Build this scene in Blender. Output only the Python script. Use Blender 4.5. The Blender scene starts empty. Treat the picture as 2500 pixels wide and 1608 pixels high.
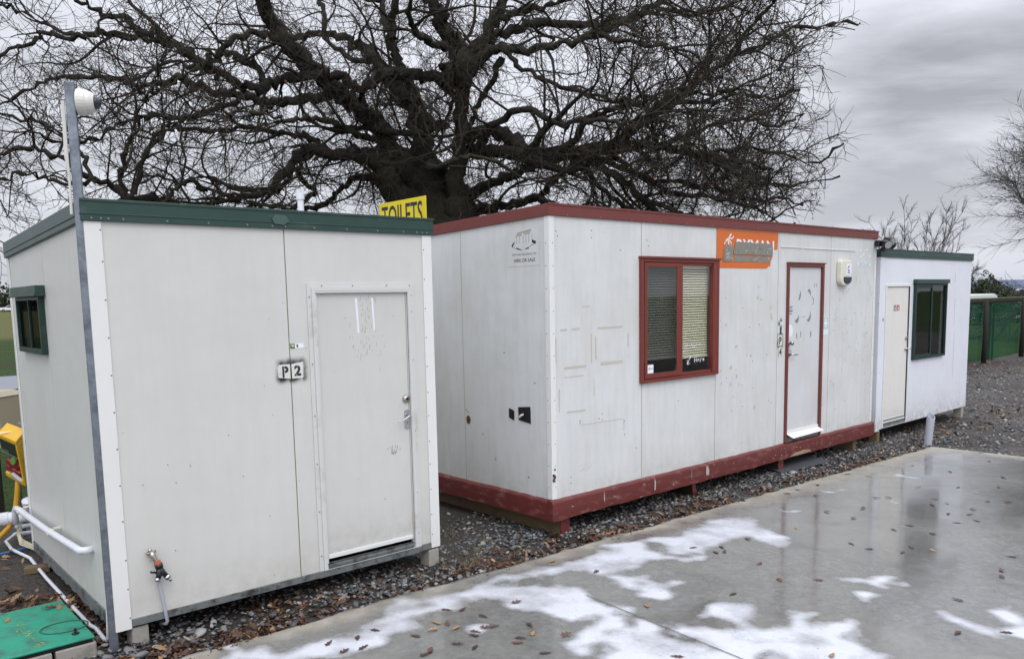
import bpy, math, random
import numpy as np
from mathutils import Vector, Matrix
# ---------------------------------------------------------------- camera, light, exposure
S = bpy.context.scene
C = S.collection
S.render.engine = 'CYCLES'
S.render.resolution_x, S.render.resolution_y = 1024, 658
S.view_settings.view_transform = 'Standard'
S.view_settings.look = 'None'
S.view_settings.gamma = 1
S.view_settings.exposure = 0
S.cycles.max_bounces = 8
S.cycles.transparent_max_bounces = 24
cd = bpy.data.cameras.new('camera'); cam = bpy.data.objects.new('camera', cd); C.objects.link(cam)
cd.sensor_width = 36.0; cd.lens = 28.8; cd.shift_y = 0.06506
cd.clip_start = 0.05; cd.clip_end = 3000
R = Vector((0.99980917, -0.00230364, -0.01939896)); U = Vector((0.01953526, 0.11789989, 0.99283331)); F = Vector((0, 0.99302281, -0.11792239))
cam.matrix_world = Matrix(((R.x, U.x, -F.x, 0), (R.y, U.y, -F.y, 0), (R.z, U.z, -F.z, 2.0813), (0, 0, 0, 1)))
S.camera = cam
SUN_EL, SUN_AZ = math.radians(48), math.radians(165)     # behind the camera, a little to its right
W = bpy.data.worlds.new('World'); S.world = W; W.use_nodes = True
nt = W.node_tree; N = nt.nodes; LK = nt.links
for n in list(N): N.remove(n)
def wn(t, **k):
    n = N.new(t)
    for a, b in k.items(): setattr(n, a, b)
    return n
out = wn('ShaderNodeOutputWorld'); bg = wn('ShaderNodeBackground'); bg.inputs['Strength'].default_value = 0.1
sky = wn('ShaderNodeTexSky', sky_type='NISHITA', sun_disc=False)
sky.sun_elevation = SUN_EL; sky.sun_rotation = SUN_AZ; sky.air_density = 1.5; sky.dust_density = 3.0
tc = wn('ShaderNodeTexCoord'); sep = wn('ShaderNodeSeparateXYZ'); LK.new(tc.outputs['Generated'], sep.inputs[0])
def m(op, a, b=None, clamp=False, tree=None):
    n = (tree or nt).nodes.new('ShaderNodeMath'); n.operation = op; n.use_clamp = clamp
    for i, v in enumerate((a, b)):
        if v is None: continue
        if isinstance(v, (int, float)): n.inputs[i].default_value = v
        else: (tree or nt).links.new(v, n.inputs[i])
    return n.outputs[0]
zz = m('MAXIMUM', sep.outputs[2], 0.0); zp = m('ADD', zz, 0.16)
cx = m('DIVIDE', sep.outputs[0], zp); cy = m('DIVIDE', sep.outputs[1], zp)
cb = wn('ShaderNodeCombineXYZ'); LK.new(cx, cb.inputs[0]); LK.new(cy, cb.inputs[1])
mp = wn('ShaderNodeMapping'); mp.inputs['Location'].default_value = (0.2, 3.9, 0.4); mp.inputs['Rotation'].default_value = (0, 0, 0.5); mp.inputs['Scale'].default_value = (0.75, 1.0, 1)
LK.new(cb.outputs[0], mp.inputs[0])
n1 = wn('ShaderNodeTexNoise'); n1.inputs['Scale'].default_value = 1.1; n1.inputs['Detail'].default_value = 9; n1.inputs['Roughness'].default_value = 0.56; n1.inputs['Distortion'].default_value = 0.3
LK.new(mp.outputs[0], n1.inputs['Vector'])
cr = wn('ShaderNodeValToRGB'); e = cr.color_ramp
e.elements[0].position = 0.38; e.elements[0].color = (4.3, 4.4, 4.85, 1)
e.elements[1].position = 0.60; e.elements[1].color = (8.7, 8.95, 9.8, 1)
x = e.elements.new(0.49); x.color = (6.3, 6.45, 7.1, 1)
LK.new(n1.outputs['Fac'], cr.inputs[0])
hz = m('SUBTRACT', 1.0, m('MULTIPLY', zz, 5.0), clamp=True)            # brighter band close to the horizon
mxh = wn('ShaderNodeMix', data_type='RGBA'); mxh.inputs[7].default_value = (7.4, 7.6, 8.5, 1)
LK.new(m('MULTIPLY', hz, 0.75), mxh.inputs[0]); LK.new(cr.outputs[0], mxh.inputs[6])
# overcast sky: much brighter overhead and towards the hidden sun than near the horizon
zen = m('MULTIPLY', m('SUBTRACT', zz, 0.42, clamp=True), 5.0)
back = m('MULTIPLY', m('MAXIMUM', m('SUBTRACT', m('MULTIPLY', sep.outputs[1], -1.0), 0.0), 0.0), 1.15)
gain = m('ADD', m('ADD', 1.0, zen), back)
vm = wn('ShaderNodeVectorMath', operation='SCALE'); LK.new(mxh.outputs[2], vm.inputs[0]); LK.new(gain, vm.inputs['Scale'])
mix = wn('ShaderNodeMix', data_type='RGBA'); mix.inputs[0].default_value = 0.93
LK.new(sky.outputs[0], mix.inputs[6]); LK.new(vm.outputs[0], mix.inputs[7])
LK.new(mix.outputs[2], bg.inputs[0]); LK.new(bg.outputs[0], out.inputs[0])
sd = bpy.data.lights.new('sun', 'SUN'); sd.energy = 0.9; sd.angle = math.radians(30); sd.color = (1, 0.96, 0.9)
sun = bpy.data.objects.new('sun', sd); C.objects.link(sun)
sv = Vector((math.sin(SUN_AZ) * math.cos(SUN_EL), math.cos(SUN_AZ) * math.cos(SUN_EL), math.sin(SUN_EL)))
sun.rotation_euler = sv.to_track_quat('Z', 'Y').to_euler()

# ---------------------------------------------------------------- materials
def col(h): 
    if isinstance(h, tuple): return (*h, 1)
    return tuple((((int(h[i:i+2], 16) / 255) + .055) / 1.055) ** 2.4 for i in (0, 2, 4)) + (1,)
def newmat(name):
    mt = bpy.data.materials.new(name); mt.use_nodes = True
    t = mt.node_tree; b = t.nodes['Principled BSDF']
    return mt, t, b
def noise(t, scale, detail=4, rough=.55, vec=None, stretch=None, dist=0):
    n = t.nodes.new('ShaderNodeTexNoise'); n.inputs['Scale'].default_value = scale; n.inputs['Detail'].default_value = detail; n.inputs['Roughness'].default_value = rough; n.inputs['Distortion'].default_value = dist
    if vec is None:
        c = t.nodes.new('ShaderNodeTexCoord'); vec = c.outputs['Object']
    if stretch:
        mpn = t.nodes.new('ShaderNodeMapping'); mpn.inputs['Scale'].default_value = stretch; t.links.new(vec, mpn.inputs[0]); vec = mpn.outputs[0]
    t.links.new(vec, n.inputs['Vector']); return n.outputs['Fac']
def ramp(t, fac, a, b, ca=(0, 0, 0, 1), cb=(1, 1, 1, 1)):
    r = t.nodes.new('ShaderNodeValToRGB'); r.color_ramp.elements[0].position = a; r.color_ramp.elements[1].position = b
    r.color_ramp.elements[0].color = ca; r.color_ramp.elements[1].color = cb; t.links.new(fac, r.inputs[0]); return r.outputs[0]
def mixc(t, fac, a, b):
    n = t.nodes.new('ShaderNodeMix'); n.data_type = 'RGBA'
    for i, v in ((0, fac), (6, a), (7, b)):
        if isinstance(v, (int, float, tuple)): n.inputs[i].default_value = v
        else: t.links.new(v, n.inputs[i])
    return n.outputs[2]
def bump(t, b, fac, strength, dist, prev=None):
    n = t.nodes.new('ShaderNodeBump'); n.inputs['Strength'].default_value = strength; n.inputs['Distance'].default_value = dist
    t.links.new(fac, n.inputs['Height'])
    if prev is not None: t.links.new(prev, n.inputs['Normal'])
    t.links.new(n.outputs[0], b.inputs['Normal']); return n.outputs[0]
def simple(name, c, rough=.5, metal=0, var=.12, vscale=6, bs=0, bscale=60, dirt=None, dscale=3, dlo=.55, dhi=.7, dst=None, spec=.5):
    mt, t, b = newmat(name); c = col(c)
    b.inputs['Roughness'].default_value = rough; b.inputs['Metallic'].default_value = metal; b.inputs['Specular IOR Level'].default_value = spec
    d = tuple(v * (1 - var) for v in c[:3]) + (1,); u = tuple(min(1, v * (1 + var)) for v in c[:3]) + (1,)
    cc = mixc(t, noise(t, vscale), d, u)
    if dirt: cc = mixc(t, ramp(t, noise(t, dscale, 6, .65, stretch=dst), dlo, dhi), cc, col(dirt))
    t.links.new(cc, b.inputs['Base Color'])
    if bs: bump(t, b, noise(t, bscale, 3), bs, .004)
    return mt
def panelmat(name, c, grime, ribs=0, stucco=260, sb=.25, streak=.5, splash=1.0):
    """painted sandwich panel: fine embossed stipple, faint streaks of grime running down"""
    mt, t, b = newmat(name); c = col(c)
    b.inputs['Roughness'].default_value = .42; b.inputs['Specular IOR Level'].default_value = .35
    s1 = ramp(t, noise(t, 5, 5, .6, stretch=(3, 3, .35)), .45, .8)
    s2 = ramp(t, noise(t, 1.4, 4, .6), .4, .75)
    s3 = noise(t, 90, 2)
    cc = mixc(t, m('MULTIPLY', s1, streak, tree=t), c, col(grime))
    cc = mixc(t, m('MULTIPLY', s2, .35, tree=t), cc, col(grime))
    cc = mixc(t, m('MULTIPLY', ramp(t, s3, .66, .72), .35, tree=t), cc, col(grime))
    cz_ = t.nodes.new('ShaderNodeTexCoord'); sz_ = t.nodes.new('ShaderNodeSeparateXYZ'); t.links.new(cz_.outputs['Object'], sz_.inputs[0])
    low = m('SUBTRACT', 1.0, m('DIVIDE', m('SUBTRACT', sz_.outputs[2], .15, tree=t), .5, tree=t), True, tree=t)      # mud splashed up from the ground
    cc = mixc(t, m('MULTIPLY', m('MULTIPLY', m('MULTIPLY', low, splash, tree=t), low, tree=t), ramp(t, noise(t, 9, 6, .7), .38, .7), tree=t), cc, (.30, .27, .21, 1))
    spk = ramp(t, noise(t, 38, 2, .5, stretch=(1, 1, .5)), .745, .765)
    cc = mixc(t, m('MULTIPLY', spk, .55, tree=t), cc, (.16, .14, .12, 1))
    t.links.new(cc, b.inputs['Base Color'])
    p = bump(t, b, noise(t, stucco, 2, .5), sb, .0015)
    p = bump(t, b, noise(t, 1.6, 3), .35, .035, p)
    if ribs:
        c2 = t.nodes.new('ShaderNodeTexCoord'); sp = t.nodes.new('ShaderNodeSeparateXYZ'); t.links.new(c2.outputs['Object'], sp.inputs[0])
        w = m('FRACT', m('DIVIDE', m('ADD', sp.outputs[0], sp.outputs[1], tree=t), ribs, tree=t), tree=t)
        g = m('LESS_THAN', w, .09, tree=t)
        bump(t, b, g, .22, -.001, p)
    return mt
M = {}
M['wall_cream'] = panelmat('cream_panel_paint', 'cbcbc8', 'b9b8ae', stucco=150, sb=.55, streak=.2, splash=.45)
M['wall_white'] = panelmat('weathered_white_panel_paint', 'd2d4d4', 'aba99f', ribs=.085, stucco=170, sb=.5, streak=.28)
M['wall_bluewhite'] = panelmat('bluish_white_stipple_paint', 'dfe2ea', 'c9c9cf', stucco=170, sb=.6, streak=.25)
M['trim_white'] = simple('white_folded_metal_trim', 'dcdddb', .35, var=.04, dirt='b4b0a0', dlo=.6, dhi=.8)
M['door_cream'] = panelmat('cream_door_paint', 'e0deda', 'cfcabb', stucco=300, sb=.12, streak=.3)
M['door_white'] = panelmat('door_paint', 'c9c9c6', 'b6b5ac', stucco=300, sb=.12, streak=.2)
M['door_grey'] = panelmat('grey_white_door_paint', 'cdcfd1', 'b0aea8', stucco=300, sb=.12, streak=.2)
M['green'] = simple('dark_green_folded_metal', '233f38', .38, var=.2, vscale=9, dirt='54605a', dscale=4, dlo=.56, dhi=.8, dst=(1, 1, 3), bs=.1, bscale=20)
M['trim_grey'] = simple('greyish_door_trim', 'cbcbc9', .4, var=.05, dirt='a8a596', dlo=.55, dhi=.75)
M['green_sash'] = simple('green_window_aluminium', '15302b', .4, var=.12, dirt='4a5a55', dlo=.6, dhi=.9)
M['red'] = simple('brick_red_paint', '6d342f', .45, var=.12, dirt='8e5a52', dscale=5, dlo=.62, dhi=.85)
M['red_worn'] = simple('scuffed_red_steel_paint', '632926', .5, var=.25, vscale=7, dirt='84605a', dscale=7, dlo=.54, dhi=.74, dst=(1, 1, 2.2), bs=.3, bscale=25)
M['red_sash'] = simple('red_brown_window_aluminium', '713029', .38, var=.06)
M['galv'] = simple('galvanised_steel', (.22, .25, .29), .45, .75, var=.35, vscale=35, dirt='5b6068', dscale=8, dlo=.45, dhi=.7)
M['galv_dirty'] = simple('dirty_galvanised_rail', '7b8080', .5, .45, var=.3, vscale=14, dirt='3f403c', dscale=10, dlo=.5, dhi=.65)
M['chrome'] = simple('satin_chrome', (.55, .55, .57), .22, 1, var=.06)
M['nickel'] = simple('worn_nickel', (.42, .39, .35), .3, 1, var=.1)
M['screw'] = simple('screw_heads', '8f9499', .35, .8)
M['screw_rust'] = simple('dull_rivets', '5c5650', .5, .3)
M['dark'] = simple('near_black_plastic', '17181b', .4)
M['black_tape'] = simple('black_tape', '14161d', .35, bs=.4, bscale=30)
M['shadow_gap'] = simple('dark_gap', '24221f', .8)
M['joint'] = simple('sealant_joint', '807a5e', .8, var=.35, vscale=20)
M['interior'] = simple('dim_interior_lining', '4a4640', .7)
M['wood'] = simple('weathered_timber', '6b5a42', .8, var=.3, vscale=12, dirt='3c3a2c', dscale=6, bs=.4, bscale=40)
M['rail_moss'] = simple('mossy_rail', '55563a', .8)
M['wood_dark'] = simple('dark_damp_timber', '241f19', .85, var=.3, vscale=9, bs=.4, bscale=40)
M['concrete_block'] = simple('rough_concrete_block', '96918a', .9, var=.2, vscale=20, bs=.6, bscale=90, dirt='5c574c')
M['pvc'] = simple('white_pvc_pipe', 'd6d8df', .3, var=.05, dirt='a7a89c', dlo=.62, dhi=.8)
M['pvc_grey'] = simple('pale_grey_pvc_pipe', 'a9adb8', .4, var=.08, dirt='8a8a80')
M['white_plastic'] = simple('white_plastic', 'cfcec8', .35, var=.05, dirt='b0aa95', dlo=.6, dhi=.8)
M['cream_plastic'] = simple('cream_plastic', 'd8d6c4', .35, var=.04)
M['navy'] = simple('navy_lens', '1d2740', .25)
M['yellow_plastic'] = simple('yellow_moulded_plastic', 'd2a40c', .45, var=.1, dirt='8a6c14', dlo=.6, dhi=.8, bs=.2, bscale=120)
M['yellow_cable'] = simple('yellow_cable', 'c09012', .5)
M['yellow_sign'] = simple('yellow_sign_face', 'd9c516', .45, var=.08, dirt='b8a51a', dlo=.5, dhi=.8)
M['orange'] = simple('orange_sign_vinyl', 'cb682c', .5, var=.08, dirt='c98052', dlo=.58, dhi=.85)
M['tape'] = simple('silver_duct_tape', '85837a', .5, .15, var=.22, vscale=18, dirt='6c6a62', bs=.9, bscale=45)
M['glint'] = simple('painted_crease_glints', 'dfe1e2', .4)  # light catching the tape creases, painted as white slivers
M['ink'] = simple('black_ink', '22242c', .6, var=.2)
M['ink_fade'] = simple('faded_grey_ink', '5b5f6b', .7, var=.25, vscale=60)
M['ink_blue'] = simple('blue_ink', '2f4a80', .6)
M['sticker'] = simple('white_sticker', 'e6e8ee', .45, var=.03)
M['sticker_pale'] = simple('faded_pale_sticker', 'd9e6e8', .5, var=.03)
M['teal_pale'] = simple('washed_out_teal', 'b3c9cb', .5, var=.05)
M['sticker_green'] = simple('green_label', '4c7426', .5)
M['red_dot'] = simple('red_label', 'b0332c', .5)
M['residue'] = simple('grey_tape_residue', 'a9a69c', .7, var=.15, vscale=60)
M['residue_dk'] = simple('grey_glue_smears', '7e8186', .7, var=.2, vscale=40)
M['rust'] = simple('rust_brown', '5f3d26', .8, var=.4, vscale=60)
M['paintwhite'] = simple('masked_white_paint', 'd2d3cb', .55, var=.06)
M['lid'] = simple('teal_green_plastic_lid', '168a6e', .5, var=.25, vscale=14, dirt='2a5a4a', dscale=7, dlo=.47, dhi=.68, bs=.3, bscale=150)
M['lid_mark'] = simple('worn_tan_marks', '8e9a62', .7, var=.3, vscale=60)
M['beige'] = simple('beige_cabinet_paint', 'a39a84', .5, var=.06)
M['blue_hose'] = simple('blue_hose', '2d6ba6', .4)
M['cream_cable'] = simple('cream_cable', 'cfc9ae', .5)
M['grey_cable'] = simple('dark_grey_hose', '4a4c50', .5)
M['roofmetal'] = simple('grey_roof_sheet', '8c9090', .5, .3)
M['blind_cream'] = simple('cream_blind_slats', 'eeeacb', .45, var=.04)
M['blind_dark'] = simple('shaded_blind_slats', 'a9a79a', .5, var=.04)  # slats behind the screened pane, their shade put into the colour
M['plank'] = simple('brown_fence_paling', '6a4a30', .8, var=.35, vscale=5, bs=.3, bscale=40)
M['house_wall'] = simple('pale_render', 'b9b4aa', .8, var=.08, vscale=1)
M['roof_grey'] = simple('grey_tiled_roof', '55535a', .8, var=.15, vscale=3)
M['roof_blue'] = simple('blue_metal_roof', '3c4a66', .5, var=.1, vscale=1)
M['car_white'] = simple('white_car_paint', 'dadce0', .25)
M['car_dark'] = simple('dark_car_paint', '30343c', .25)
M['car_glass'] = simple('car_glass', '1c2228', .1)
M['tyre'] = simple('tyre_rubber', '17171a', .9)

def barkmat(name, base, moss, mossamt):
    mt, t, b = newmat(name); b.inputs['Roughness'].default_value = .85; b.inputs['Specular IOR Level'].default_value = .25
    c = mixc(t, noise(t, 3, 5), col(base), tuple(v * 1.7 for v in col(base)[:3]) + (1,))
    geo = t.nodes.new('ShaderNodeNewGeometry'); sp = t.nodes.new('ShaderNodeSeparateXYZ'); t.links.new(geo.outputs['Normal'], sp.inputs[0])
    mm = m('MULTIPLY', ramp(t, noise(t, 1.6, 5, .6), .48, .66), mossamt, tree=t)
    c = mixc(t, mm, c, col(moss)); t.links.new(c, b.inputs['Base Color'])
    bump(t, b, noise(t, 9, 6, .7, stretch=(1, 1, .35)), 1.0, .12)
    return mt
M['bark'] = barkmat('dark_mossy_bark', (.024, .020, .016), (.032, .040, .020), .7)
M['twig'] = barkmat('thin_dark_twigs', (.046, .037, .029), (.050, .050, .030), .4)
M['bark_pale'] = barkmat('pale_grey_twigs', (.12, .115, .115), (.14, .14, .11), .2)
M['bark_grey'] = barkmat('grey_far_bark', (.075, .070, .068), (.08, .08, .06), .4)
def leafmat(name, a, b_, rough=.55, sc=30):
    mt, t, b = newmat(name); b.inputs['Roughness'].default_value = rough
    oi = t.nodes.new('ShaderNodeObjectInfo')
    c = mixc(t, noise(t, sc, 3), col(a), col(b_)); t.links.new(c, b.inputs['Base Color']); return mt
M['leaf_brown'] = leafmat('wet_brown_leaf', '3f281c', '684230')
M['leaf_dark'] = leafmat('dark_soaked_leaf', '2c1c16', '4a3024', .35)
M['leaf_tan'] = leafmat('dry_tan_leaf', '7a5838', 'a08058')
M['leaf_cling'] = leafmat('dead_leaves_on_twigs', '4c3420', '7c5834', .7, 3)
M['litter'] = leafmat('leaf_litter', '2c1b12', '64432a', .6, 14)
M['evergreen'] = leafmat('dark_evergreen_foliage', '1c2417', '38421f', .8, 1)
M['hedge'] = leafmat('clipped_hedge_foliage', '1f2618', '3a4224', .8, 1)

def glassmat(name, tint=(.95, .96, .96, 1), gain=.9):
    mt, t, b = newmat(name); t.nodes.remove(b); o = t.nodes['Material Output']
    tr = t.nodes.new('ShaderNodeBsdfTransparent'); tr.inputs[0].default_value = tint
    gl = t.nodes.new('ShaderNodeBsdfGlossy'); gl.inputs['Roughness'].default_value = .02
    lw = t.nodes.new('ShaderNodeLayerWeight'); lw.inputs[0].default_value = .5
    rf_ = m('ADD', .055, m('MULTIPLY', m('POWER', lw.outputs['Facing'], 4.0, tree=t), gain, tree=t), True, tree=t)
    bp = t.nodes.new('ShaderNodeBump'); bp.inputs['Strength'].default_value = .05; bp.inputs['Distance'].default_value = .02
    t.links.new(noise(t, 2.2, 2), bp.inputs['Height']); t.links.new(bp.outputs[0], gl.inputs['Normal'])
    mx = t.nodes.new('ShaderNodeMixShader'); t.links.new(rf_, mx.inputs[0])
    t.links.new(tr.outputs[0], mx.inputs[1]); t.links.new(gl.outputs[0], mx.inputs[2]); t.links.new(mx.outputs[0], o.inputs[0]); return mt
M['glass'] = glassmat('window_glass')
M['glass_dark'] = glassmat('screened_window_glass', (.76, .77, .77, 1))
M['glass_dull'] = glassmat('dull_window_glass', (.5, .52, .5, 1), .16)
M['glass_mid'] = glassmat('dim_window_glass', (.7, .7, .68, 1), .45)
M['clear_flap'] = glassmat('clear_plastic_flap', (.7, .72, .68, 1))
def netmat():
    mt, t, b = newmat('green_shade_netting'); o = t.nodes['Material Output']; b.inputs['Roughness'].default_value = 1; b.inputs['Specular IOR Level'].default_value = .05
    c = mixc(t, noise(t, .8, 3), (.008, .065, .038, 1), (.012, .10, .052, 1)); t.links.new(c, b.inputs['Base Color'])
    tr = t.nodes.new('ShaderNodeBsdfTransparent'); mx = t.nodes.new('ShaderNodeMixShader')
    t.links.new(ramp(t, noise(t, 1.3, 4), .3, .8, (.38, .38, .38, 1), (.62, .62, .62, 1)), mx.inputs[0])
    t.links.new(tr.outputs[0], mx.inputs[1]); t.links.new(b.outputs[0], mx.inputs[2]); t.links.new(mx.outputs[0], o.inputs[0]); return mt
M['net'] = netmat()
def sprayat(name, hw, hh, feather, strength, colr=(.02, .02, .028, 1)):
    """black overspray fading out round a masked rectangle (object space of its own patch)"""
    mt, t, b = newmat(name); o = t.nodes['Material Output']; b.inputs['Base Color'].default_value = colr; b.inputs['Roughness'].default_value = .6
    tcn = t.nodes.new('ShaderNodeTexCoord'); sp = t.nodes.new('ShaderNodeSeparateXYZ'); t.links.new(tcn.outputs['Object'], sp.inputs[0])
    ax = m('MAXIMUM', m('SUBTRACT', m('ABSOLUTE', sp.outputs[0], tree=t), hw, tree=t), 0.0, tree=t)
    az = m('MAXIMUM', m('SUBTRACT', m('ABSOLUTE', sp.outputs[2], tree=t), hh, tree=t), 0.0, tree=t)
    d = m('SQRT', m('ADD', m('MULTIPLY', ax, ax, tree=t), m('MULTIPLY', az, az, tree=t), tree=t), tree=t)
    a = m('SUBTRACT', 1.0, m('DIVIDE', d, feather, tree=t), True, tree=t); a = m('MULTIPLY', m('POWER', a, 2.0, tree=t), strength, tree=t)
    nn = ramp(t, noise(t, 14, 3), .32, .62); a = m('MULTIPLY', a, nn, True, tree=t)
    tr = t.nodes.new('ShaderNodeBsdfTransparent'); mx = t.nodes.new('ShaderNodeMixShader')
    t.links.new(a, mx.inputs[0]); t.links.new(tr.outputs[0], mx.inputs[1]); t.links.new(b.outputs[0], mx.inputs[2]); t.links.new(mx.outputs[0], o.inputs[0]); return mt

# ---------------------------------------------------------------- mesh helpers
class MB:
    def __init__(s): s.v = []; s.f = []
    def add(s, vs, fs):
        o = len(s.v); s.v += [tuple(p) for p in vs]; s.f += [tuple(i + o for i in f) for f in fs]; return s
    def box(s, x0, x1, y0, y1, z0, z1):
        if x0 > x1: x0, x1 = x1, x0
        if y0 > y1: y0, y1 = y1, y0
        if z0 > z1: z0, z1 = z1, z0
        return s.add([(x0, y0, z0), (x1, y0, z0), (x1, y1, z0), (x0, y1, z0), (x0, y0, z1), (x1, y0, z1), (x1, y1, z1), (x0, y1, z1)],
                     [(0, 3, 2, 1), (4, 5, 6, 7), (0, 1, 5, 4), (1, 2, 6, 5), (2, 3, 7, 6), (3, 0, 4, 7)])
    def hexa(s, b, t):
        """four bottom corners (anticlockwise from above) and four top corners"""
        return s.add(list(b) + list(t), [(0, 3, 2, 1), (4, 5, 6, 7), (0, 1, 5, 4), (1, 2, 6, 5), (2, 3, 7, 6), (3, 0, 4, 7)])
    def poly(s, pts, y0, y1, ax='y'):
        """outline in x,z extruded along y"""
        n = len(pts)
        P = [(p[0], y0, p[1]) for p in pts] + [(p[0], y1, p[1]) for p in pts]
        if ax == 'x': P = [(b, a, c) for a, b, c in P]
        if ax == 'z': P = [(a, c, b) for a, b, c in P]
        return s.add(P, [tuple(range(n)), tuple(range(2 * n - 1, n - 1, -1))] + [(i, i + n, (i + 1) % n + n, (i + 1) % n) for i in range(n)])
    def tube(s, pts, r, n=8, cap=True):
        pts = [Vector(p) for p in pts]; k = len(pts); rs = r if isinstance(r, (list, tuple)) else [r] * k
        ref = Vector((.13, .21, .97)); V = []; prev = None
        for i, p in enumerate(pts):
            t = (pts[min(i + 1, k - 1)] - pts[max(i - 1, 0)]).normalized()
            if prev is None:
                e1 = t.cross(ref if abs(t.dot(ref)) < .95 else Vector((1, 0, 0))).normalized()
            else: e1 = (prev - t * prev.dot(t)).normalized()
            prev = e1; e2 = t.cross(e1)
            for j in range(n):
                a = 2 * math.pi * j / n; V.append(p + (e1 * math.cos(a) + e2 * math.sin(a)) * rs[i])
        Fc = [(i * n + j, i * n + (j + 1) % n, (i + 1) * n + (j + 1) % n, (i + 1) * n + j) for i in range(k - 1) for j in range(n)]
        if cap: Fc += [tuple(range(n - 1, -1, -1)), tuple((k - 1) * n + j for j in range(n))]
        return s.add(V, Fc)
    def disc(s, x, y, z, r, n=10, th=.002, ax='y'):
        """small round head on a wall, facing -y (ax='y') or -x (ax='x')"""
        o = []
        for d, q in ((0, 1), (-th, .7)):
            for j in range(n):
                a = 2 * math.pi * j / n
                o.append((x + r * q * math.cos(a), y + d, z + r * q * math.sin(a)) if ax == 'y' else (x + d, y + r * q * math.cos(a), z + r * q * math.sin(a)))
        return s.add(o, [tuple(range(n, 2 * n))] + [(j, (j + 1) % n, n + (j + 1) % n, n + j) for j in range(n)])
    def quad(s, a, b, c, d): return s.add([a, b, c, d], [(0, 1, 2, 3)])
    def build(s, name, mat, parent=None, bevel=0, smooth=False, loc=None, rot=None):
        me = bpy.data.meshes.new(name); me.from_pydata(s.v, [], s.f); me.materials.append(mat); me.update()
        o = bpy.data.objects.new(name, me); C.objects.link(o)
        if parent: o.parent = parent
        if loc: o.location = loc
        if rot: o.rotation_euler = rot
        if smooth: me.polygons.foreach_set('use_smooth', [True] * len(me.polygons))
        if bevel:
            bv = o.modifiers.new('edge', 'BEVEL'); bv.width = bevel; bv.segments = 2; bv.limit_method = 'ANGLE'; bv.angle_limit = .6
        return o
def lathe(prof, n=16, axis='z', loc=(0, 0, 0)):
    """(radius, height) profile turned about an axis"""
    mb = MB(); V = []
    for r, h in prof:
        for j in range(n):
            a = 2 * math.pi * j / n; p = (r * math.cos(a), r * math.sin(a), h)
            if axis == 'y': p = (p[0], -p[2], p[1])
            if axis == 'x': p = (p[2], p[0], p[1])
            V.append((p[0] + loc[0], p[1] + loc[1], p[2] + loc[2]))
    k = len(prof)
    return mb.add(V, [(i * n + j, i * n + (j + 1) % n, (i + 1) * n + (j + 1) % n, (i + 1) * n + j) for i in range(k - 1) for j in range(n)] + [tuple(range(n - 1, -1, -1)), tuple((k - 1) * n + j for j in range(n))])
def tag(o, label=None, cat=None, group=None, kind=None):
    if label: o['label'] = label
    if cat: o['category'] = cat
    if group: o['group'] = group
    if kind: o['kind'] = kind
    return o
def thing(name, label, cat, loc=(0, 0, 0), rz=0, group=None):
    o = bpy.data.objects.new(name, None); C.objects.link(o); o.empty_display_size = .1
    o.location = loc; o.rotation_euler = (0, 0, rz); return tag(o, label, cat, group)
def copy_thing(o, loc, rz=None, label=None):
    c = o.copy(); C.objects.link(c); c.location = loc
    if rz is not None: c.rotation_euler = (0, 0, rz)
    if label: c['label'] = label
    for ch in o.children:
        d = ch.copy(); C.objects.link(d); d.parent = c
        for g in ch.children:
            e_ = g.copy(); C.objects.link(e_); e_.parent = d
    return c
def text(name, body, mat, parent, x0, x1, z0, z1, y=-.002, bold=.0, face='y', shear=0, sx=1):
    """letters standing on a wall, fitted to a rectangle; face 'y' looks to -y, 'x' looks to -x (reads from +y to -y)"""
    cu = bpy.data.curves.new(name, 'FONT'); cu.body = body; cu.size = 1; cu.offset = bold; cu.shear = shear; cu.resolution_u = 3
    tmp = bpy.data.objects.new(name, cu); C.objects.link(tmp)
    dg = bpy.context.evaluated_depsgraph_get(); me = bpy.data.meshes.new_from_object(tmp.evaluated_get(dg))
    bpy.data.objects.remove(tmp); bpy.data.curves.remove(cu)
    v = np.empty(len(me.vertices) * 3); me.vertices.foreach_get('co', v); v = v.reshape(-1, 3)
    lo, hi = v.min(0), v.max(0); q = (v - lo) / np.maximum(hi - lo, 1e-6)
    a = x0 + q[:, 0] * (x1 - x0); z = z0 + q[:, 1] * (z1 - z0)
    w = np.stack([a, np.full_like(a, y), z], 1) if face == 'y' else np.stack([np.full_like(a, y), a, z], 1)
    me.vertices.foreach_set('co', w.ravel()); me.update(); me.name = name; me.materials.clear(); me.materials.append(mat)
    o = bpy.data.objects.new(name, me); C.objects.link(o); o.parent = parent; return o
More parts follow.
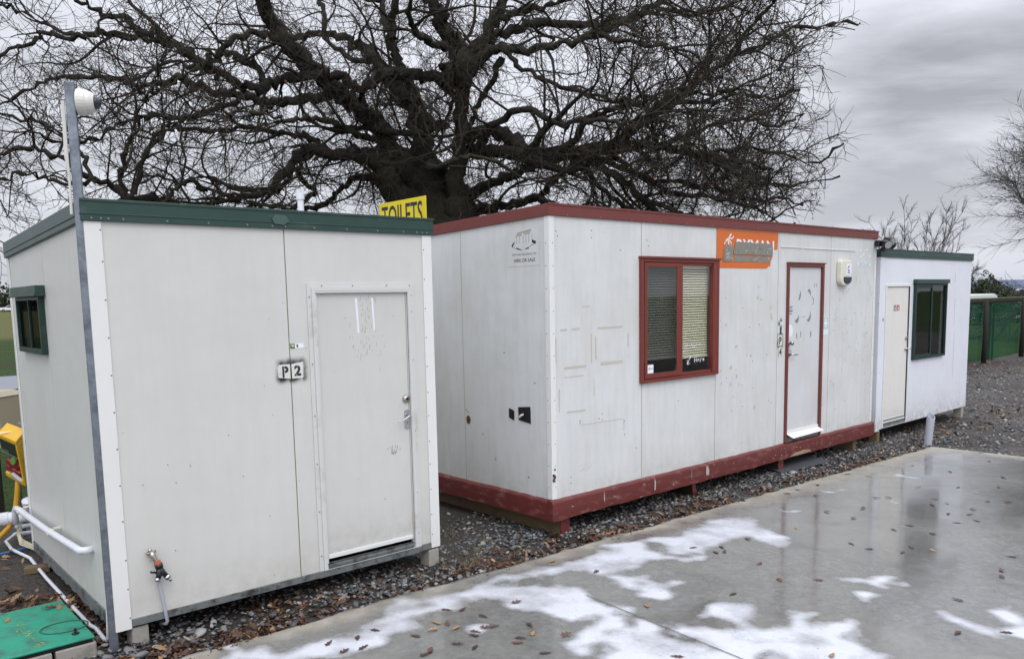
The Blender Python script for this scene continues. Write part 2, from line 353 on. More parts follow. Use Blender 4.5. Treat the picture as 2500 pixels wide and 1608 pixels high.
def wall_piece(mb, a0, a1, z0, zt, holes, th, pl):
    """one wall panel between a0 and a1; zt is a function of a (roof slope); holes (a0,a1,z0,z1); pl maps (a, depth, z) to xyz"""
    A = sorted({a0, a1} | {h[0] for h in holes if a0 < h[0] < a1} | {h[1] for h in holes if a0 < h[1] < a1})
    Zs = sorted({z0} | {h[2] for h in holes if h[2] > z0} | {h[3] for h in holes}) + [None]
    for i in range(len(A) - 1):
        for j in range(len(Zs) - 1):
            l, r = A[i], A[i + 1]; b, t = Zs[j], Zs[j + 1]; mid = (l + r) / 2
            zc = (b + (t if t is not None else b + .01)) / 2
            if any(h[0] < mid < h[1] and h[2] < zc < h[3] for h in holes): continue
            tl = t if t is not None else zt(l); tr = t if t is not None else zt(r)
            mb.add([pl(l, 0, b), pl(r, 0, b), pl(r, 0, tr), pl(l, 0, tl)], [(0, 1, 2, 3)])
            mb.add([pl(l, th, b), pl(r, th, b), pl(r, th, tr), pl(l, th, tl)], [(3, 2, 1, 0)])
    for l, b, r, t in [(a0, z0, a1, None)] + []:
        mb.quad(pl(l, 0, b), pl(l, th, b), pl(l, th, zt(l)), pl(l, 0, zt(l))); mb.quad(pl(r, 0, b), pl(r, th, b), pl(r, th, zt(r)), pl(r, 0, zt(r)))
        mb.quad(pl(l, 0, b), pl(r, 0, b), pl(r, th, b), pl(l, th, b)); mb.quad(pl(l, 0, zt(l)), pl(r, 0, zt(r)), pl(r, th, zt(r)), pl(l, th, zt(l)))
    for h in holes:
        l, r = max(h[0], a0), min(h[1], a1)
        if l >= r: continue
        b, t = h[2], h[3]
        if h[0] >= a0: mb.quad(pl(l, 0, b), pl(l, th, b), pl(l, th, t), pl(l, 0, t))
        if h[1] <= a1: mb.quad(pl(r, 0, b), pl(r, th, b), pl(r, th, t), pl(r, 0, t))
        mb.quad(pl(l, 0, b), pl(r, 0, b), pl(r, th, b), pl(l, th, b)); mb.quad(pl(l, 0, t), pl(r, 0, t), pl(r, th, t), pl(l, th, t))
    return mb
def ring(mb, a0, a1, z0, z1, w, y0, y1, pl, wt=None, wb=None):
    """rectangular frame of four bars, butted end to end"""
    wt = wt or w; wb = wb or w
    for l, r, b, t in ((a0, a0 + w, z0, z1), (a1 - w, a1, z0, z1), (a0 + w, a1 - w, z0, z0 + wb), (a0 + w, a1 - w, z1 - wt, z1)):
        P = [pl(l, y0, b), pl(r, y0, b), pl(r, y1, b), pl(l, y1, b), pl(l, y0, t), pl(r, y0, t), pl(r, y1, t), pl(l, y1, t)]
        mb.add(P, [(0, 3, 2, 1), (4, 5, 6, 7), (0, 1, 5, 4), (1, 2, 6, 5), (2, 3, 7, 6), (3, 0, 4, 7)])
    return mb
def bar(mb, a0, a1, y0, y1, z0, z1, pl):
    P = [pl(a0, y0, z0), pl(a1, y0, z0), pl(a1, y1, z0), pl(a0, y1, z0), pl(a0, y0, z1), pl(a1, y0, z1), pl(a1, y1, z1), pl(a0, y1, z1)]
    return mb.add(P, [(0, 3, 2, 1), (4, 5, 6, 7), (0, 1, 5, 4), (1, 2, 6, 5), (2, 3, 7, 6), (3, 0, 4, 7)])
PF = lambda a, d, z: (a, d, z)          # front wall: a along x, outside is -y
PS = lambda a, d, z: (d, a, z)          # end wall: a along y, outside is -x
def vnoise(shape, cells, rng):
    """smooth random field on a grid"""
    gy, gx = cells; g = rng.random((gy + 2, gx + 2)); yy = np.linspace(0, gy, shape[0]); xx = np.linspace(0, gx, shape[1])
    iy = np.minimum(yy.astype(int), gy); ix = np.minimum(xx.astype(int), gx); fy = yy - iy; fx = xx - ix
    fy = fy * fy * (3 - 2 * fy); fx = fx * fx * (3 - 2 * fx)
    a = g[np.ix_(iy, ix)]; b = g[np.ix_(iy, ix + 1)]; c = g[np.ix_(iy + 1, ix)]; d = g[np.ix_(iy + 1, ix + 1)]
    return (a * (1 - fx) + b * fx) * (1 - fy)[:, None] + (c * (1 - fx) + d * fx) * fy[:, None]
def npmesh(name, verts, faces, mat, parent=None, smooth=False, mats=None, mi=None):
    """fast mesh from arrays, all faces with the same number of corners"""
    me = bpy.data.meshes.new(name); nv, nf, k = len(verts), len(faces), faces.shape[1]
    me.vertices.add(nv); me.vertices.foreach_set('co', np.asarray(verts, np.float32).ravel())
    me.loops.add(nf * k); me.loops.foreach_set('vertex_index', faces.astype(np.int32).ravel())
    me.polygons.add(nf); me.polygons.foreach_set('loop_start', (np.arange(nf) * k).astype(np.int32))
    try: me.polygons.foreach_set('loop_total', np.full(nf, k, np.int32))
    except Exception: pass
    for q in (mats or [mat]): me.materials.append(q)
    if mi is not None: me.polygons.foreach_set('material_index', mi.astype(np.int32))
    if smooth: me.polygons.foreach_set('use_smooth', np.ones(nf, bool))
    me.update(calc_edges=True); me.validate()
    o = bpy.data.objects.new(name, me); C.objects.link(o)
    if parent: o.parent = parent
    return o
PALE=[[(-1.68,4.56),(-1.56,4.66),(-1.41,4.8),(-1.27,4.85),(-1.04,5.0),(-0.85,5.13),(-0.71,5.26),(-0.69,5.35),(-0.63,5.37),(-0.6,5.25),(-0.63,5.05),(-0.61,4.95),(-0.71,4.83),(-0.79,4.71),(-0.88,4.63),(-0.93,4.53)],[(-0.5,5.4),(-0.35,5.59),(-0.18,5.97),(-0.09,6.06),(0.21,6.14),(0.19,5.99),(0.42,6.17),(0.75,6.57),(1.13,6.78),(1.37,6.95),(1.6,7.19),(1.86,7.34),(2.23,7.43),(2.27,7.15),(2.21,6.83),(2.33,6.62),(2.21,6.48),(2.06,6.52),(1.99,6.76),(1.79,6.8),(1.58,6.58),(1.49,6.38),(1.49,6.24),(1.44,6.16),(1.2,6.23),(1.04,6.09),(0.87,5.91),(0.67,5.87),(0.56,5.93),(0.4,5.89),(0.22,5.93),(0.25,5.68),(0.4,5.55),(0.48,5.42),(0.6,5.27),(0.77,5.11),(0.81,5.01),(0.92,4.91),(1.11,4.96),(1.31,5.16),(1.35,5.26),(1.56,5.25),(1.63,5.1),(1.56,5.01),(1.56,4.87),(1.65,4.9),(1.78,5.12),(1.92,5.12),(1.98,5.09),(1.86,4.99),(1.86,4.89),(2.01,4.95),(2.1,5.05),(2.16,4.94),(2.09,4.79),(2.07,4.67),(2.15,4.57),(2.17,4.39),(2.15,4.23),(0.67,4.29),(0.44,4.51),(0.31,4.69),(0.31,4.78),(0.43,4.93),(0.48,5.03),(0.36,5.01),(0.19,5.01),(0.22,5.11),(-0.03,5.23),(-0.03,5.34),(-0.17,5.42),(-0.34,5.39)],[(0.63,5.79),(0.76,5.84),(0.94,5.68),(1.14,5.63),(1.16,5.5),(1.01,5.38),(0.93,5.4),(0.81,5.56)],[(2.42,5.79),(2.73,5.78),(2.83,5.57),(2.56,5.55),(2.46,5.64)],[(2.31,5.42),(2.49,5.45),(2.52,5.27),(2.3,5.26)],[(2.68,5.05),(2.85,4.97),(2.89,4.78),(2.76,4.72),(2.7,4.88)],[(2.92,4.84),(3.14,4.99),(3.33,5.09),(3.07,4.68),(2.92,4.75)],[(2.54,7.83),(2.76,7.64),(2.82,7.53),(2.67,7.51)],[(4.38,9.08),(4.61,8.99),(4.51,8.87),(4.34,8.95)],[(3.3,8.54),(3.45,8.38),(3.3,8.33)],[(3.1,8.03),(3.21,7.99),(3.14,7.91)],[(3.61,7.98),(3.73,7.92),(3.65,7.87)],[(-1.16,5.76),(-1.08,5.82),(-0.88,5.66),(-0.74,5.78),(-0.58,5.64),(-0.69,5.52),(-0.9,5.42)],[(-0.34,4.97),(-0.21,5.03),(-0.16,4.89),(-0.28,4.78)],[(-0.87,5.2),(-0.71,5.45),(-0.46,5.51),(-0.33,5.31),(-0.54,5.18),(-0.69,5.05)],[(-1.82,4.57),(-1.73,4.73),(-1.52,4.75),(-1.37,4.65),(-1.52,4.54)]]
DAMP=[[(-0.13,5.74),(0.21,5.68),(0.31,5.83),(0.13,5.88),(-0.06,5.85)],[(1.07,6.67),(1.21,6.66),(1.2,6.43),(1.1,6.44)],[(0.89,7.11),(0.98,6.98),(0.84,6.74),(0.77,6.99)],[(0.59,5.16),(0.69,5.08),(0.76,4.88),(0.71,4.85),(0.63,5.02)],[(0.55,4.86),(0.65,4.84),(0.59,4.77),(0.53,4.8)],[(0.46,4.73),(0.52,4.74),(0.52,4.69),(0.47,4.69)],[(1.17,5.06),(1.29,5.05),(1.42,4.88),(1.35,4.79),(1.22,4.89)],[(1.56,5.01),(1.6,4.97),(1.65,4.88),(1.58,4.81),(1.55,4.87)],[(0.8,5.15),(0.89,5.04),(1.04,4.77),(1.18,4.53),(1.13,4.53),(0.94,4.78),(0.79,5.04)],[(1.26,6.38),(1.46,6.42),(1.41,6.32),(1.27,6.29)],[(1.38,4.47),(1.53,4.58),(1.54,4.46),(1.41,4.36)],[(-0.46,5.18),(-0.41,5.21),(-0.39,5.14),(-0.44,5.12)]]
LEAVES=[(0.29,6.22,0.03),(0.61,5.96,0.03),(1.96,6.71,0.03),(1.69,6.51,0.03),(1.68,6.38,0.03),(1.61,6.37,0.03),(1.46,6.51,0.03),(0.87,5.26,0.03),(0.08,4.98,0.03),(0.1,4.84,0.03),(0.02,4.78,0.03),(-0.0,4.71,0.03),(0.3,4.81,0.03),(0.16,4.56,0.03),(-0.0,5.36,0.03),(-0.15,4.96,0.03),(0.92,4.48,0.03),(1.79,4.45,0.03),(1.9,5.71,0.03),(1.5,5.45,0.03),(2.18,5.69,0.03),(1.87,6.07,0.03),(2.76,6.53,0.03),(2.85,6.39,0.03),(3.19,6.4,0.03),(3.32,6.32,0.03),(3.28,6.9,0.03),(3.48,7.02,0.03),(3.54,6.75,0.03),(4.03,7.71,0.04),(4.27,8.47,0.03),(4.73,9.53,0.03),(4.2,7.76,0.03),(4.17,7.93,0.03),(4.01,7.38,0.03),(4.32,7.53,0.03),(4.7,8.14,0.03),(4.62,7.8,0.03),(4.78,7.76,0.042),(4.13,7.13,0.03),(5.72,9.67,0.03),(5.37,8.8,0.03),(5.06,8.37,0.03),(3.75,8.02,0.03),(3.63,8.03,0.03),(3.34,7.66,0.03),(3.1,7.3,0.03),(2.95,7.54,0.03),(3.8,9.14,0.035),(3.26,8.61,0.03),(2.82,8.26,0.03),(2.98,8.43,0.03),(3.07,8.17,0.03),(2.95,5.26,0.03),(3.84,6.13,0.03),(3.57,5.82,0.03),(2.66,4.73,0.03),(2.95,4.72,0.03),(3.49,5.68,0.03),(2.47,7.01,0.03),(4.06,9.53,0.03),(3.07,6.29,0.03),(3.93,7.08,0.03),(4.65,8.39,0.03),(4.96,9.13,0.03),(4.19,7.35,0.03),(5.91,10.18,0.03),(3.98,8.99,0.03),(-0.89,4.94,0.03),(-0.47,5.26,0.03),(-0.36,5.25,0.03),(-0.44,5.02,0.03),(-0.38,4.95,0.03),(-0.26,4.89,0.03),(-0.2,4.94,0.03),(-0.26,4.83,0.03),(-0.36,4.71,0.03),(-0.25,4.66,0.03),(-0.51,5.04,0.03),(-0.51,4.62,0.03),(-0.54,4.57,0.03),(-0.62,4.84,0.03),(-1.02,4.63,0.03),(-0.98,4.83,0.03),(-1.14,4.75,0.03),(-0.92,4.68,0.03),(-0.52,4.93,0.03),(-0.22,5.14,0.03)]
# ---------------------------------------------------------------- the setting: ground, road, gravel, slab
YAW2 = .7241; O2 = (0.3346, 6.9512); cY, sY = math.cos(YAW2), math.sin(YAW2)
def site(u, v, z=0.0): return (O2[0] + cY * u - sY * v, O2[1] + sY * u + cY * v, z)   # along / behind the row of cabins
def rise(x, y):
    t = max(0.0, min(1.0, (math.hypot(x, y) - 60) / 130.0)); return 1.35 * t * t * (3 - 2 * t)
def groundmesh():
    rs = [0, 4, 8, 12, 16, 20, 25, 30, 36, 44, 52, 60, 70, 80, 92, 105, 120, 135, 150, 170, 190, 230, 300, 400, 600, 900, 1500]
    V = [(0, 0, -.045)]; Fc = []; n = 72
    for r in rs[1:]:
        for j in range(n):
            a = 2 * math.pi * j / n; V.append((r * math.cos(a), r * math.sin(a), rise(r, 0) - .045))
    for j in range(n): Fc.append((0, 1 + j, 1 + (j + 1) % n))
    for i in range(len(rs) - 2):
        for j in range(n): Fc.append((1 + i * n + j, 1 + (i + 1) * n + j, 1 + (i + 1) * n + (j + 1) % n, 1 + i * n + (j + 1) % n))
    return V, Fc
mt, t, b = newmat('field_grass'); b.inputs['Roughness'].default_value = .95; b.inputs['Specular IOR Level'].default_value = .1
c1 = mixc(t, ramp(t, noise(t, .35, 5), .35, .65), (.028, .055, .014, 1), (.050, .075, .020, 1))
c1 = mixc(t, ramp(t, noise(t, 7, 4), .3, .7), c1, (.022, .040, .012, 1))
tcn = t.nodes.new('ShaderNodeTexCoord'); dd = t.nodes.new('ShaderNodeVectorMath'); dd.operation = 'DOT_PRODUCT'; dd.inputs[1].default_value = (-sY, cY, 0); t.links.new(tcn.outputs['Object'], dd.inputs[0])
vv = m('SUBTRACT', dd.outputs['Value'], -sY * O2[0] + cY * O2[1], tree=t); wob = m('ADD', vv, m('MULTIPLY', m('SUBTRACT', noise(t, .12, 3), .5, tree=t), 9.0, tree=t), tree=t)
far = ramp(t, m('DIVIDE', wob, 100.0, tree=t), .58, .64); c1 = mixc(t, far, c1, (.095, .098, .036, 1))
bnd = m('SUBTRACT', 1.0, m('DIVIDE', m('ABSOLUTE', m('SUBTRACT', wob, 31.0, tree=t), tree=t), 3.0, tree=t), True, tree=t); c1 = mixc(t, m('MULTIPLY', bnd, .8, tree=t), c1, (.040, .036, .022, 1))
t.links.new(c1, b.inputs['Base Color']); bump(t, b, noise(t, 30, 4), .8, .05); M['grass'] = mt
V, Fc = groundmesh(); g = MB(); g.add(V, Fc); tag(g.build('ground', M['grass'], smooth=True), kind='structure')
rd = MB(); prev = None
M['road'] = simple('grey_gravel_track', '767a80', .9, var=.15, vscale=2, bs=.4, bscale=30)
us = [-60 + i * 6 for i in range(32)]
pts = []
for u in us:
    for v in (19.8, 24.7):
        p = site(u, v); pts.append((p[0], p[1], rise(p[0], p[1]) - .02))
rd.add(pts, [(2 * i, 2 * i + 2, 2 * i + 3, 2 * i + 1) for i in range(len(us) - 1)]); tag(rd.build('road', M['road']), kind='structure')

# gravel yard round the cabins: dark soil with stones trodden into it, slightly uneven
mt, t, b = newmat('gravel_yard'); b.inputs['Roughness'].default_value = .8
vo = t.nodes.new('ShaderNodeTexVoronoi'); vo.inputs['Scale'].default_value = 27; vo.inputs['Randomness'].default_value = 1
tcn = t.nodes.new('ShaderNodeTexCoord'); t.links.new(tcn.outputs['Object'], vo.inputs['Vector'])
sepc = t.nodes.new('ShaderNodeSeparateColor'); t.links.new(vo.outputs['Color'], sepc.inputs[0])
stone = mixc(t, sepc.outputs[0], (.035, .036, .038, 1), (.145, .145, .143, 1)); stone = mixc(t, m('MULTIPLY', m('GREATER_THAN', sepc.outputs[1], .93, tree=t), .8, tree=t), stone, (.14, .08, .04, 1))
soil = mixc(t, noise(t, 6, 5), (.018, .015, .011, 1), (.045, .036, .026, 1))
edge = ramp(t, vo.outputs['Distance'], .30, .62); cc = mixc(t, edge, stone, soil)
sx_ = t.nodes.new('ShaderNodeSeparateXYZ'); t.links.new(tcn.outputs['Object'], sx_.inputs[0])
patch = ramp(t, m('ADD', noise(t, .55, 5, .6, dist=.6), m('MULTIPLY', m('SUBTRACT', 1.0, m('DIVIDE', m('ADD', sx_.outputs[0], 3.0, tree=t), 5.0, tree=t), True, tree=t), .22, tree=t), tree=t), .44, .58); cc = mixc(t, m('MULTIPLY', patch, .85, tree=t), cc, soil)
mud = ramp(t, noise(t, .8, 4, .6), .62, .72); cc = mixc(t, m('MULTIPLY', mud, .5, tree=t), cc, (.085, .055, .028, 1))
t.links.new(cc, b.inputs['Base Color']); p_ = bump(t, b, vo.outputs['Distance'], .9, -.02); bump(t, b, noise(t, 70, 3), .4, .006, p_)
M['gravel'] = mt
gu = [-14, -9, -6, -5.2, -4.4, -3.6] + [-3 + .5 * i for i in range(44)] + [19 + 1.5 * i for i in range(14)]; gv = [-16, -12, -8, -6, -5, -4, -3.5] + [-3 + .5 * i for i in range(14)] + [4.05]
rng = random.Random(5); gm = MB(); P = []
for v in gv:
    for u in gu:
        vv2 = v
        if v > 4: vv2 = v + rng.uniform(-.25, .2) - (2.2 if u < -5 else 0)
        x, y, _ = site(u, vv2); P.append((x, y, .002 + (rng.uniform(-.012, .012) if -3 < v < 3.9 else 0)))
nu = len(gu); gm.add(P, [(j * nu + i, j * nu + i + 1, (j + 1) * nu + i + 1, (j + 1) * nu + i) for j in range(len(gv) - 1) for i in range(nu - 1)])
tag(gm.build('gravel_ground', M['gravel'], smooth=True), kind='structure')

# the concrete slab
SC = (5.55, 10.69); SE = (-.7767, -.6300); SD = (.690, -.724)     # far corner, along the edge towards the camera, across
def slabp(s, t_): return (SC[0] + SE[0] * s + SD[0] * t_, SC[1] + SE[1] * s + SD[1] * t_)
det = SE[0] * SD[1] - SE[1] * SD[0]
def slabst(x, y):
    dx, dy = x - SC[0], y - SC[1]; return ((dx * SD[1] - dy * SD[0]) / det, (SE[0] * dy - SE[1] * dx) / det)
ss = np.concatenate([np.arange(0, 10.9, .026), np.arange(11, 16, .4)]); ts = np.concatenate([np.arange(0, 6.4, .026), np.arange(6.6, 14, .4)])
nr = np.random.default_rng(11)
Sg, Tg = np.meshgrid(ss, ts, indexing='ij')
def fbm(sh, cells, seed, octv=4):
    r = np.random.default_rng(seed); a = 1; tot = 0; o_ = np.zeros(sh); c0, c1_ = cells
    for _ in range(octv): o_ += a * (vnoise(sh, (c0, c1_), r) - .5); tot += a; a *= .55; c0 *= 2; c1_ *= 2
    return o_ / tot
sh = Sg.shape
jx = fbm(sh, (34, 20), 1, 5) * .40 + fbm(sh, (150, 90), 3, 4) * .16; jy = fbm(sh, (34, 20), 2, 5) * .40 + fbm(sh, (150, 90), 4, 4) * .16
X = SC[0] + SE[0] * Sg + SD[0] * Tg; Y = SC[1] + SE[1] * Sg + SD[1] * Tg
def inside(poly, px, py):
    r = np.zeros(px.shape, bool); n = len(poly); j = n - 1
    for i in range(n):
        xi, yi = poly[i]; xj, yj = poly[j]
        if yi != yj: r ^= ((yi > py) != (yj > py)) & (px < (xj - xi) * (py - yi) / (yj - yi) + xi)
        j = i
    return r
pale = np.zeros(sh)
for pg in PALE: pale[inside(pg, X + jx, Y + jy)] = 1
for pg in DAMP: pale[inside(pg, X + jx * .7, Y + jy * .7)] = 0
extra = (fbm(sh, (40, 26), 9, 3) > .27) & (pale > .5); pale[extra] = .25
spots = (fbm(sh, (70, 44), 12, 2) > .33) & (Sg > 4.5) & (Tg < 2.4); pale[spots & (pale < .1)] = .5
pale *= np.clip(.84 + 1.0 * fbm(sh, (60, 36), 31, 4), .55, 1.05)
for _ in range(3):
    q = pale.copy(); q[1:] += pale[:-1]; q[:-1] += pale[1:]; q[:, 1:] += pale[:, :-1]; q[:, :-1] += pale[:, 1:]; pale = q / 5
soft = pale.copy()
for _ in range(22):
    q = soft.copy(); q[1:] += soft[:-1]; q[:-1] += soft[1:]; q[:, 1:] += soft[:, :-1]; q[:, :-1] += soft[:, 1:]; soft = q / 5
pale = np.maximum(pale, soft * np.clip(.62 + 2.2 * fbm(sh, (110, 66), 41, 4), 0, 1.0))
dry = np.exp(-Tg / .30) * (1 + 2.2 * fbm(sh, (24, 16), 5)) + .9 * np.exp(-Sg / .25)
dry = np.clip(dry, 0, 1)
jit = np.where(Tg < .001, fbm(sh, (90, 2), 7, 3) * .07, 0)
Xv = X + SD[0] * jit; Yv = Y + SD[1] * jit
Zv = .030 + fbm(sh, (12, 8), 21, 3) * .006
nt_ = len(ts); ns = len(ss); idx = np.arange(ns * nt_).reshape(ns, nt_)
fq = np.stack([idx[:-1, :-1], idx[1:, :-1], idx[1:, 1:], idx[:-1, 1:]], -1).reshape(-1, 4)
vt = np.stack([Xv, Yv, Zv], -1).reshape(-1, 3)
# side faces of the slab
e1 = idx[:, 0]; e2 = idx[0, :]
low1 = vt[e1].copy(); low1[:, 2] = -.09; low2 = vt[e2].copy(); low2[:, 2] = -.09
o1 = len(vt); o2 = o1 + len(low1); vt = np.concatenate([vt, low1, low2])
f1 = np.stack([e1[:-1], o1 + np.arange(ns - 1), o1 + np.arange(1, ns), e1[1:]], -1); f2 = np.stack([e2[:-1], e2[1:], o2 + np.arange(1, nt_), o2 + np.arange(nt_ - 1)], -1)
mt, t, b = newmat('wet_concrete')
def attr(n): 
    a = t.nodes.new('ShaderNodeAttribute'); a.attribute_name = n; return a.outputs['Fac']
wetc = mixc(t, ramp(t, noise(t, 1.1, 6, .62), .3, .7), (.080, .080, .075, 1), (.138, .138, .130, 1))
wetc = mixc(t, ramp(t, noise(t, 22, 5, .7), .35, .75), wetc, (.19, .187, .175, 1)); wetc = mixc(t, m('MULTIPLY', ramp(t, noise(t, 2.2, 7, .7, dist=.8), .50, .66), .7, tree=t), wetc, (.085, .082, .070, 1)); wetc = mixc(t, m('MULTIPLY', ramp(t, noise(t, .7, 6, .65, dist=.5), .52, .62), .45, tree=t), wetc, (.21, .20, .175, 1))
palec = mixc(t, noise(t, 6, 6, .65), (.44, .45, .48, 1), (.58, .60, .66, 1)); palec = mixc(t, m('MULTIPLY', ramp(t, noise(t, 3, 5, .7), .55, .75), .5, tree=t), palec, (.40, .40, .38, 1))
dryc = mixc(t, ramp(t, noise(t, 4, 6, .7, stretch=(1, 1, 1)), .35, .7), (.24, .215, .17, 1), (.42, .39, .33, 1))
sepa = attr('pale'); fine = m('ADD', m('MULTIPLY', m('SUBTRACT', noise(t, 15, 6, .72), .5, tree=t), 1.0, tree=t), m('MULTIPLY', m('SUBTRACT', noise(t, 3.5, 4, .6), .5, tree=t), 1.1, tree=t), tree=t)
pf = ramp(t, m('ADD', sepa, m('MULTIPLY', fine, .62, tree=t), tree=t), .22, .92)
df = ramp(t, m('ADD', attr('dry'), m('MULTIPLY', fine, .5, tree=t), tree=t), .25, .75)
cc = mixc(t, m('MULTIPLY', df, .8, tree=t), wetc, dryc); cc = mixc(t, m('MULTIPLY', ramp(t, m('ADD', sepa, m('MULTIPLY', fine, .5, tree=t), tree=t), .02, .28), .38, tree=t), cc, (.072, .070, .062, 1)); cc = mixc(t, pf, cc, palec)
spk = ramp(t, noise(t, 55, 2, .5), .70, .74); cc = mixc(t, m('MULTIPLY', spk, .6, tree=t), cc, (.06, .05, .04, 1))
t.links.new(cc, b.inputs['Base Color'])
wr = ramp(t, noise(t, .9, 4, .55), .35, .65, (.05, .05, .05, 1), (.24, .24, .24, 1))
rr = mixc(t, pf, wr, (.62, .62, .62, 1)); rr = mixc(t, m('MULTIPLY', df, .8, tree=t), rr, (.75, .75, .75, 1)); t.links.new(rr, b.inputs['Roughness'])
b.inputs['Specular IOR Level'].default_value = .62; b.inputs['Coat IOR'].default_value = 1.33; b.inputs['Coat Roughness'].default_value = .10
film = m('MULTIPLY', m('MULTIPLY', m('SUBTRACT', 1.0, pf, True, tree=t), m('SUBTRACT', 1.0, df, True, tree=t), tree=t), ramp(t, noise(t, .6, 5, .6), .34, .56, (0, 0, 0, 1), (.8, .8, .8, 1)), tree=t); t.links.new(film, b.inputs['Coat Weight'])
p_ = bump(t, b, noise(t, 1.6, 2), .12, .02); bump(t, b, noise(t, 110, 3), .10, .002, p_)
so = npmesh('concrete_slab', vt, np.concatenate([fq, f1, f2]), mt, smooth=True)
for nm, arr in (('pale', pale), ('dry', dry)):
    at_ = so.data.attributes.new(nm, 'FLOAT', 'POINT'); full = np.zeros(len(so.data.vertices), np.float32); full[:ns * nt_] = arr.ravel(); full[ns * nt_:] = .6 if nm == 'dry' else 0
    at_.data.foreach_set('value', full)
tag(so, kind='structure')
mb = MB(); ln = [(-2.2, 9.3), (-1.2, 7.9), (-.3, 6.6), (.49, 5.47), (.78, 5.09), (1.03, 4.75), (1.25, 4.46), (1.9, 3.5), (3.2, 1.6)]
ln = [q for q in ln if slabst(*q)[1] > .02]
for (xa, ya), (xb, yb) in zip(ln, ln[1:]):
    for k in range(8): 
        f0, f1_ = k / 8, (k + 1) / 8; w_ = .0045; pa = (xa + (xb - xa) * f0, ya + (yb - ya) * f0); pb = (xa + (xb - xa) * f1_, ya + (yb - ya) * f1_); mb.quad((pa[0] - w_, pa[1], .0368), (pb[0] - w_, pb[1], .0368), (pb[0] + w_, pb[1], .0368), (pa[0] + w_, pa[1], .0368))
so_j = mb.build('saw_cut', simple('dark_saw_cut', '4a4842', .6, var=.4, vscale=14), so)

# river stones lying loose between the cabins and the slab, and over the yard to the right
def ico():
    import bmesh
    bm = bmesh.new(); bmesh.ops.create_icosphere(bm, subdivisions=2, radius=1); bm.verts.ensure_lookup_table()
    v = np.array([q.co[:] for q in bm.verts]); f = np.array([[q.index for q in fa.verts] for fa in bm.faces]); bm.free()
    bm = bmesh.new(); bmesh.ops.create_icosphere(bm, subdivisions=1, radius=1)
    v1 = np.array([q.co[:] for q in bm.verts]); f1_ = np.array([[q.index for q in fa.verts] for fa in bm.faces]); bm.free()
    return v, f, v1, f1_
IV, IF, JV, JF = ico()
def stones(name, P, size, bv, bf, seed, mats, w):
    r = np.random.default_rng(seed); n = len(P); k = len(bv)
    sc = size[:, None] * np.stack([r.uniform(.75, 1.35, n), r.uniform(.65, 1.0, n), r.uniform(.32, .62, n)], 1)
    a = r.uniform(0, 6.28, n); tl = r.normal(0, .28, (n, 2))
    d = 1 + .13 * np.sin(bv @ r.normal(0, 2.2, (3, n)) + r.uniform(0, 6, n))      # lumpy
    V = bv[None] * sc[:, None, :] * d.T[:, :, None]
    ca, sa = np.cos(a), np.sin(a); x = V[..., 0] * ca[:, None] - V[..., 1] * sa[:, None]; y = V[..., 0] * sa[:, None] + V[..., 1] * ca[:, None]
    z = V[..., 2] + x * tl[:, :1] + y * tl[:, 1:]
    V = np.stack([x + P[:, :1], y + P[:, 1:2], z + P[:, 2:3] + sc[:, 2:3] * .45], -1).reshape(-1, 3)
    Fq = (bf[None] + (np.arange(n) * k)[:, None, None]).reshape(-1, 3)
    mi = np.repeat(r.choice(len(mats), n, p=w), len(bf))
    return npmesh(name, V, Fq, None, smooth=True, mats=mats, mi=mi)
SM = [simple('slate_stone', '4e5053', .6, var=.3, vscale=5), simple('mid_grey_stone', '69696a', .6, var=.25, vscale=5), simple('pale_stone', '8d8d8a', .6, var=.2, vscale=5), simple('brownish_stone', '5e5346', .65, var=.3, vscale=5), simple('dark_wet_stone', '2b2c2e', .35, var=.3, vscale=5)]
r = np.random.default_rng(3)
def scatter(n, s0, s1, t0, t1, seed, bias=None):
    r = np.random.default_rng(seed); s_ = r.uniform(s0, s1, n); t_ = r.uniform(t0, t1, n)
    return s_, t_
def clump(x, y, f=1.0, ph=0): return .5 + .25 * (np.sin(x * 3.1 * f + ph + 1.7 * np.sin(y * 1.9 * f)) + np.sin(y * 3.7 * f - ph + 1.3 * np.sin(x * 2.3 * f)))
s_, t_ = scatter(23000, -1.0, 11.6, -1.75, -.01, 8)
keep = r.random(23000) < np.clip(clump(s_, t_, 1.1) * .75 + .38 - .45 * np.abs(t_ + .42) , .05, 1)
keep &= ~((s_ > 9.9) & (t_ < -.5) & (r.random(23000) < .6))
s_, t_ = s_[keep], t_[keep]
P = np.stack([SC[0] + SE[0] * s_ + SD[0] * t_, SC[1] + SE[1] * s_ + SD[1] * t_, np.full(len(s_), .002)], 1)
P[:, 2] += np.clip(.022 - np.abs(t_ + .25) * .05, 0, 1)
sz = .0125 * np.exp(r.normal(0, .33, len(s_))); sz = np.clip(sz, .007, .035)
near = s_ > 5.0
tag(stones('river_stones', P[near], sz[near], IV, IF, 4, SM, [.3, .28, .1, .1, .22]), kind='stuff')
tag(stones('river_stones', P[~near], sz[~near] * 1.15, JV, JF, 5, SM, [.26, .3, .14, .1, .2]), kind='stuff')
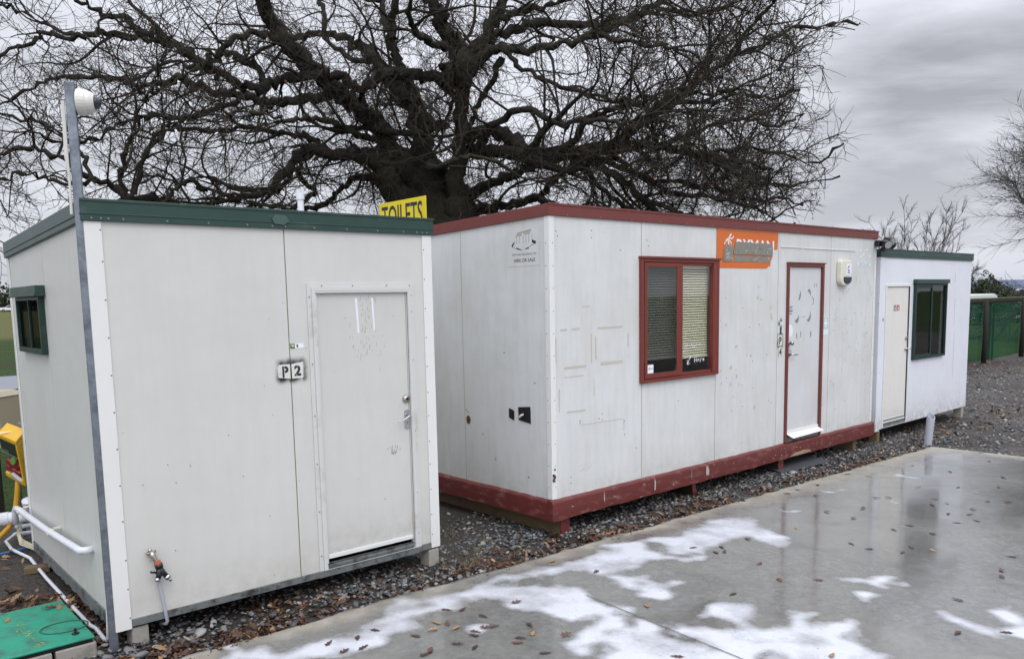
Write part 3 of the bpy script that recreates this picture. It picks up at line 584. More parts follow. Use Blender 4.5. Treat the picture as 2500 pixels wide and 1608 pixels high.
# yard to the right and beyond the slab's end
n = 26000; u_ = r.uniform(5.2, 19, n); v_ = r.uniform(-7, 3.4, n); k_ = (r.random(n) < np.clip(1.35 - (u_ - 5) / 15, .25, 1)) & ~((u_ > 6) & (u_ < 9.6) & (v_ > .35) & (v_ < 2.6)) & (r.random(n) < clump(u_, v_, .7, 2) + .35)
x_ = O2[0] + cY * u_ - sY * v_; y_ = O2[1] + sY * u_ + cY * v_; dx, dy = x_ - SC[0], y_ - SC[1]
a_ = (dx * SD[1] - dy * SD[0]) / det; b_ = (SE[0] * dy - SE[1] * dx) / det; k_ &= ~((a_ > -.02) & (b_ > -.02)); k_ &= ~((a_ > -1.0) & (b_ < 0) & (b_ > -1.75) & (u_ < 6.2))
P = np.stack([x_, y_, np.full(n, .0)], 1)[k_]
tag(stones('yard_stones', P, np.clip(.017 * np.exp(r.normal(0, .35, len(P))), .009, .05), JV, JF, 6, SM, [.26, .32, .18, .08, .16]), kind='stuff')

# leaves ----------------------------------------------------------
def leafshape(seed, curl):
    """a lobed oak leaf, 2 units long, curling up at the rim"""
    rr_ = random.Random(seed); n = 17; mb = MB(); V = []; bend = rr_.uniform(-.5, .5); tw = rr_.uniform(-.5, .5)
    for i in range(n):
        q = i / (n - 1); xx_ = -1 + 2 * q
        w = (.31 * math.sin(math.pi * min(1, q * 1.02) ** .85) ** .7 * (1 + .36 * math.sin(q * 3.6 * 2 * math.pi + rr_.uniform(-.5, .5))) if .04 < q < .995 else .02)
        if q < .14: w = .03
        cy_ = bend * (q - .5) ** 2
        for k, sgn in ((0, -1), (1, -.5), (2, 0), (3, .5), (4, 1)):
            ww = w * sgn * rr_.uniform(.88, 1.12)
            V.append((xx_, cy_ + ww, curl * (abs(ww) * 1.1) ** 1.3 + curl * .5 * (q - .4) ** 2 + .06 * math.sin(6 * q + seed) * curl + tw * ww * .35 + .02))
    return V, [(i * 5 + k, i * 5 + 5 + k, i * 5 + 6 + k, i * 5 + 1 + k) for i in range(n - 1) for k in range(4)]
LV = [leafshape(i, c) for i, c in enumerate((.06, .3, .7, .15, .5, .03))]
protos = {}
kinds = [('leaf_brown', 'brown oak leaf lying on the concrete slab'), ('leaf_dark', 'dark soaked oak leaf stuck to the wet concrete slab'), ('leaf_tan', 'pale tan oak leaf lying on the concrete slab')]
rl = random.Random(77)
for i, (x, y, s) in enumerate(LEAVES):
    k = rl.choice([0, 0, 0, 1, 1, 1, 2]) if s < .05 else rl.choice([0, 0, 1])
    sh_ = rl.randrange(6)
    if (k, sh_) not in protos:
        mb = MB(); mb.add(*LV[sh_]); o = mb.build('fallen_leaf', M[kinds[k][0]], smooth=True); protos[k, sh_] = o
        tag(o, kinds[k][1], 'leaf', 'oak leaves scattered on the slab')
    else:
        o = protos[k, sh_].copy(); C.objects.link(o)
    s *= 1.45
    o.location = (x, y, .034); o.scale = (s, s, s * rl.uniform(.5, 1.1)); o.rotation_euler = (rl.uniform(-.08, .08), rl.uniform(-.08, .08), rl.uniform(0, 6.28))
def litter(name, spots, seed, mats, w, size=(.022, .05)):
    """heap of many leaves as one mesh"""
    r = np.random.default_rng(seed); VV = []; FF = []; MI = []; o_ = 0
    for (x, y, rad, n, h) in spots:
        for _ in range(n):
            V, Fc = LV[r.integers(6)]; a = np.array(V); q = r.uniform(*size)
            rot = np.array(Matrix.Rotation(r.uniform(0, 6.28), 3, 'Z') @ Matrix.Rotation(r.normal(0, .45), 3, 'X') @ Matrix.Rotation(r.normal(0, .35), 3, 'Y'))
            d = rad * math.sqrt(r.random()); th = r.uniform(0, 6.28)
            a = (a * q) @ rot.T + np.array([x + d * math.cos(th), y + d * math.sin(th), .012 + h * r.random() * (1 - d / rad * .8)])
            VV.append(a); FF.append(np.array(Fc) + o_); MI += [int(r.choice(len(mats), p=w))] * len(Fc); o_ += len(a)
    return npmesh(name, np.concatenate(VV), np.concatenate(FF), None, smooth=True, mats=mats, mi=np.array(MI))
sp = []
rq = random.Random(21)
for _ in range(230):
    s0 = rq.choice([rq.uniform(8.6, 11.2), rq.uniform(5.2, 8.6), rq.uniform(2.6, 5.2), rq.uniform(0, 3)]); t0 = -abs(rq.gauss(.05, .13)) - .02
    x, y = slabp(s0, t0); sp.append((x, y, rq.uniform(.04, .12), rq.randint(3, 12), .03))
for _ in range(45):
    s0 = rq.uniform(-.5, 11.4); x, y = slabp(s0, rq.uniform(-1.5, -.3)); sp.append((x, y, rq.uniform(.08, .3), rq.randint(1, 4), .02))
for (s0, t0) in ((9.75, -.1), (9.9, -.12), (10.05, -.15), (9.5, -.08), (9.3, -.08), (7.35, -.1), (7.25, -.14), (6.1, -.1), (5.95, -.12), (5.8, -.1), (4.6, -.3), (4.4, -.35), (10.3, -.35), (8.9, -.4)):
    x, y = slabp(s0, t0); sp.append((x, y, .20, 44, .05))
tag(litter('leaf_litter', sp, 2, [M['litter'], M['leaf_dark'], M['leaf_tan']], [.64, .29, .07]), kind='stuff')
sp = []
for _ in range(70):
    u = rq.uniform(6.2, 11.5); x, y, _z = site(u, rq.uniform(-.6, .25)); sp.append((x, y, rq.uniform(.1, .4), rq.randint(3, 12), .02))
for _ in range(120):
    u = rq.uniform(9.5, 22); x, y, _z = site(u, 3.5 - abs(rq.gauss(0, .9))); sp.append((x, y, rq.uniform(.2, .6), rq.randint(5, 16), .05))
tag(litter('leaf_litter', sp, 4, [M['litter'], M['leaf_dark'], M['leaf_tan']], [.6, .3, .1], (.022, .045)), kind='stuff')
sp = [(-3.25, 5.45, .25, 110, .09), (-3.45, 5.5, .24, 100, .10), (-3.65, 5.4, .25, 90, .10), (-3.1, 5.6, .18, 40, .06), (-2.72, 5.25, .12, 30, .05), (-2.62, 5.08, .12, 34, .05), (-2.55, 4.95, .1, 26, .04), (-2.85, 5.35, .1, 16, .03), (-3.9, 6.6, .3, 14, .03), (-4.3, 6.5, .3, 16, .03), (-3.6, 5.9, .3, 8, .02), (-4.0, 5.6, .4, 20, .03)]
tag(litter('leaf_litter', sp, 6, [M['litter'], M['leaf_dark'], M['leaf_tan']], [.6, .2, .2]), kind='stuff')
# dead grass and weeds along the skids
def tufts(name, spots, seed, mat):
    r = random.Random(seed); mb = MB()
    for (x, y, n, h) in spots:
        for _ in range(n):
            a = r.uniform(0, 6.28); d = r.uniform(0, .06); px_, py_ = x + d * math.cos(a), y + d * math.sin(a); hh = h * r.uniform(.4, 1); lx, ly = r.gauss(0, .5) * hh, r.gauss(0, .5) * hh; w = .0022
            q = [(px_ + lx * k * k, py_ + ly * k * k, hh * k * (1 - .25 * k)) for k in (0, .35, .7, 1)]
            pa, pb = w * math.sin(a), -w * math.cos(a); V = []
            for k, p3 in enumerate(q): g_ = 1 - k / 3.4; V += [(p3[0] - pa * g_, p3[1] - pb * g_, p3[2]), (p3[0] + pa * g_, p3[1] + pb * g_, p3[2])]
            mb.add(V, [(0, 1, 3, 2), (2, 3, 5, 4), (4, 5, 7, 6)])
    return mb.build(name, mat)
M['weed'] = simple('dead_straw_weeds', '7a6a48', .8, var=.3, vscale=3)
M['weed_green'] = simple('dull_green_grass', '3f4a24', .8, var=.3, vscale=3)
sp = [(*site(rq.uniform(0, 6), rq.uniform(-.2, .3))[:2], rq.randint(3, 10), rq.uniform(.05, .16)) for _ in range(40)] + [(*site(rq.uniform(-2.2, -.4), rq.uniform(-.2, .8))[:2], rq.randint(4, 12), rq.uniform(.06, .2)) for _ in range(26)] + [(*slabp(rq.uniform(0, 11), rq.uniform(-.6, -.06)), rq.randint(2, 8), rq.uniform(.03, .08)) for _ in range(60)]
tag(tufts('dead_grass', sp, 3, M['weed']), kind='stuff')
sp = [(-4.9 - rq.uniform(0, 3.5), 8.2 + rq.uniform(0, 7), 12, rq.uniform(.04, .09)) for _ in range(500)]
tag(tufts('grass_blades', sp, 5, M['weed_green']), kind='stuff')
# ---------------------------------------------------------------- helpers for cabins
def cabin_shell(root, L, Wd, zb, ztf, ztb, fronts, sides, holes_f, holes_s, wm, th=.05, joint=None):
    """wall panels of the four sides (gaps between panels), floor, roof sheet, lining"""
    zt = lambda a: ztf
    zs = lambda a: ztf + (ztb - ztf) * a / Wd
    g = .0040
    for a0, a1 in zip(fronts, fronts[1:]):
        wall_piece(MB(), a0, a1, zb, zt, [], th, PF) if False else None
        mb = MB(); wall_piece(mb, a0 + (g if a0 > 0 else 0), a1 - (g if a1 < L else 0), zb, zt, [h for h in holes_f if h[0] < a1 and h[1] > a0], th, PF); mb.build('wall_panel', wm, root)
    jm = MB()
    for a in fronts[1:-1]:
        hs = [h for h in holes_f if h[0] <= a <= h[1]]
        zz_ = [(zb, ztf)] if not hs else [(zb, hs[0][2]), (hs[0][3], ztf)]
        for b0, b1 in zz_: jm = MB(); jm.box(a - g, a + g, .003, .02, b0, b1 - .003); jm.build('panel_joint', M['joint'], root)
    for a0, a1 in zip(sides, sides[1:]):
        a0_, a1_ = max(a0, th), min(a1, Wd - th)
        mb = MB(); wall_piece(mb, a0_ + (g if a0 > 0 else 0), a1_ - (g if a1 < Wd else 0), zb, zs, [h for h in holes_s if h[0] < a1 and h[1] > a0], th, PS); mb.build('wall_panel', wm, root)
        mb = MB(); wall_piece(mb, a0_, a1_, zb, zs, [], th, lambda a, d, z: (L - d, a, z)); mb.build('wall_panel', wm, root)
    for a in sides[1:-1]: jm = MB(); jm.box(.003, .02, a - g, a + g, zb, zs(a) - .003); jm.build('panel_joint', M['joint'], root)
    mb = MB(); wall_piece(mb, 0, L, zb, lambda a: ztb, [], th, lambda a, d, z: (a, Wd - d, z)); mb.build('wall_panel', wm, root)
    mb = MB(); mb.box(th, L - th, th, Wd - th, zb - .0, zb + .03); mb.build('floor', M['wood_dark'], root)
    mb = MB(); mb.hexa([(.01, .01, ztf + .001), (L - .01, .01, ztf + .001), (L - .01, Wd - .01, ztb + .001), (.01, Wd - .01, ztb + .001)], [(.01, .01, ztf + .06), (L - .01, .01, ztf + .06), (L - .01, Wd - .01, ztb + .06), (.01, Wd - .01, ztb + .06)]); mb.build('roof', M['roofmetal'], root)
def fascia(root, L, Wd, zf0, zf1, zb0, zb1, mat, out=.03, lip=.012, ridge=True):
    """folded metal barge boards round the roof edge; zf* front, zb* back heights"""
    f = MB(); f.box(-out, L + out, -out, 0, zf0, zf1)
    if ridge: f.box(-out - .006, L + out + .006, -out - .006, -out, zf1 - .012, zf1 + .004); f.box(-out, L + out, -out - .004, -out, zf0 + .036, zf0 + .044)
    f.build('fascia', mat, root, bevel=.003)
    for x0, x1, sg in ((-out, 0, -1), (L, L + out, 1)):
        f = MB(); f.hexa([(x0, .0005, zf0), (x1, .0005, zf0), (x1, Wd, zb0), (x0, Wd, zb0)], [(x0, .0005, zf1), (x1, .0005, zf1), (x1, Wd, zb1), (x0, Wd, zb1)])
        if ridge:
            xo = x0 - .005 if sg < 0 else x1; k0, k1 = .036, .044
            f.hexa([(xo, .001, zf0 + k0), (xo + .005, .001, zf0 + k0), (xo + .005, Wd, zb0 + k0), (xo, Wd, zb0 + k0)], [(xo, .001, zf0 + k1), (xo + .005, .001, zf0 + k1), (xo + .005, Wd, zb0 + k1), (xo, Wd, zb0 + k1)])
        f.build('fascia', mat, root, bevel=.003)
    f = MB(); f.box(-out, L + out, Wd, Wd + out, zb0, zb1); f.build('fascia', mat, root, bevel=.003)
def rivets(root, pts, mat, r=.005, ax='y', name='rivets'):
    mb = MB()
    for a, z, d in pts: mb.disc(a, d, z, r, 8, .0025) if ax == 'y' else mb.disc(d, a, z, r, 8, .0025, 'x')
    return mb.build(name, mat, root)
def spray_patch(name, root, x0, x1, z0, z1, feather, strength, y):
    cxm, czm = (x0 + x1) / 2, (z0 + z1) / 2; hw, hh = (x1 - x0) / 2, (z1 - z0) / 2; e_ = feather * 1.02
    mb = MB(); mb.quad((-hw - e_, 0, -hh - e_), (hw + e_, 0, -hh - e_), (hw + e_, 0, hh + e_), (-hw - e_, 0, hh + e_))
    return mb.build(name, sprayat('overspray', hw, hh, feather, strength), root, loc=(cxm, y, czm))
def flat(name, root, pts, y, mat, ax='y', th=.0008):
    mb = MB(); mb.poly(pts, y, y - th, ax); return mb.build(name, mat, root)
def rect(x0, x1, z0, z1): return [(x0, z0), (x1, z0), (x1, z1), (x0, z1)]
def crescent(cx_, cz, r, a0, a1, w, n=10):
    o = [(cx_ + r * math.cos(a0 + (a1 - a0) * i / n), cz + 1.4 * r * math.sin(a0 + (a1 - a0) * i / n)) for i in range(n + 1)]
    q = [(cx_ + (r - w * math.sin(math.pi * i / n)) * math.cos(a0 + (a1 - a0) * i / n), cz + 1.4 * (r - w * math.sin(math.pi * i / n)) * math.sin(a0 + (a1 - a0) * i / n)) for i in range(n - 1, 0, -1)]
    return o + q

# ================================================================ cabin 1: green trimmed, door "P 2"
c1 = thing('portable_cabin', 'cream portable cabin with dark green roof trim, white door and P 2 stencilled beside it', 'cabin', (-2.4115, 4.7546, 0), .7108)
L1, W1 = 2.387, 2.349
DH = (1.405, 2.168, .22, 2.165)
WS = (1.215, 1.965, 1.775, 2.17)
cabin_shell(c1, L1, W1, .152, 2.575, 2.480, [0, 1.206, L1], [0, 1.16, W1], [DH], [WS], M['wall_cream'])
fascia(c1, L1, W1, 2.570, 2.690, 2.475, 2.593, M['green'], .022)
mb = MB(); mb.box(-.009, .083, -.009, -.001, .128, 2.569); mb.box(-.009, -.001, -.001, .055, .128, 2.569); mb.build('corner_flashing', M['trim_white'], c1, bevel=.003)
mb = MB(); mb.box(2.311, L1 + .009, -.009, -.001, .150, 2.569); mb.box(L1 + .001, L1 + .009, -.001, .055, .150, 2.569); mb.build('corner_flashing', M['trim_white'], c1, bevel=.003)
mb = MB(); mb.box(-.009, -.001, W1 - .05, W1 + .009, .150, 2.47); mb.box(-.001, .05, W1 + .001, W1 + .009, .150, 2.47); mb.build('corner_flashing', M['trim_white'], c1, bevel=.003)
mb = MB(); mb.box(.085, 1.345, -.012, -.001, .142, .188); mb.box(1.345, 2.22, -.010, -.001, .138, .186); mb.box(2.221, 2.309, -.012, -.001, .146, .196); mb.build('bottom_rail', M['galv_dirty'], c1, bevel=.002)
mb = MB(); mb.box(-.011, -.001, .057, W1 - .052, .138, .205); mb.build('bottom_rail', M['galv_dirty'], c1, bevel=.002)
# ragged mastic along the bottom of the end wall
mb = MB(); rr = random.Random(2); P = [(.057, .150)] + [(.057 + i * .06, .15 + rr.uniform(0, .035)) for i in range(1, 38)] + [(2.29, .150), (2.29, .12)] + [(2.29 - i * .06, .12 + rr.uniform(-.012, .02)) for i in range(1, 37)] + [(.057, .12)]
mb.poly(P, -.0115, -.0135, 'x'); mb.build('peeling_sealant', M['galv_dirty'], c1)
# door set
fr = MB(); ring(fr, 1.349, 2.219, .187, 2.212, .030, -.009, -.001, PF, wt=.028, wb=.001); ring(fr, 1.3795, 2.1885, .188, 2.1835, .027, -.018, -.001, PF, wt=.024, wb=.0005); fr.build('door_frame', M['trim_grey'], c1, bevel=.003)
fr = MB(); fr.box(1.407, 1.418, -.012, .03, .232, 2.158); fr.box(2.152, 2.161, -.012, .03, .232, 2.158); fr.box(1.407, 2.161, -.020, .03, 2.146, 2.158); fr.build('door_stop', M['trim_grey'], c1)
gp = MB(); gp.box(2.1525, 2.1555, -.0135, -.012, .24, 2.146); gp.build('door_gap', M['shadow_gap'], c1)
dr = thing('door', None, None); dr.parent = c1
mb = MB(); mb.box(1.4195, 2.1505, .004, .04, .262, 2.1445); mb.build('door_leaf', M['door_white'], dr, bevel=.002)
mb = MB(); mb.box(1.424, 2.146, -.006, .004, .262, .292); mb.build('kick_rail', M['trim_white'], dr, bevel=.002)
for a0, a1, z0, z1 in ((1.725, 1.742, 1.86, 2.106), (1.858, 1.873, 1.872, 2.107)): flat('tape_strip', dr, [(a0, z1), (a1, z1), (a1 + .008, z0), (a0 + .012, z0)], .0035, M['sticker'])
rr = random.Random(9); mb = MB()
for _ in range(95):
    a, z = rr.gauss(1.80, .055), rr.uniform(1.66, 2.1); w, h = rr.uniform(.001, .004), rr.uniform(.004, .04)
    mb.poly([(a, z), (a + w, z + .003), (a + w, z + h), (a, z + h * .8)], .0038, .0031)
mb.build('torn_tape_residue', M['residue'], dr)
mb = MB()
for _ in range(18):
    a, z = rr.gauss(2.0, .03), rr.uniform(.93, .99); mb.poly([(a, z), (a + .003, z), (a + .008, z + .02), (a + .004, z + .02)], .0038, .0031)
mb.build('scuff', M['residue_dk'], dr)
lk = lathe([(.031, 0), (.031, .004), (.026, .016), (.017, .024), (.012, .024)], 20, 'y', (2.125, .004, 1.348)); lk.build('deadbolt', M['nickel'], dr, smooth=False, bevel=.001)
lk = lathe([(.011, 0), (.011, .003)], 14, 'y', (2.125, -.020, 1.348)); lk.build('keyhole', M['dark'], dr)
hp = MB(); hp.poly([(2.106 + .023 + .022 * math.cos(a), 1.255 + .012 * math.sin(a)) for a in [i * math.pi / 6 for i in range(7)]] + [(2.107 + .022 + .022 * math.cos(a), 1.131 + .012 * math.sin(a)) for a in [math.pi + i * math.pi / 6 for i in range(7)]], .004, -.004); hd = hp.build('handle', M['chrome'], dr, bevel=.0015)
lv = MB(); lv.tube([(2.130, .004, 1.226), (2.130, -.035, 1.226), (2.126, -.045, 1.224), (2.112, -.050, 1.218), (2.09, -.050, 1.206), (2.065, -.048, 1.196), (2.04, -.046, 1.190), (2.022, -.044, 1.192)], [.0085, .0085, .0085, .008, .007, .006, .005, .0035], 10); lv.build('lever', M['chrome'], hd, smooth=True)
kh = MB(); kh.disc(2.131, -.004, 1.172, .0045, 8, .001); kh.box(2.1295, 2.1325, -.0052, -.004, 1.155, 1.170); kh.build('keyhole', M['dark'], hd)
th_ = MB(); th_.box(1.421, 2.149, -.018, .03, .205, .222); th_.box(1.421, 2.149, -.008, .03, .188, .204); th_.build('door_sill', M['galv_dirty'], c1, bevel=.002)
# rivets and screws
rivets(c1, [(.075, z, -.009) for z in (.20, .38, .56, .80, 1.02, 1.24, 1.46, 1.68, 1.90, 2.12, 2.34, 2.52)] + [(2.322, z, -.009) for z in (.26, .42, .62, .82, 1.0, 1.2, 1.38, 1.58, 1.8, 2.02, 2.24, 2.46)] + [(1.362, z, -.016) for z in (.3, .62, .96, 1.3, 1.66, 2.12)] + [(2.19, z, -.016) for z in (.3, .62, 1.1, 1.64, 2.0, 2.12)] + [(a, 2.195, -.016) for a in (1.46, 1.7, 1.98, 2.18)], M['screw_rust'], .0048)
rivets(c1, [(a, 2.585, -.022) for a in (.03, .08, .12, .2, .45, .70, .95, 1.12, 1.21, 1.42, 1.67, 1.92, 2.14, 2.26, 2.31, 2.35)], M['screw'], .0065, name='roof_screws')
rivets(c1, [(a, .172, -.012) for a in (.3, .56, .60, .95, 1.0, 1.04, 1.09, 1.22, 1.32)] + [(a, .166, -.010) for a in (1.5, 1.72, 1.95, 2.12)] + [(2.26, .18, -.012)], M['screw'], .005, name='rail_screws')
rr = random.Random(14); rivets(c1, [(rr.uniform(.1, 1.1), rr.uniform(.3, 1.3), -.001) for _ in range(9)] + [(1.72 + .0, .25, -.001)] , M['dark'], .003, name='old_screw_holes')
# dent in the green trim
mb = MB(); mb.poly([(1.13, 2.60), (1.20, 2.594), (1.235, 2.62), (1.215, 2.655), (1.14, 2.66), (1.115, 2.63)], -.0285, -.031); mb.build('dented_patch', simple('scuffed_green', '41564f', .5, var=.3, vscale=30), c1)
# number tag and stencil
flat('number_tag', c1, rect(1.245, 1.309, 1.776, 1.808), -.001, M['sticker'])
flat('number_tag', c1, rect(1.212, 1.245, 1.775, 1.809), -.001, M['sticker_green'])
text('lettering', '1', M['ink'], c1, 1.257, 1.268, 1.782, 1.802, -.0022, .02)
mb = MB(); mb.poly(rect(1.218, 1.240, 1.801, 1.804), -.0018, -.0024); mb.poly([(1.222, 1.790), (1.237, 1.787), (1.238, 1.794), (1.223, 1.797)], -.0018, -.0024); mb.build('tag_mark', M['sticker'], c1)
spray_patch('overspray_soot', c1, 1.135, 1.197, 1.580, 1.670, .058, 1.5, -.0012)
spray_patch('overspray_soot', c1, 1.222, 1.292, 1.580, 1.675, .060, 1.3, -.0014)
flat('stencil_panel', c1, [(1.115, 1.585), (1.202, 1.572), (1.202, 1.672), (1.122, 1.672), (1.112, 1.64)], -.0016, M['paintwhite'])
flat('stencil_panel', c1, [(1.213, 1.572), (1.296, 1.572), (1.301, 1.684), (1.275, 1.680), (1.213, 1.672)], -.0016, M['paintwhite'])
text('lettering', 'P', M['ink'], c1, 1.144, 1.190, 1.585, 1.660, -.0028, .045)
text('lettering', '2', M['ink'], c1, 1.231, 1.281, 1.588, 1.661, -.0028, .045)
mb = MB(); mb.poly([(1.1585, 1.583), (1.161, 1.583), (1.160, 1.662), (1.1575, 1.662)], -.0036, -.0042); mb.poly([(1.2525, 1.648), (1.2545, 1.648), (1.2545, 1.663), (1.2525, 1.663)], -.0036, -.0042); mb.poly([(1.243, 1.586), (1.2455, 1.586), (1.251, 1.603), (1.2485, 1.603)], -.0036, -.0042); mb.build('stencil_bridge', M['paintwhite'], c1)
mb = MB(); mb.poly([(1.278, 1.575), (1.2795, 1.575), (1.281, 1.50), (1.2795, 1.50)], -.0028, -.0036); mb.poly([(1.285, 1.575), (1.287, 1.575), (1.289, 1.46), (1.2875, 1.46)], -.0028, -.0036); mb.build('paint_run', M['sticker'], c1)
mb = MB(); mb.poly([(1.145, 1.586), (1.151, 1.586), (1.157, 1.570), (1.163, 1.569), (1.158, 1.562), (1.148, 1.57)], -.0028, -.0034); mb.poly([(1.125, 1.606), (1.127, 1.606), (1.129, 1.618), (1.127, 1.618)], -.0028, -.0034); mb.build('paint_run', M['ink'], c1)
# end-wall window
wd = thing('window', None, None); wd.parent = c1
mb = MB(); ring(mb, 1.20, 1.98, 1.76, 2.16, .026, -.040, .01, PS, wt=.024, wb=.035); mb.build('window_frame', M['green_sash'], wd, bevel=.002)
mb = MB(); bar(mb, 1.15, 2.03, -.062, -.001, 2.18, 2.235, PS); bar(mb, 1.145, 2.035, -.072, -.001, 2.161, 2.1795, PS); mb.build('head_flashing', M['green'], wd, bevel=.002)
mb = MB(); bar(mb, 1.585, 1.600, -.030, .0, 1.7955, 2.1355, PS); mb.build('mullion', M['green_sash'], wd)
mb = MB(); bar(mb, 1.2265, 1.9535, -.02, -.014, 1.7955, 2.1355, PS); mb.build('pane', M['glass_dull'], wd)
# waste pipe clipped to the end wall
wp = thing('waste_pipe', None, None); wp.parent = c1
mb = MB(); mb.tube([(.0, .43, .55), (-.045, .43, .55), (-.066, .445, .549), (-.07, .50, .546), (-.07, 1.4, .488), (-.07, 2.50, .445), (-.07, 2.56, .435), (-.075, 2.585, .40), (-.075, 2.588, .30)], .024, 12); mb.build('pipe', M['pvc'], wp, smooth=True)
for yy, zz2 in ((1.28, .495), (2.36, .450)): mb = MB(); mb.tube([(-.07, yy - .012, zz2), (-.07, yy + .012, zz2)], .029, 12); mb.box(-.05, -.001, yy - .006, yy + .006, zz2 + .022, zz2 + .034); mb.build('pipe_clip', M['cream_plastic'], wp)
# tap with hose connectors on the front
tp = thing('tap', None, None); tp.parent = c1
mb = MB(); mb.tube([(.215, 0, .575), (.215, -.035, .575)], .014, 10); mb.tube([(.215, -.03, .59), (.222, -.04, .565), (.235, -.05, .53), (.243, -.055, .515)], [.016, .018, .014, .013], 10); mb.build('tap_body', M['nickel'], tp, smooth=True)
mb = MB(); mb.tube([(.185, -.032, .578), (.243, -.038, .590)], .008, 8); mb.tube([(.212, -.03, .585), (.210, -.028, .608)], .011, 8); mb.build('tap_handle', M['nickel'], tp, smooth=True)
mb = MB(); mb.tube([(.240, -.052, .530), (.245, -.055, .508)], .021, 12); mb.build('connector_collar', simple('orange_ring', 'b5603c', .4), tp)
mb = MB(); mb.tube([(.2445, -.055, .512), (.251, -.058, .486)], .024, 12); mb.tube([(.250, -.058, .49), (.245, -.058, .44), (.236, -.06, .42)], [.020, .018, .014], 10); mb.tube([(.250, -.058, .488), (.268, -.062, .452), (.288, -.066, .425)], [.018, .017, .015], 10); mb.tube([(.232, -.06, .46), (.205, -.062, .468), (.196, -.062, .472)], [.006, .006, .008], 8); mb.build('hose_splitter', M['dark'], tp, smooth=True)
mb = MB(); mb.tube([(.284, -.065, .43), (.297, -.067, .412)], .019, 12); mb.tube([(.296, -.067, .413), (.310, -.069, .392)], [.011, .008], 10); mb.tube([(.236, -.06, .425), (.228, -.062, .405)], .014, 10); mb.build('hose_connector', M['chrome'], tp, smooth=True)
mb = MB(); mb.tube([(.244, -.022, .47), (.250, -.022, .40), (.264, -.022, .30), (.276, -.022, .20), (.286, -.022, .125), (.284, -.006, .105), (.27, .06, .09)], .0105, 10); mb.build('feed_pipe', M['pvc_grey'], tp, smooth=True)
# roof vent
vp = MB(); vp.tube([(1.945, 1.2, 2.5), (1.945, 1.2, 2.93)], .026, 14); vp.tube([(1.945, 1.2, 2.93), (1.945, 1.2, 2.985)], .034, 14)
for i in range(12): a = i * math.pi / 6; vp.box(1.945 + .028 * math.cos(a) - .003, 1.945 + .028 * math.cos(a) + .003, 1.2 + .028 * math.sin(a) - .003, 1.2 + .028 * math.sin(a) + .003, 2.985, 3.012)
vp.build('vent_pipe', M['pvc'], c1)

# TOILETS board standing on the roof edge
ts_ = thing('toilets_sign', 'yellow TOILETS sign with black letters standing on the green trimmed roof', 'sign', c1.matrix_basis @ Vector((0, 0, 0)), .7108)
ts_.location = (-2.4115, 4.7546, 0)
mb = MB(); mb.box(2.352, 2.358, -.015, .635, 2.60, 2.862); mb.build('sign_board', M['yellow_sign'], ts_)
text('lettering', 'TOILETS', M['ink'], ts_, .60, .03, 2.660, 2.832, 2.3505, .012, face='x')
mb = MB(); mb.box(2.3585, 2.375, .10, .13, 2.60, 2.80); mb.box(2.3585, 2.375, .48, .51, 2.60, 2.80); mb.build('sign_bracket', M['galv'], ts_)

# ================================================================ cabin 2: long, red trim
c2 = thing('portable_cabin', 'long weathered white portable cabin with red trim and base beam, blinds in its window', 'cabin', (O2[0], O2[1], 0), YAW2)
L2, W2 = 6.0, 2.4
D2 = (3.79, 4.60, .352, 2.41); N2 = (1.185, 2.385, 1.285, 2.42)
cabin_shell(c2, L2, W2, .330, 2.768, 2.690, [0, 1.2, 2.4, 3.6, 4.8, L2], [0, 1.2, W2], [D2, N2], [], M['wall_white'])
fascia(c2, L2, W2, 2.764, 2.862, 2.686, 2.784, M['red'], .020, ridge=False)
mb = MB(); mb.box(-.026, L2 + .026, -.026, -.020, 2.851, 2.868); mb.build('fascia_lip', M['red'], c2)
mb = MB(); mb.box(-.007, .052, -.007, -.001, .345, 2.763); mb.box(-.007, -.001, -.001, .052, .345, 2.763); mb.build('corner_flashing', M['trim_white'], c2, bevel=.002)
mb = MB(); mb.box(L2 - .045, L2 + .007, -.007, -.001, .345, 2.763); mb.box(L2 + .001, L2 + .007, -.001, .052, .345, 2.763); mb.build('corner_flashing', M['trim_white'], c2, bevel=.002)
# base beam with knocked edges
def beam(name, a0, a1, pl, seed, n):
    r_ = random.Random(seed); mb = MB(); V = []
    for i in range(n + 1):
        a = a0 + (a1 - a0) * i / n; bz = .162 + r_.uniform(-.003, .003) + (r_.uniform(-.012, .004) if r_.random() < .12 else 0); oy = -.034 + r_.uniform(-.003, .003)
        tz = .338 + r_.uniform(-.003, .003)
        for d, z in ((oy, bz), (oy - .002, .24), (oy, tz - .022), (oy + .006, tz - .008), (-.006, tz + .004), (.03, tz + .004), (.03, bz + .01), (-.01, bz)): V.append(pl(a, d, z))
    k = 8; mb.add(V, [(i * k + j, (i + 1) * k + j, (i + 1) * k + (j + 1) % k, i * k + (j + 1) % k) for i in range(n) for j in range(k)] + [tuple(range(k)), tuple(n * k + j for j in range(k - 1, -1, -1))])
    return mb.build(name, M['red_worn'], c2)
beam('base_beam', -.034, L2 + .034, PF, 3, 60); beam('base_beam', .031, W2, PS, 4, 24)
beam('base_beam', .031, W2, lambda a, d, z: (L2 - d, a, z), 5, 10)
mb = MB(); rr = random.Random(6)
for a, w in ((.62, .010), (1.95, .004), (1.35, .02), (2.2, .05)):
    mb.poly([(a, .20 + rr.uniform(0, .05)), (a + w, .21), (a + w * 1.1, .33 - rr.uniform(0, .07)), (a + w * .1, .325)], -.0372, -.0385)
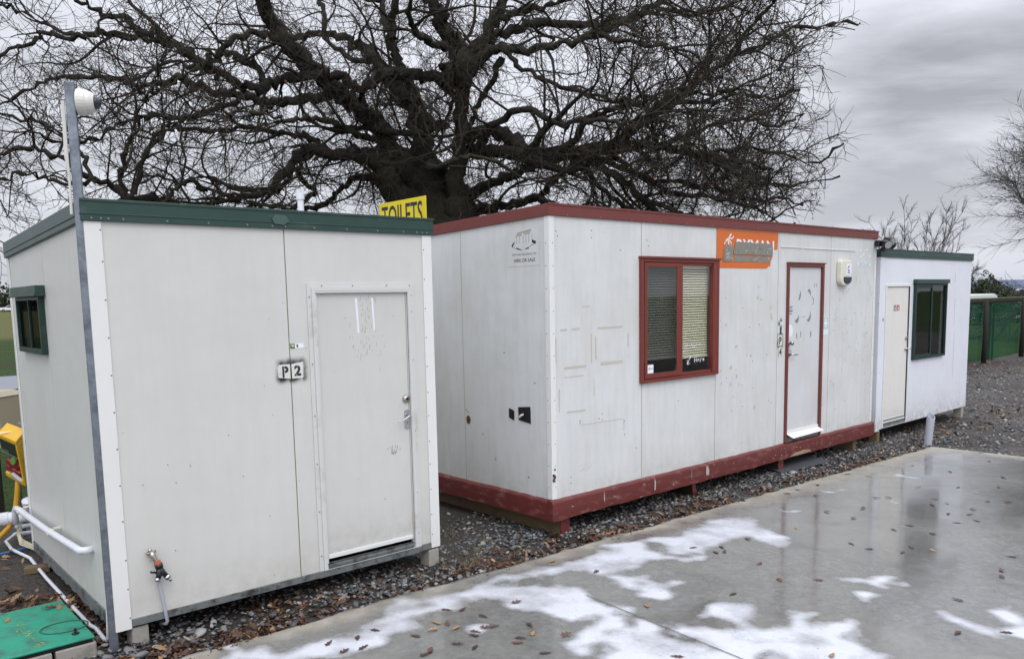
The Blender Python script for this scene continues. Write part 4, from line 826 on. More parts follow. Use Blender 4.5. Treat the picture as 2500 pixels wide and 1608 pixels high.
for _ in range(60): a, z = rr.choice([rr.uniform(0, 6), rr.gauss(4.1, .35)]), rr.uniform(.17, .31); mb.poly([(a, z), (a + rr.uniform(.004, .035), z + .001), (a + .01, z + rr.uniform(.002, .012))], -.0372, -.0385)
mb.build('paint_chips', M['residue'], c2)
mb = MB(); mb.poly([(3.86, .175), (4.12, .168), (4.36, .172), (4.33, .20), (4.2, .215), (3.98, .205)], -.0372, -.0382); mb.build('worn_patch', simple('worn_primer', '9a8a72', .7, var=.2, vscale=40, dirt='7b4038'), c2)
# window
wd = thing('window', None, None); wd.parent = c2
mb = MB(); ring(mb, 1.164, 2.406, 1.261, 2.430, .030, -.038, -.001, PF); mb.build('window_frame', M['red_sash'], wd, bevel=.003)
mb = MB(); bar(mb, 1.155, 2.415, -.052, -.001, 2.431, 2.452, PF); mb.build('head_flashing', M['red'], wd, bevel=.002)
mb = MB(); bar(mb, 1.195, 1.206, -.028, .03, 1.292, 2.399, PF); bar(mb, 2.305, 2.375, -.037, .03, 1.292, 2.399, PF); bar(mb, 1.207, 2.299, -.024, .03, 1.292, 1.318, PF); bar(mb, 1.207, 2.299, -.024, .03, 2.372, 2.399, PF); mb.build('sub_frame', M['red_sash'], wd, bevel=.004)
sh_ = MB(); ring(sh_, 1.210, 1.790, 1.300, 2.393, .036, -.036, -.0245, PF, wt=.040, wb=.046); bar(sh_, 1.698, 1.7535, -.036, -.0245, 1.347, 2.352, PF); ss2 = sh_.build('sash', M['red_sash'], wd, bevel=.003)
mb = MB(); bar(mb, 1.247, 1.6975, -.031, -.028, 1.347, 2.352, PF); mb.build('pane', M['glass_dark'], ss2)
mb = MB(); bar(mb, 1.796, 2.299, -.010, -.006, 1.319, 2.371, PF); mb.build('pane', M['glass'], wd)
def blind(x0, x1, z0, z1, mat, seed):
    r_ = random.Random(seed); mb = MB(); n = int((z1 - z0) / .0245)
    for i in range(n + 1):
        z = z1 - i * (z1 - z0) / n; s = r_.uniform(-.0012, .0012); tl = .0075
        V = []
        for q in (0, .33, .66, 1):
            for xx_ in (x0, x1): V.append((xx_, .052 + (q - .5) * .012 - .002 * math.sin(q * 3.1), z + (q - .5) * 2 * tl + s * (1 if xx_ == x1 else -1)))
        mb.add(V, [(2 * k, 2 * k + 1, 2 * k + 3, 2 * k + 2) for k in range(3)])
    mb.box(x0, x1, .04, .06, z0 - .024, z0 - .012); mb.box(x0, x1, .035, .07, z1 + .008, z1 + .03)
    for q in (.15, .85): xq = x0 + (x1 - x0) * q; mb.box(xq, xq + .0015, .0425, .044, z0 - .012, z1 + .008)
    mb.build('blind', mat, wd)
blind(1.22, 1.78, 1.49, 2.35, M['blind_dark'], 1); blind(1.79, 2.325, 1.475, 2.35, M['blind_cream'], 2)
mb = MB(); mb.box(1.1, 2.5, .101, .30, 1.20, 1.27); mb.build('inner_sill', M['interior'], wd)
flat('sticker', wd, rect(1.252, 1.338, 1.350, 1.432), -.0316, M['sticker'])
text('lettering', '3', M['ink'], wd, 1.262, 1.281, 1.382, 1.408, -.0330, .01); text('lettering', 'Cloud', M['ink_blue'], wd, 1.283, 1.329, 1.388, 1.401, -.0330, .01)
mb = MB()
def stroke(pts, w=.0028, y=-.0125): mb.tube([(a, y, z) for a, z in pts], w, 4)
stroke([(1.955, 1.470), (1.925, 1.43), (1.90, 1.392)]); stroke([(1.897, 1.44), (1.899, 1.392), (1.94, 1.400)])
stroke([(2.02, 1.455), (2.018, 1.405)]); stroke([(2.02, 1.43), (2.05, 1.432)]); stroke([(2.05, 1.455), (2.05, 1.408)])
stroke([(2.10, 1.418), (2.075, 1.415), (2.07, 1.43), (2.09, 1.44), (2.098, 1.43), (2.07, 1.428)]); stroke([(2.12, 1.405), (2.122, 1.44), (2.145, 1.44)])
stroke([(2.185, 1.418), (2.16, 1.415), (2.155, 1.43), (2.175, 1.44), (2.183, 1.43), (2.155, 1.428)])
rr = random.Random(31)
for k in range(3):
    a = 1.80; pts_ = []
    while a < (2.14, 2.07, 1.9)[k]: pts_.append((a, 1.585 - k * .028 + rr.uniform(-.009, .009))); a += .011
    stroke(pts_, .0018)
mb.build('handwriting', M['sticker'], wd)
bt = lathe([(.034, 0), (.036, .02), (.034, .08), (.026, .12), (.020, .145), (.018, .165)], 16); bo = bt.build('bottle', M['white_plastic'], None, smooth=True)
w_ = Matrix.Translation((O2[0], O2[1], 0)) @ Matrix.Rotation(YAW2, 4, 'Z') @ Vector((1.97, .16, 1.27)); bo.location = w_; tag(bo, 'pale plastic bottle standing on the sill inside the red framed window', 'bottle')
# door
mb = MB(); ring(mb, 3.778, 4.616, .346, 2.423, .040, -.022, -.001, PF, wt=.036, wb=.001); mb.box(3.772, 4.64, -.032, -.001, 2.4235, 2.436); mb.build('door_frame', M['red'], c2, bevel=.002)
dr = thing('door', None, None); dr.parent = c2
mb = MB(); mb.box(3.824, 4.571, .004, .042, .43, 2.382); mb.build('door_leaf', M['door_grey'], dr, bevel=.002)
mb = MB(); mb.quad((3.822, -.004, .478), (4.572, -.004, .478), (4.572, -.007, .445), (3.822, -.007, .445)); mb.quad((3.822, -.007, .445), (4.572, -.007, .445), (4.60, -.07, .405), (3.88, -.07, .393)); mb.quad((3.822, .003, .478), (4.572, .003, .478), (4.572, -.004, .478), (3.822, -.004, .478)); wb = mb.build('weather_bar', M['trim_white'], dr); sol = wb.modifiers.new('sheet', 'SOLIDIFY'); sol.thickness = .002
mb = MB(); mb.box(3.819, 4.575, -.014, .05, .346, .405); mb.build('door_sill', M['galv_dirty'], c2, bevel=.003)
lathe([(.028, 0), (.028, .006), (.016, .012), (.016, .03), (.026, .04), (.026, .056), (.012, .064)], 16, 'y', (3.858, .004, 1.508)).build('knob', M['nickel'], dr, smooth=True)
hd = lathe([(.030, 0), (.030, .006), (.013, .012), (.013, .03)], 16, 'y', (3.855, .004, 1.375)).build('handle', M['nickel'], dr)
mb = MB(); mb.tube([(3.855, -.03, 1.375), (3.87, -.045, 1.375), (3.90, -.05, 1.372), (3.95, -.05, 1.370), (3.985, -.048, 1.373)], [.009, .009, .008, .007, .006], 8); mb.build('lever', M['chrome'], hd, smooth=True)
mb = MB(); mb.tube([(3.87, .0, 1.43), (3.90, -.01, 1.41), (3.90, -.012, 1.38)], .004, 6); mb.build('key_ring', M['chrome'], dr)
flat('sticker', dr, [(3.893 + .055 * math.cos(i * math.pi / 10), 1.650 + .072 * math.sin(i * math.pi / 10)) for i in range(20)], .0035, M['sticker'])
for i, (w, z) in enumerate(((.07, 1.925), (.06, 1.905), (.075, 1.88), (.07, 1.868), (.06, 1.84))):
    flat('sticker', dr, [(3.862, z), (3.862 + w, z), (3.862 + w, z + .008), (3.862, z + .008)], .0035, M['ink_blue'] if i > 1 else M['ink_fade'])
for cx_, cz, r_, a0, a1, w in ((4.07, 2.06, .035, -2.0, 1.1, .03), (4.30, 2.07, .035, -.5, 2.6, .028), (4.38, 1.985, .03, -1.8, 2.2, .012), (4.03, 1.80, .04, -2.8, .5, .034), (4.30, 1.81, .042, -2.6, .9, .030), (4.06, 1.59, .03, 2.2, 4.4, .014), (4.33, 1.60, .035, -1.2, .8, .022), (4.40, 2.17, .02, -1, 1, .01), (4.45, 2.17, .02, -1, 1, .01), (4.10, 1.60, .03, -1.0, 1.0, .012)):
    flat('glue_smear', dr, crescent(cx_, cz, r_ * 1.2, a0, a1, w * 1.3), .0036, M['residue_dk'])
flat('glue_smear', dr, rect(4.13, 4.22, 1.803, 1.808), .0036, M['residue_dk'])
# number stencils between joint and door frame
spray_patch('overspray_soot', c2, 3.63, 3.70, 1.49, 1.60, .050, 1.6, -.0012); spray_patch('overspray_soot', c2, 3.635, 3.70, 1.37, 1.45, .022, 1.1, -.0014); spray_patch('overspray_soot', c2, 3.665, 3.685, 1.60, 1.80, .025, 1.1, -.0016)
flat('stencil_panel', c2, rect(3.618, 3.705, 1.487, 1.612), -.002, M['paintwhite']); flat('stencil_panel', c2, rect(3.632, 3.705, 1.355, 1.473), -.002, M['paintwhite'])
text('lettering', 'P', M['ink'], c2, 3.642, 3.692, 1.500, 1.590, -.0034, .035); text('lettering', '4', M['ink'], c2, 3.645, 3.697, 1.375, 1.462, -.0034, .03)
mb = MB(); mb.poly(rect(3.617, 3.624, 1.51, 1.57), -.0034, -.004); mb.build('stencil_bridge', M['ink'], c2)
flat('number_tag', c2, rect(3.650, 3.700, 1.722, 1.762), -.0034, M['sticker']); flat('number_tag', c2, rect(3.618, 3.649, 1.722, 1.762), -.0034, M['sticker_green'])
text('lettering', '1', M['ink'], c2, 3.664, 3.674, 1.728, 1.756, -.0050, .02)
flat('sticker', c2, rect(4.640, 4.772, 1.568, 1.785), -.001, M['sticker_pale']); flat('sticker', c2, rect(4.646, 4.766, 1.640, 1.780), -.0024, M['teal_pale'])
mb = MB(); mb.box(4.69, 4.722, -.0042, -.0033, 1.655, 1.765); mb.box(4.662, 4.689, -.0042, -.0033, 1.695, 1.725); mb.box(4.723, 4.75, -.0042, -.0033, 1.695, 1.725); mb.build('cross_symbol', M['sticker'], c2)
# orange sign with taped-over name
sg_ = thing('orange_sign', None, None); sg_.parent = c2
flat('sign_face', sg_, [(2.402, 2.356), (3.30, 2.356), (3.355, 2.358), (3.385, 2.38), (3.425, 2.385), (3.432, 2.44), (3.46, 2.47), (3.487, 2.552), (3.515, 2.566), (3.572, 2.572), (3.583, 2.757), (2.402, 2.757)], -.0012, M['orange'], th=.0015)
flat('sign_border', sg_, rect(2.402, 3.583, 2.7575, 2.762), -.0012, M['trim_white'], th=.0015)
mb = MB()
def arc(pts, w): 
    V = [(a, z) for a, z in pts]
    for (a, z), (a2, z2) in zip(V, V[1:]): dxx, dzz = a2 - a, z2 - z; l = math.hypot(dxx, dzz); nx, nz = -dzz / l * w, dxx / l * w; mb.poly([(a - nx, z - nz), (a2 - nx * .9, z2 - nz * .9), (a2 + nx * .9, z2 + nz * .9), (a + nx, z + nz)], -.0032, -.0038)
arc([(2.61, 2.60), (2.615, 2.65), (2.63, 2.685), (2.66, 2.71)], .010); arc([(2.55, 2.62), (2.575, 2.65), (2.61, 2.665), (2.65, 2.662), (2.69, 2.668), (2.70, 2.69)], .006); arc([(2.535, 2.60), (2.555, 2.63), (2.60, 2.645), (2.65, 2.63), (2.665, 2.60)], .006)
mb.build('emblem', M['sticker'], sg_)
text('lettering', 'RYMAN', M['sticker'], sg_, 2.760, 3.495, 2.535, 2.662, -.0032, .02)
rr = random.Random(5)
def tapep(x0, x1, z0, z1, y):
    n = 12; top = [(x0 + (x1 - x0) * i / n, z1 + rr.uniform(-.004, .004)) for i in range(n + 1)]; bot = [(x1 - (x1 - x0) * i / n, z0 + rr.uniform(-.004, .004)) for i in range(n + 1)]
    flat('duct_tape', sg_, top + bot, y, M['tape'], th=.0012)
tapep(2.735, 3.465, 2.585, 2.630, -.0044); tapep(2.725, 3.47, 2.535, 2.592, -.0060); tapep(2.70, 3.46, 2.500, 2.545, -.0076)
tapep(2.535, 2.70, 2.54, 2.592, -.0044); tapep(2.525, 2.69, 2.480, 2.55, -.0060); tapep(2.51, 2.68, 2.425, 2.49, -.0076); tapep(2.715, 3.42, 2.425, 2.488, -.0044)
mb = MB()
for _ in range(34):
    a, z = rr.choice([(rr.uniform(2.9, 3.45), rr.uniform(2.52, 2.62)), (rr.uniform(3.0, 3.4), rr.uniform(2.43, 2.48)), (rr.uniform(2.55, 2.68), rr.uniform(2.44, 2.58))])
    l, an = rr.uniform(.015, .07), rr.choice([.5, 1.57, .1, -.4, .9]); w = rr.uniform(.0012, .004)
    dxx, dzz = l * math.cos(an), l * .6 * math.sin(an); mb.poly([(a, z), (a + dxx, z + dzz), (a + dxx - w * math.sin(an), z + dzz + w * math.cos(an)), (a - w * math.sin(an), z + w * math.cos(an))], -.0092, -.0098)
mb.build('crease_glints', M['glint'], sg_)
# alarm siren
al = thing('alarm_siren', None, None); al.parent = c2
oc = [(4.945, 2.455)] + [(4.945, 2.24)] + [(5.04 + .095 * math.cos(a), 2.24 + .075 * math.sin(a)) for a in [math.pi + i * math.pi / 10 for i in range(1, 6)]] + [(5.10 + .115 * math.cos(a), 2.24 + .075 * math.sin(a)) for a in [1.5 * math.pi + i * math.pi / 10 for i in range(0, 6)]] + [(5.215, 2.455), (5.19, 2.475), (4.97, 2.478)]
mb = MB(); mb.poly(oc, -.001, -.065); mb.build('siren_body', M['cream_plastic'], al, bevel=.012)
mb = MB(); mb.poly([(5.005, 2.27)] + [(5.005 + .0, 2.24)] + [(5.10 + .098 * math.cos(a), 2.245 + .062 * math.sin(a)) for a in [math.pi + i * math.pi / 10 for i in range(1, 11)]] + [(5.198, 2.27)], -.0655, -.078); mb.build('lens', M['navy'], al, bevel=.006)
flat('sticker', al, rect(5.065, 5.195, 2.295, 2.43), -.066, M['sticker'], th=.002)
mb = MB()
for i in range(9): a = .8 + i * .56; a2 = a + .5; mb.poly([(5.128 + .030 * math.cos(a), 2.372 + .034 * math.sin(a)), (5.128 + .030 * math.cos(a2), 2.372 + .034 * math.sin(a2)), (5.128 + .018 * math.cos(a2), 2.372 + .021 * math.sin(a2)), (5.128 + .018 * math.cos(a), 2.372 + .021 * math.sin(a))], -.0685, -.0692)
mb.box(5.10, 5.16, -.0692, -.0685, 2.318, 2.330); mb.build('emblem', M['ink_blue'], al)
mb = MB(); mb.box(3.64, 4.12, -.009, -.001, 2.600, 2.608); mb.box(4.16, 5.36, -.009, -.001, 2.596, 2.604); mb.tube([(5.36, -.005, 2.600), (5.40, -.005, 2.592), (5.42, -.004, 2.58)], .003, 6); mb.build('cable_trunking', M['trim_white'], c2)
# ghost of an old sign on the right
flat('faded_poster', c2, rect(5.49, 5.84, 2.42, 2.475), -.0012, M['sticker_pale']); text('lettering', 'PORTABLE BUILDINGS', M['ink_fade'], c2, 5.51, 5.83, 2.452, 2.468, -.0022, 0); text('lettering', 'HIRE OR SALE', M['ink_fade'], c2, 5.53, 5.81, 2.426, 2.442, -.0022, .01)
for q in ((5.52, 2.60), (5.62, 2.55), (5.72, 2.61), (5.80, 2.53), (5.55, 2.52)): flat('faded_poster', c2, rect(q[0], q[0] + .05, q[1], q[1] + .022), -.0012, M['sticker_pale'])
# printed notice on the end wall
lg = thing('printed_notice', None, None); lg.parent = c2
def fx(name, pts, mat, x=-.0012, th=.0006): mb = MB(); mb.poly(pts, x, x - th, 'x'); mb.build(name, mat, lg)
fx('notice_ground', rect(.115, .52, 2.36, 2.685), M['wall_white'])
fx('cabin_drawing', [(.395, 2.645), (.42, 2.615), (.335, 2.62), (.33, 2.655)], M['residue'], -.002)
fx('cabin_drawing', [(.33, 2.657), (.215, 2.66), (.235, 2.628), (.30, 2.625)], M['residue'], -.002)
for a in (.40, .36, .315, .28, .245, .205): fx('cabin_drawing', rect(a, a + .004, 2.555, 2.62), M['residue_dk'], -.002)
fx('cabin_drawing', [(.39, 2.647), (.215, 2.668), (.215, 2.664), (.39, 2.643)], M['ink_fade'], -.002)
fx('oval_border', [(.47, 2.530), (.465, 2.55), (.43, 2.575), (.43, 2.56), (.455, 2.535)], M['ink'], -.002)
fx('oval_border', [(.205, 2.58), (.16, 2.565), (.155, 2.55), (.17, 2.54), (.205, 2.555)], M['ink'], -.002)
fx('oval_border', [(.42, 2.515), (.37, 2.50), (.32, 2.497), (.36, 2.507), (.40, 2.522)], M['ink'], -.002); fx('oval_border', [(.30, 2.50), (.25, 2.507), (.24, 2.52), (.28, 2.512)], M['ink'], -.002)
for a, z in ((.45, 2.524), (.43, 2.519), (.225, 2.524), (.205, 2.53), (.19, 2.534)): fx('oval_border', rect(a, a + .008, z, z + .009), M['ink'], -.002)
text('lettering', 'PORTABLE BUILDINGS LTD', M['ink_fade'], lg, .462, .155, 2.452, 2.470, -.0024, .005, face='x')
text('lettering', 'HIRE OR SALE', M['ink'], lg, .440, .170, 2.395, 2.425, -.0024, .01, face='x')
# patches, hole, dents on the end wall
mb = MB(); mb.poly([(.545, 1.015), (.478, .995), (.476, 1.075), (.49, 1.088), (.53, 1.098), (.545, 1.098)], -.002, -.006, 'x'); mb.build('tape_patch', M['black_tape'], c2)
mb = MB(); mb.poly([(.414, 1.005), (.258, .985), (.262, 1.135), (.42, 1.120)], -.002, -.006, 'x'); pt = mb.build('tape_patch', M['black_tape'], c2)
mb = MB(); mb.tube([(-.006, .355, 1.055), (-.03, .36, 1.05), (-.045, .365, 1.035)], [.016, .014, .009], 8); mb.build('cut_conduit', M['nickel'], pt)
mb = MB(); mb.poly([(1.142 + .033 * math.cos(i * .6) * (1 + .12 * math.sin(3 * i)), .935 + .042 * math.sin(i * .6)) for i in range(10)], -.002, -.003, 'x'); mb.build('rusty_hole', M['rust'], c2)
rr = random.Random(3); rivets(c2, [(1.15, 1.01, -.001), (1.175, 1.03, -.001), (.3, .5, -.001), (.75, .6, -.001), (.93, .82, -.001), (.2, 1.35, -.001), (.6, 1.6, -.001)], M['dark'], .007, 'x', 'old_holes')
# screws up the corner, across the trim
rivets(c2, [(.035, z, -.007) for z in [.45 + .19 * i for i in range(12)]] + [(5.975, z, -.007) for z in [.5 + .25 * i for i in range(9)]], M['dark'], .0045)
rivets(c2, [(.035, z, -.007) for z in [.45 + .19 * i for i in range(12)]], M['dark'], .0045, 'x')
rivets(c2, [(a, 2.776, -.020) for a in [.2 + .42 * i for i in range(14)]], M['screw'], .005, name='roof_screws')
rr = random.Random(8)
rivets(c2, [(a, z, -.001) for a, z in ((1.771, 1.037), (.352, .996), (.352, .975), (.642, 1.03), (.642, .974), (.60, .99), (.23, .508), (.229, .455), (.52, 2.66), (.52, 2.6), (.08, 2.64), (.1, 2.60), (1.28, 2.6), (1.3, 2.55), (.9, 2.5), (.95, .93), (.95, .8), (1.12, .65), (2.6, 1.2), (2.9, 1.1), (3.1, 1.35), (3.12, 1.05), (2.45, 1.75), (3.5, .85))] + [(rr.uniform(4.85, 5.9), rr.uniform(.5, 2.3), -.001) for _ in range(26)] + [(rr.uniform(2.5, 3.55), rr.uniform(.6, 2.2), -.001) for _ in range(12)], M['screw_rust'], .0055, name='old_holes')
mb = MB()
for a0, a1, z0, z1 in ((.12, .20, 1.80, 1.815), (.26, .36, 1.805, 1.818), (.59, .93, 1.80, 1.816), (.06, .072, 1.53, 1.74), (.50, .515, 1.50, 1.76), (.555, .575, 1.53, 1.735), (1.0, 1.01, 1.62, 1.74), (.16, .43, 1.465, 1.49), (.63, .93, 1.475, 1.50), (.16, .40, 1.393, 1.402), (.535, .545, 1.20, 1.38), (.09, .10, 1.1, 1.3), (.19, .42, 1.078, 1.094), (.33, .34, 1.93, 1.936), (.4, .5, 2.0, 2.006)):
    mb.poly([(a0, z0 + rr.uniform(-.004, .004)), (a1, z0), (a1 + rr.uniform(-.01, .01), z1), (a0, z1 + rr.uniform(-.003, .003))], -.0012, -.0018)
for _ in range(16): a, z = rr.uniform(2.45, 3.5), rr.uniform(.8, 2.1); w, h = rr.uniform(.015, .05), rr.uniform(.02, .06); mb.poly([(a, z), (a + w, z + h * .3), (a + w * .8, z + h), (a + w * .1, z + h * .7)], -.0012, -.0018)
mb.build('tape_residue', simple('pale_tape_residue', 'b9b6aa', .7, var=.12, vscale=60), c2)
mb = MB()
for _ in range(30): a, z = rr.uniform(4.85, 5.95), rr.uniform(1.0, 2.3); mb.poly([(a, z), (a + .006, z), (a + .008, z + rr.uniform(.02, .07)), (a + .002, z + .03)], -.0012, -.0018)
for a, z, l in ((.36, .955, .56),): mb.poly([(a, z), (a + l, z - .004), (a + l, z - .001), (a, z + .003)], -.0012, -.0018)
for a in (.94,): mb.poly(rect(a, a + .004, .84, .955), -.0012, -.0018)
for _ in range(12): a, z = rr.gauss(.40, .04), rr.gauss(.56, .02); mb.poly([(a, z), (a + .004, z), (a + .04, z + .016), (a + .036, z + .016)], -.0012, -.0018)
mb.build('scuffs', M['residue'], c2)
mb = MB(); rr = random.Random(4)
for _ in range(14): z = .55 + rr.uniform(-.06, .06); a = rr.uniform(-.004, .02); mb.box(a, a + rr.uniform(.008, .02), -.014 + rr.uniform(-.004, .004), -.007, z, z + rr.uniform(.01, .03))
mb.build('burst_flashing', M['rust'], c2)
# twin floodlight on the right corner
fl = thing('floodlight', 'black twin floodlight with motion sensor on top right corner of the red trimmed cabin', 'floodlight', (O2[0], O2[1], 0), YAW2)
mb = MB(); mb.box(5.93, 6.02, -.075, -.008, 2.665, 2.745); mb.build('mounting_box', M['dark'], fl, bevel=.01)
def can(p, d, parent):
    p = Vector(p); d = Vector(d).normalized(); mb = MB(); mb.tube([p - d * .06, p - d * .03, p + d * .05, p + d * .075], [.022, .045, .055, .056], 16, cap=True); o = mb.build('lamp_housing', M['dark'], parent)
    mb = MB(); mb.tube([p + d * .0755, p + d * .079], .048, 16); mb.build('lamp_glass', simple('lamp_lens', '9a9c9c', .2), o)
can((5.975, -.13, 2.70), (-.55, -.8, -.3), fl); can((6.13, -.09, 2.745), (-.25, -.95, -.25), fl); can((6.27, -.05, 2.72), (.85, -.25, -.45), fl)
mb = MB(); mb.tube([(6.0, -.04, 2.70), (6.09, -.06, 2.72), (6.2, -.05, 2.72)], .012, 6); mb.build('arm', M['dark'], fl)
mb = MB(); mb.box(6.035, 6.085, -.10, -.04, 2.60, 2.66); mb.tube([(6.06, -.07, 2.66), (6.06, -.06, 2.70)], .012, 6); mb.build('sensor', M['dark'], fl, bevel=.012)

# ================================================================ cabin 3: bluish white, behind
c3 = thing('portable_cabin', 'small bluish white portable cabin with green trim and green framed window, farthest of the row', 'cabin', (4.9678, 11.0957, 0), .735)
L3, W3 = 3.339, 2.4
D3 = (.215, .970, .215, 2.148); N3 = (1.135, 2.255, 1.11, 2.18)
cabin_shell(c3, L3, W3, .189, 2.545, 2.46, [0, L3], [0, W3], [D3, N3], [], M['wall_bluewhite'])
fascia(c3, L3, W3, 2.540, 2.648, 2.455, 2.563, M['green'], .020)
mb = MB(); mb.box(-.009, .11, -.009, -.001, .17, 2.539); mb.box(-.009, -.001, -.001, .12, .17, 2.539); mb.build('corner_flashing', M['wall_bluewhite'], c3, bevel=.002)
mb = MB(); ring(mb, .19, .998, .205, 2.176, .030, -.014, -.001, PF, wt=.030, wb=.001); mb.build('door_frame', M['trim_white'], c3, bevel=.003)
mb = MB(); mb.box(.958, .966, -.010, .001, .22, 2.145); mb.build('door_gap', M['shadow_gap'], c3)
dr = thing('door', None, None); dr.parent = c3
mb = MB(); mb.box(.222, .955, .004, .04, .34, 2.141); mb.build('door_leaf', M['door_cream'], dr, bevel=.002)
mb = MB(); mb.box(.222, .955, .003, .04, .30, .339); mb.box(.222, .955, -.004, .04, .262, .283); mb.build('kick_rail', M['trim_white'], dr)
mb = MB(); mb.box(.222, .955, -.006, .04, .205, .258); mb.build('door_sill', M['galv_dirty'], c3)
mb = MB(); mb.box(.222, .955, .006, .04, .283, .30); mb.build('gap', M['shadow_gap'], dr)
lathe([(.024, 0), (.024, .02), (.012, .028)], 12, 'y', (.905, .004, 1.416)).build('deadbolt', M['nickel'], dr)
hd = lathe([(.026, 0), (.026, .012), (.012, .03)], 12, 'y', (.905, .004, 1.263)).build('handle', M['nickel'], dr)
mb = MB(); mb.tube([(.905, -.03, 1.263), (.92, -.05, 1.263), (.98, -.05, 1.262)], .008, 6); mb.build('lever', M['chrome'], hd)
flat('toilet_symbol', dr, rect(.478, .558, 1.81, 1.89), .0035, M['ink_fade']); flat('toilet_symbol', dr, rect(.578, .658, 1.81, 1.89), .0035, M['red_dot'])
mb = MB()
for a in (.518, .618): mb.poly([(a - .012, 1.82), (a + .012, 1.82), (a + .014, 1.858), (a - .014, 1.858)], .0025, .0018); mb.disc(a, .0025, 1.872, .009, 8, .0008)
mb.build('figure', M['sticker'], dr)
mb = MB(); mb.box(.105, .135, -.012, -.0095, 1.68, 1.72); mb.build('plate', M['residue_dk'], c3)
wd = thing('window', None, None); wd.parent = c3
mb = MB(); ring(mb, 1.107, 2.277, 1.089, 2.185, .030, -.040, .01, PF); mb.build('window_frame', M['green_sash'], wd, bevel=.003)
mb = MB(); bar(mb, 1.09, 2.30, -.060, -.001, 2.19, 2.245, PF); bar(mb, 1.08, 2.31, -.07, -.001, 2.186, 2.1895, PF); mb.build('head_flashing', M['green'], wd)
mb = MB(); ring(mb, 1.1375, 1.74, 1.1195, 2.1545, .032, -.03, -.005, PF); mb.build('sash', M['green_sash'], wd, bevel=.002)
mb = MB(); bar(mb, 1.170, 1.7075, -.018, -.014, 1.152, 2.122, PF); bar(mb, 1.741, 2.2465, -.010, -.006, 1.1195, 2.1545, PF); mb.build('pane', M['glass_mid'], wd)
mb = MB(); rr = random.Random(3); P = [(2.66, 2.32), (2.665, 2.2)]; 
for z0, z1, a in ((2.2, 2.35, 2.66), (1.5, 1.95, 2.69), (.72, 1.45, 2.72)): mb.poly([(a, z0), (a + .004, z0), (a + .005, z1), (a + .002, z1)], -.0012, -.0018)
mb.build('crack', M['residue_dk'], c3)

# ---------------------------------------------------------------- bearers and blocks the cabins rest on
def bearer(u, v0, v1, z0, z1, w, mat, label, name='timber_bearer', cat='bearer', lean=0, O=O2, yw=YAW2, redend=False):
    t_ = thing(name, label, cat, (O[0], O[1], 0), yw, 'bearers under the cabins')
    mb = MB(); mb.hexa([(u + lean, v0, z0), (u + w + lean, v0, z0), (u + w + lean, v1, z0), (u + lean, v1, z0)], [(u, v0, z1), (u + w, v0, z1), (u + w, v1, z1), (u, v1, z1)]); mb.build('beam', mat, t_, bevel=.004)
    if redend: mb = MB(); mb.hexa([(u - .004 + lean, v0 - .012, z0 + .004), (u + w + .004 + lean, v0 - .012, z0 + .004), (u + w + .004 + lean, v0 - .001, z0 + .004), (u - .004 + lean, v0 - .001, z0 + .004)], [(u - .004, v0 - .012, z1 - .002), (u + w + .004, v0 - .012, z1 - .002), (u + w + .004, v0 - .001, z1 - .002), (u - .004, v0 - .001, z1 - .002)]); mb.build('steel_end', M['red_worn'], t_)
bearer(.11, .02, 2.35, .0, .158, .10, M['wood'], 'grey timber bearer with red end under near corner of the red trimmed cabin', redend=True)
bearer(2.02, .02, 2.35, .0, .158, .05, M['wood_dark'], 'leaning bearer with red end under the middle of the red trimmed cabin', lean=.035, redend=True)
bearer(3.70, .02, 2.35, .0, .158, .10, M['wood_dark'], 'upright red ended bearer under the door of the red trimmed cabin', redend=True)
bearer(5.60, .04, 2.35, .0, .158, .09, M['wood'], 'bare timber bearer under the far end of the red trimmed cabin')
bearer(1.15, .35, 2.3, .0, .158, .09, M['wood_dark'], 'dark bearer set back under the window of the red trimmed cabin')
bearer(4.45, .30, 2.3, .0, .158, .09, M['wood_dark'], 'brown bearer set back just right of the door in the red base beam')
O1 = (-2.4115, 4.7546); O3 = (4.9678, 11.0957)
def block(u, v, w, d, z1, label, O, yw, mat='concrete_block'):
    mb = MB(); mb.box(-w / 2, w / 2, -d / 2, d / 2, 0, z1); c_, s_ = math.cos(yw), math.sin(yw)
    o = mb.build('support_block', M[mat], None, bevel=.008, loc=(O[0] + c_ * u - s_ * v, O[1] + s_ * u + c_ * v, 0), rot=(0, 0, yw + .05)); tag(o, label, 'block', 'blocks under the cabins')
block(.13, .06, .10, .11, .126, 'small pale concrete block under near left corner of the cabin marked P 2', O1, .7108)
block(2.33, .05, .10, .12, .136, 'small grey concrete block under the door side corner of the cabin marked P 2', O1, .7108)
block(.15, 2.2, .2, .2, .136, 'grey block under the back left corner of the cabin marked P 2', O1, .7108)
block(2.2, 2.2, .2, .2, .136, 'grey block under the back right corner of the cabin marked P 2', O1, .7108)
block(.14, .07, .09, .12, .168, 'pale block under the near corner of the bluish white cabin', O3, .735, 'wood')
block(3.25, .07, .12, .12, .188, 'pale block under the far corner of the bluish white cabin', O3, .735)
block(.2, 2.2, .2, .2, .188, 'block under the back left corner of the bluish white cabin', O3, .735); block(3.1, 2.2, .2, .2, .188, 'block under the back right corner of the bluish white cabin', O3, .735)
t_ = MB(); t_.hexa([(-.55, -.22, .025), (.45, -.30, .028), (.55, .22, .06), (-.35, .28, .05)], [(-.55, -.22, .032), (.45, -.30, .035), (.55, .22, .067), (-.35, .28, .057)]); o = t_.build('rubber_mat', M['grey_cable'], None, loc=site(4.15, .12), rot=(0, 0, YAW2)); tag(o, 'flat dark rubber mat lying half under the red base beam below the door', 'mat')
# low fascia shadow boards behind cabin 1 (ties the pair together under the roof line)

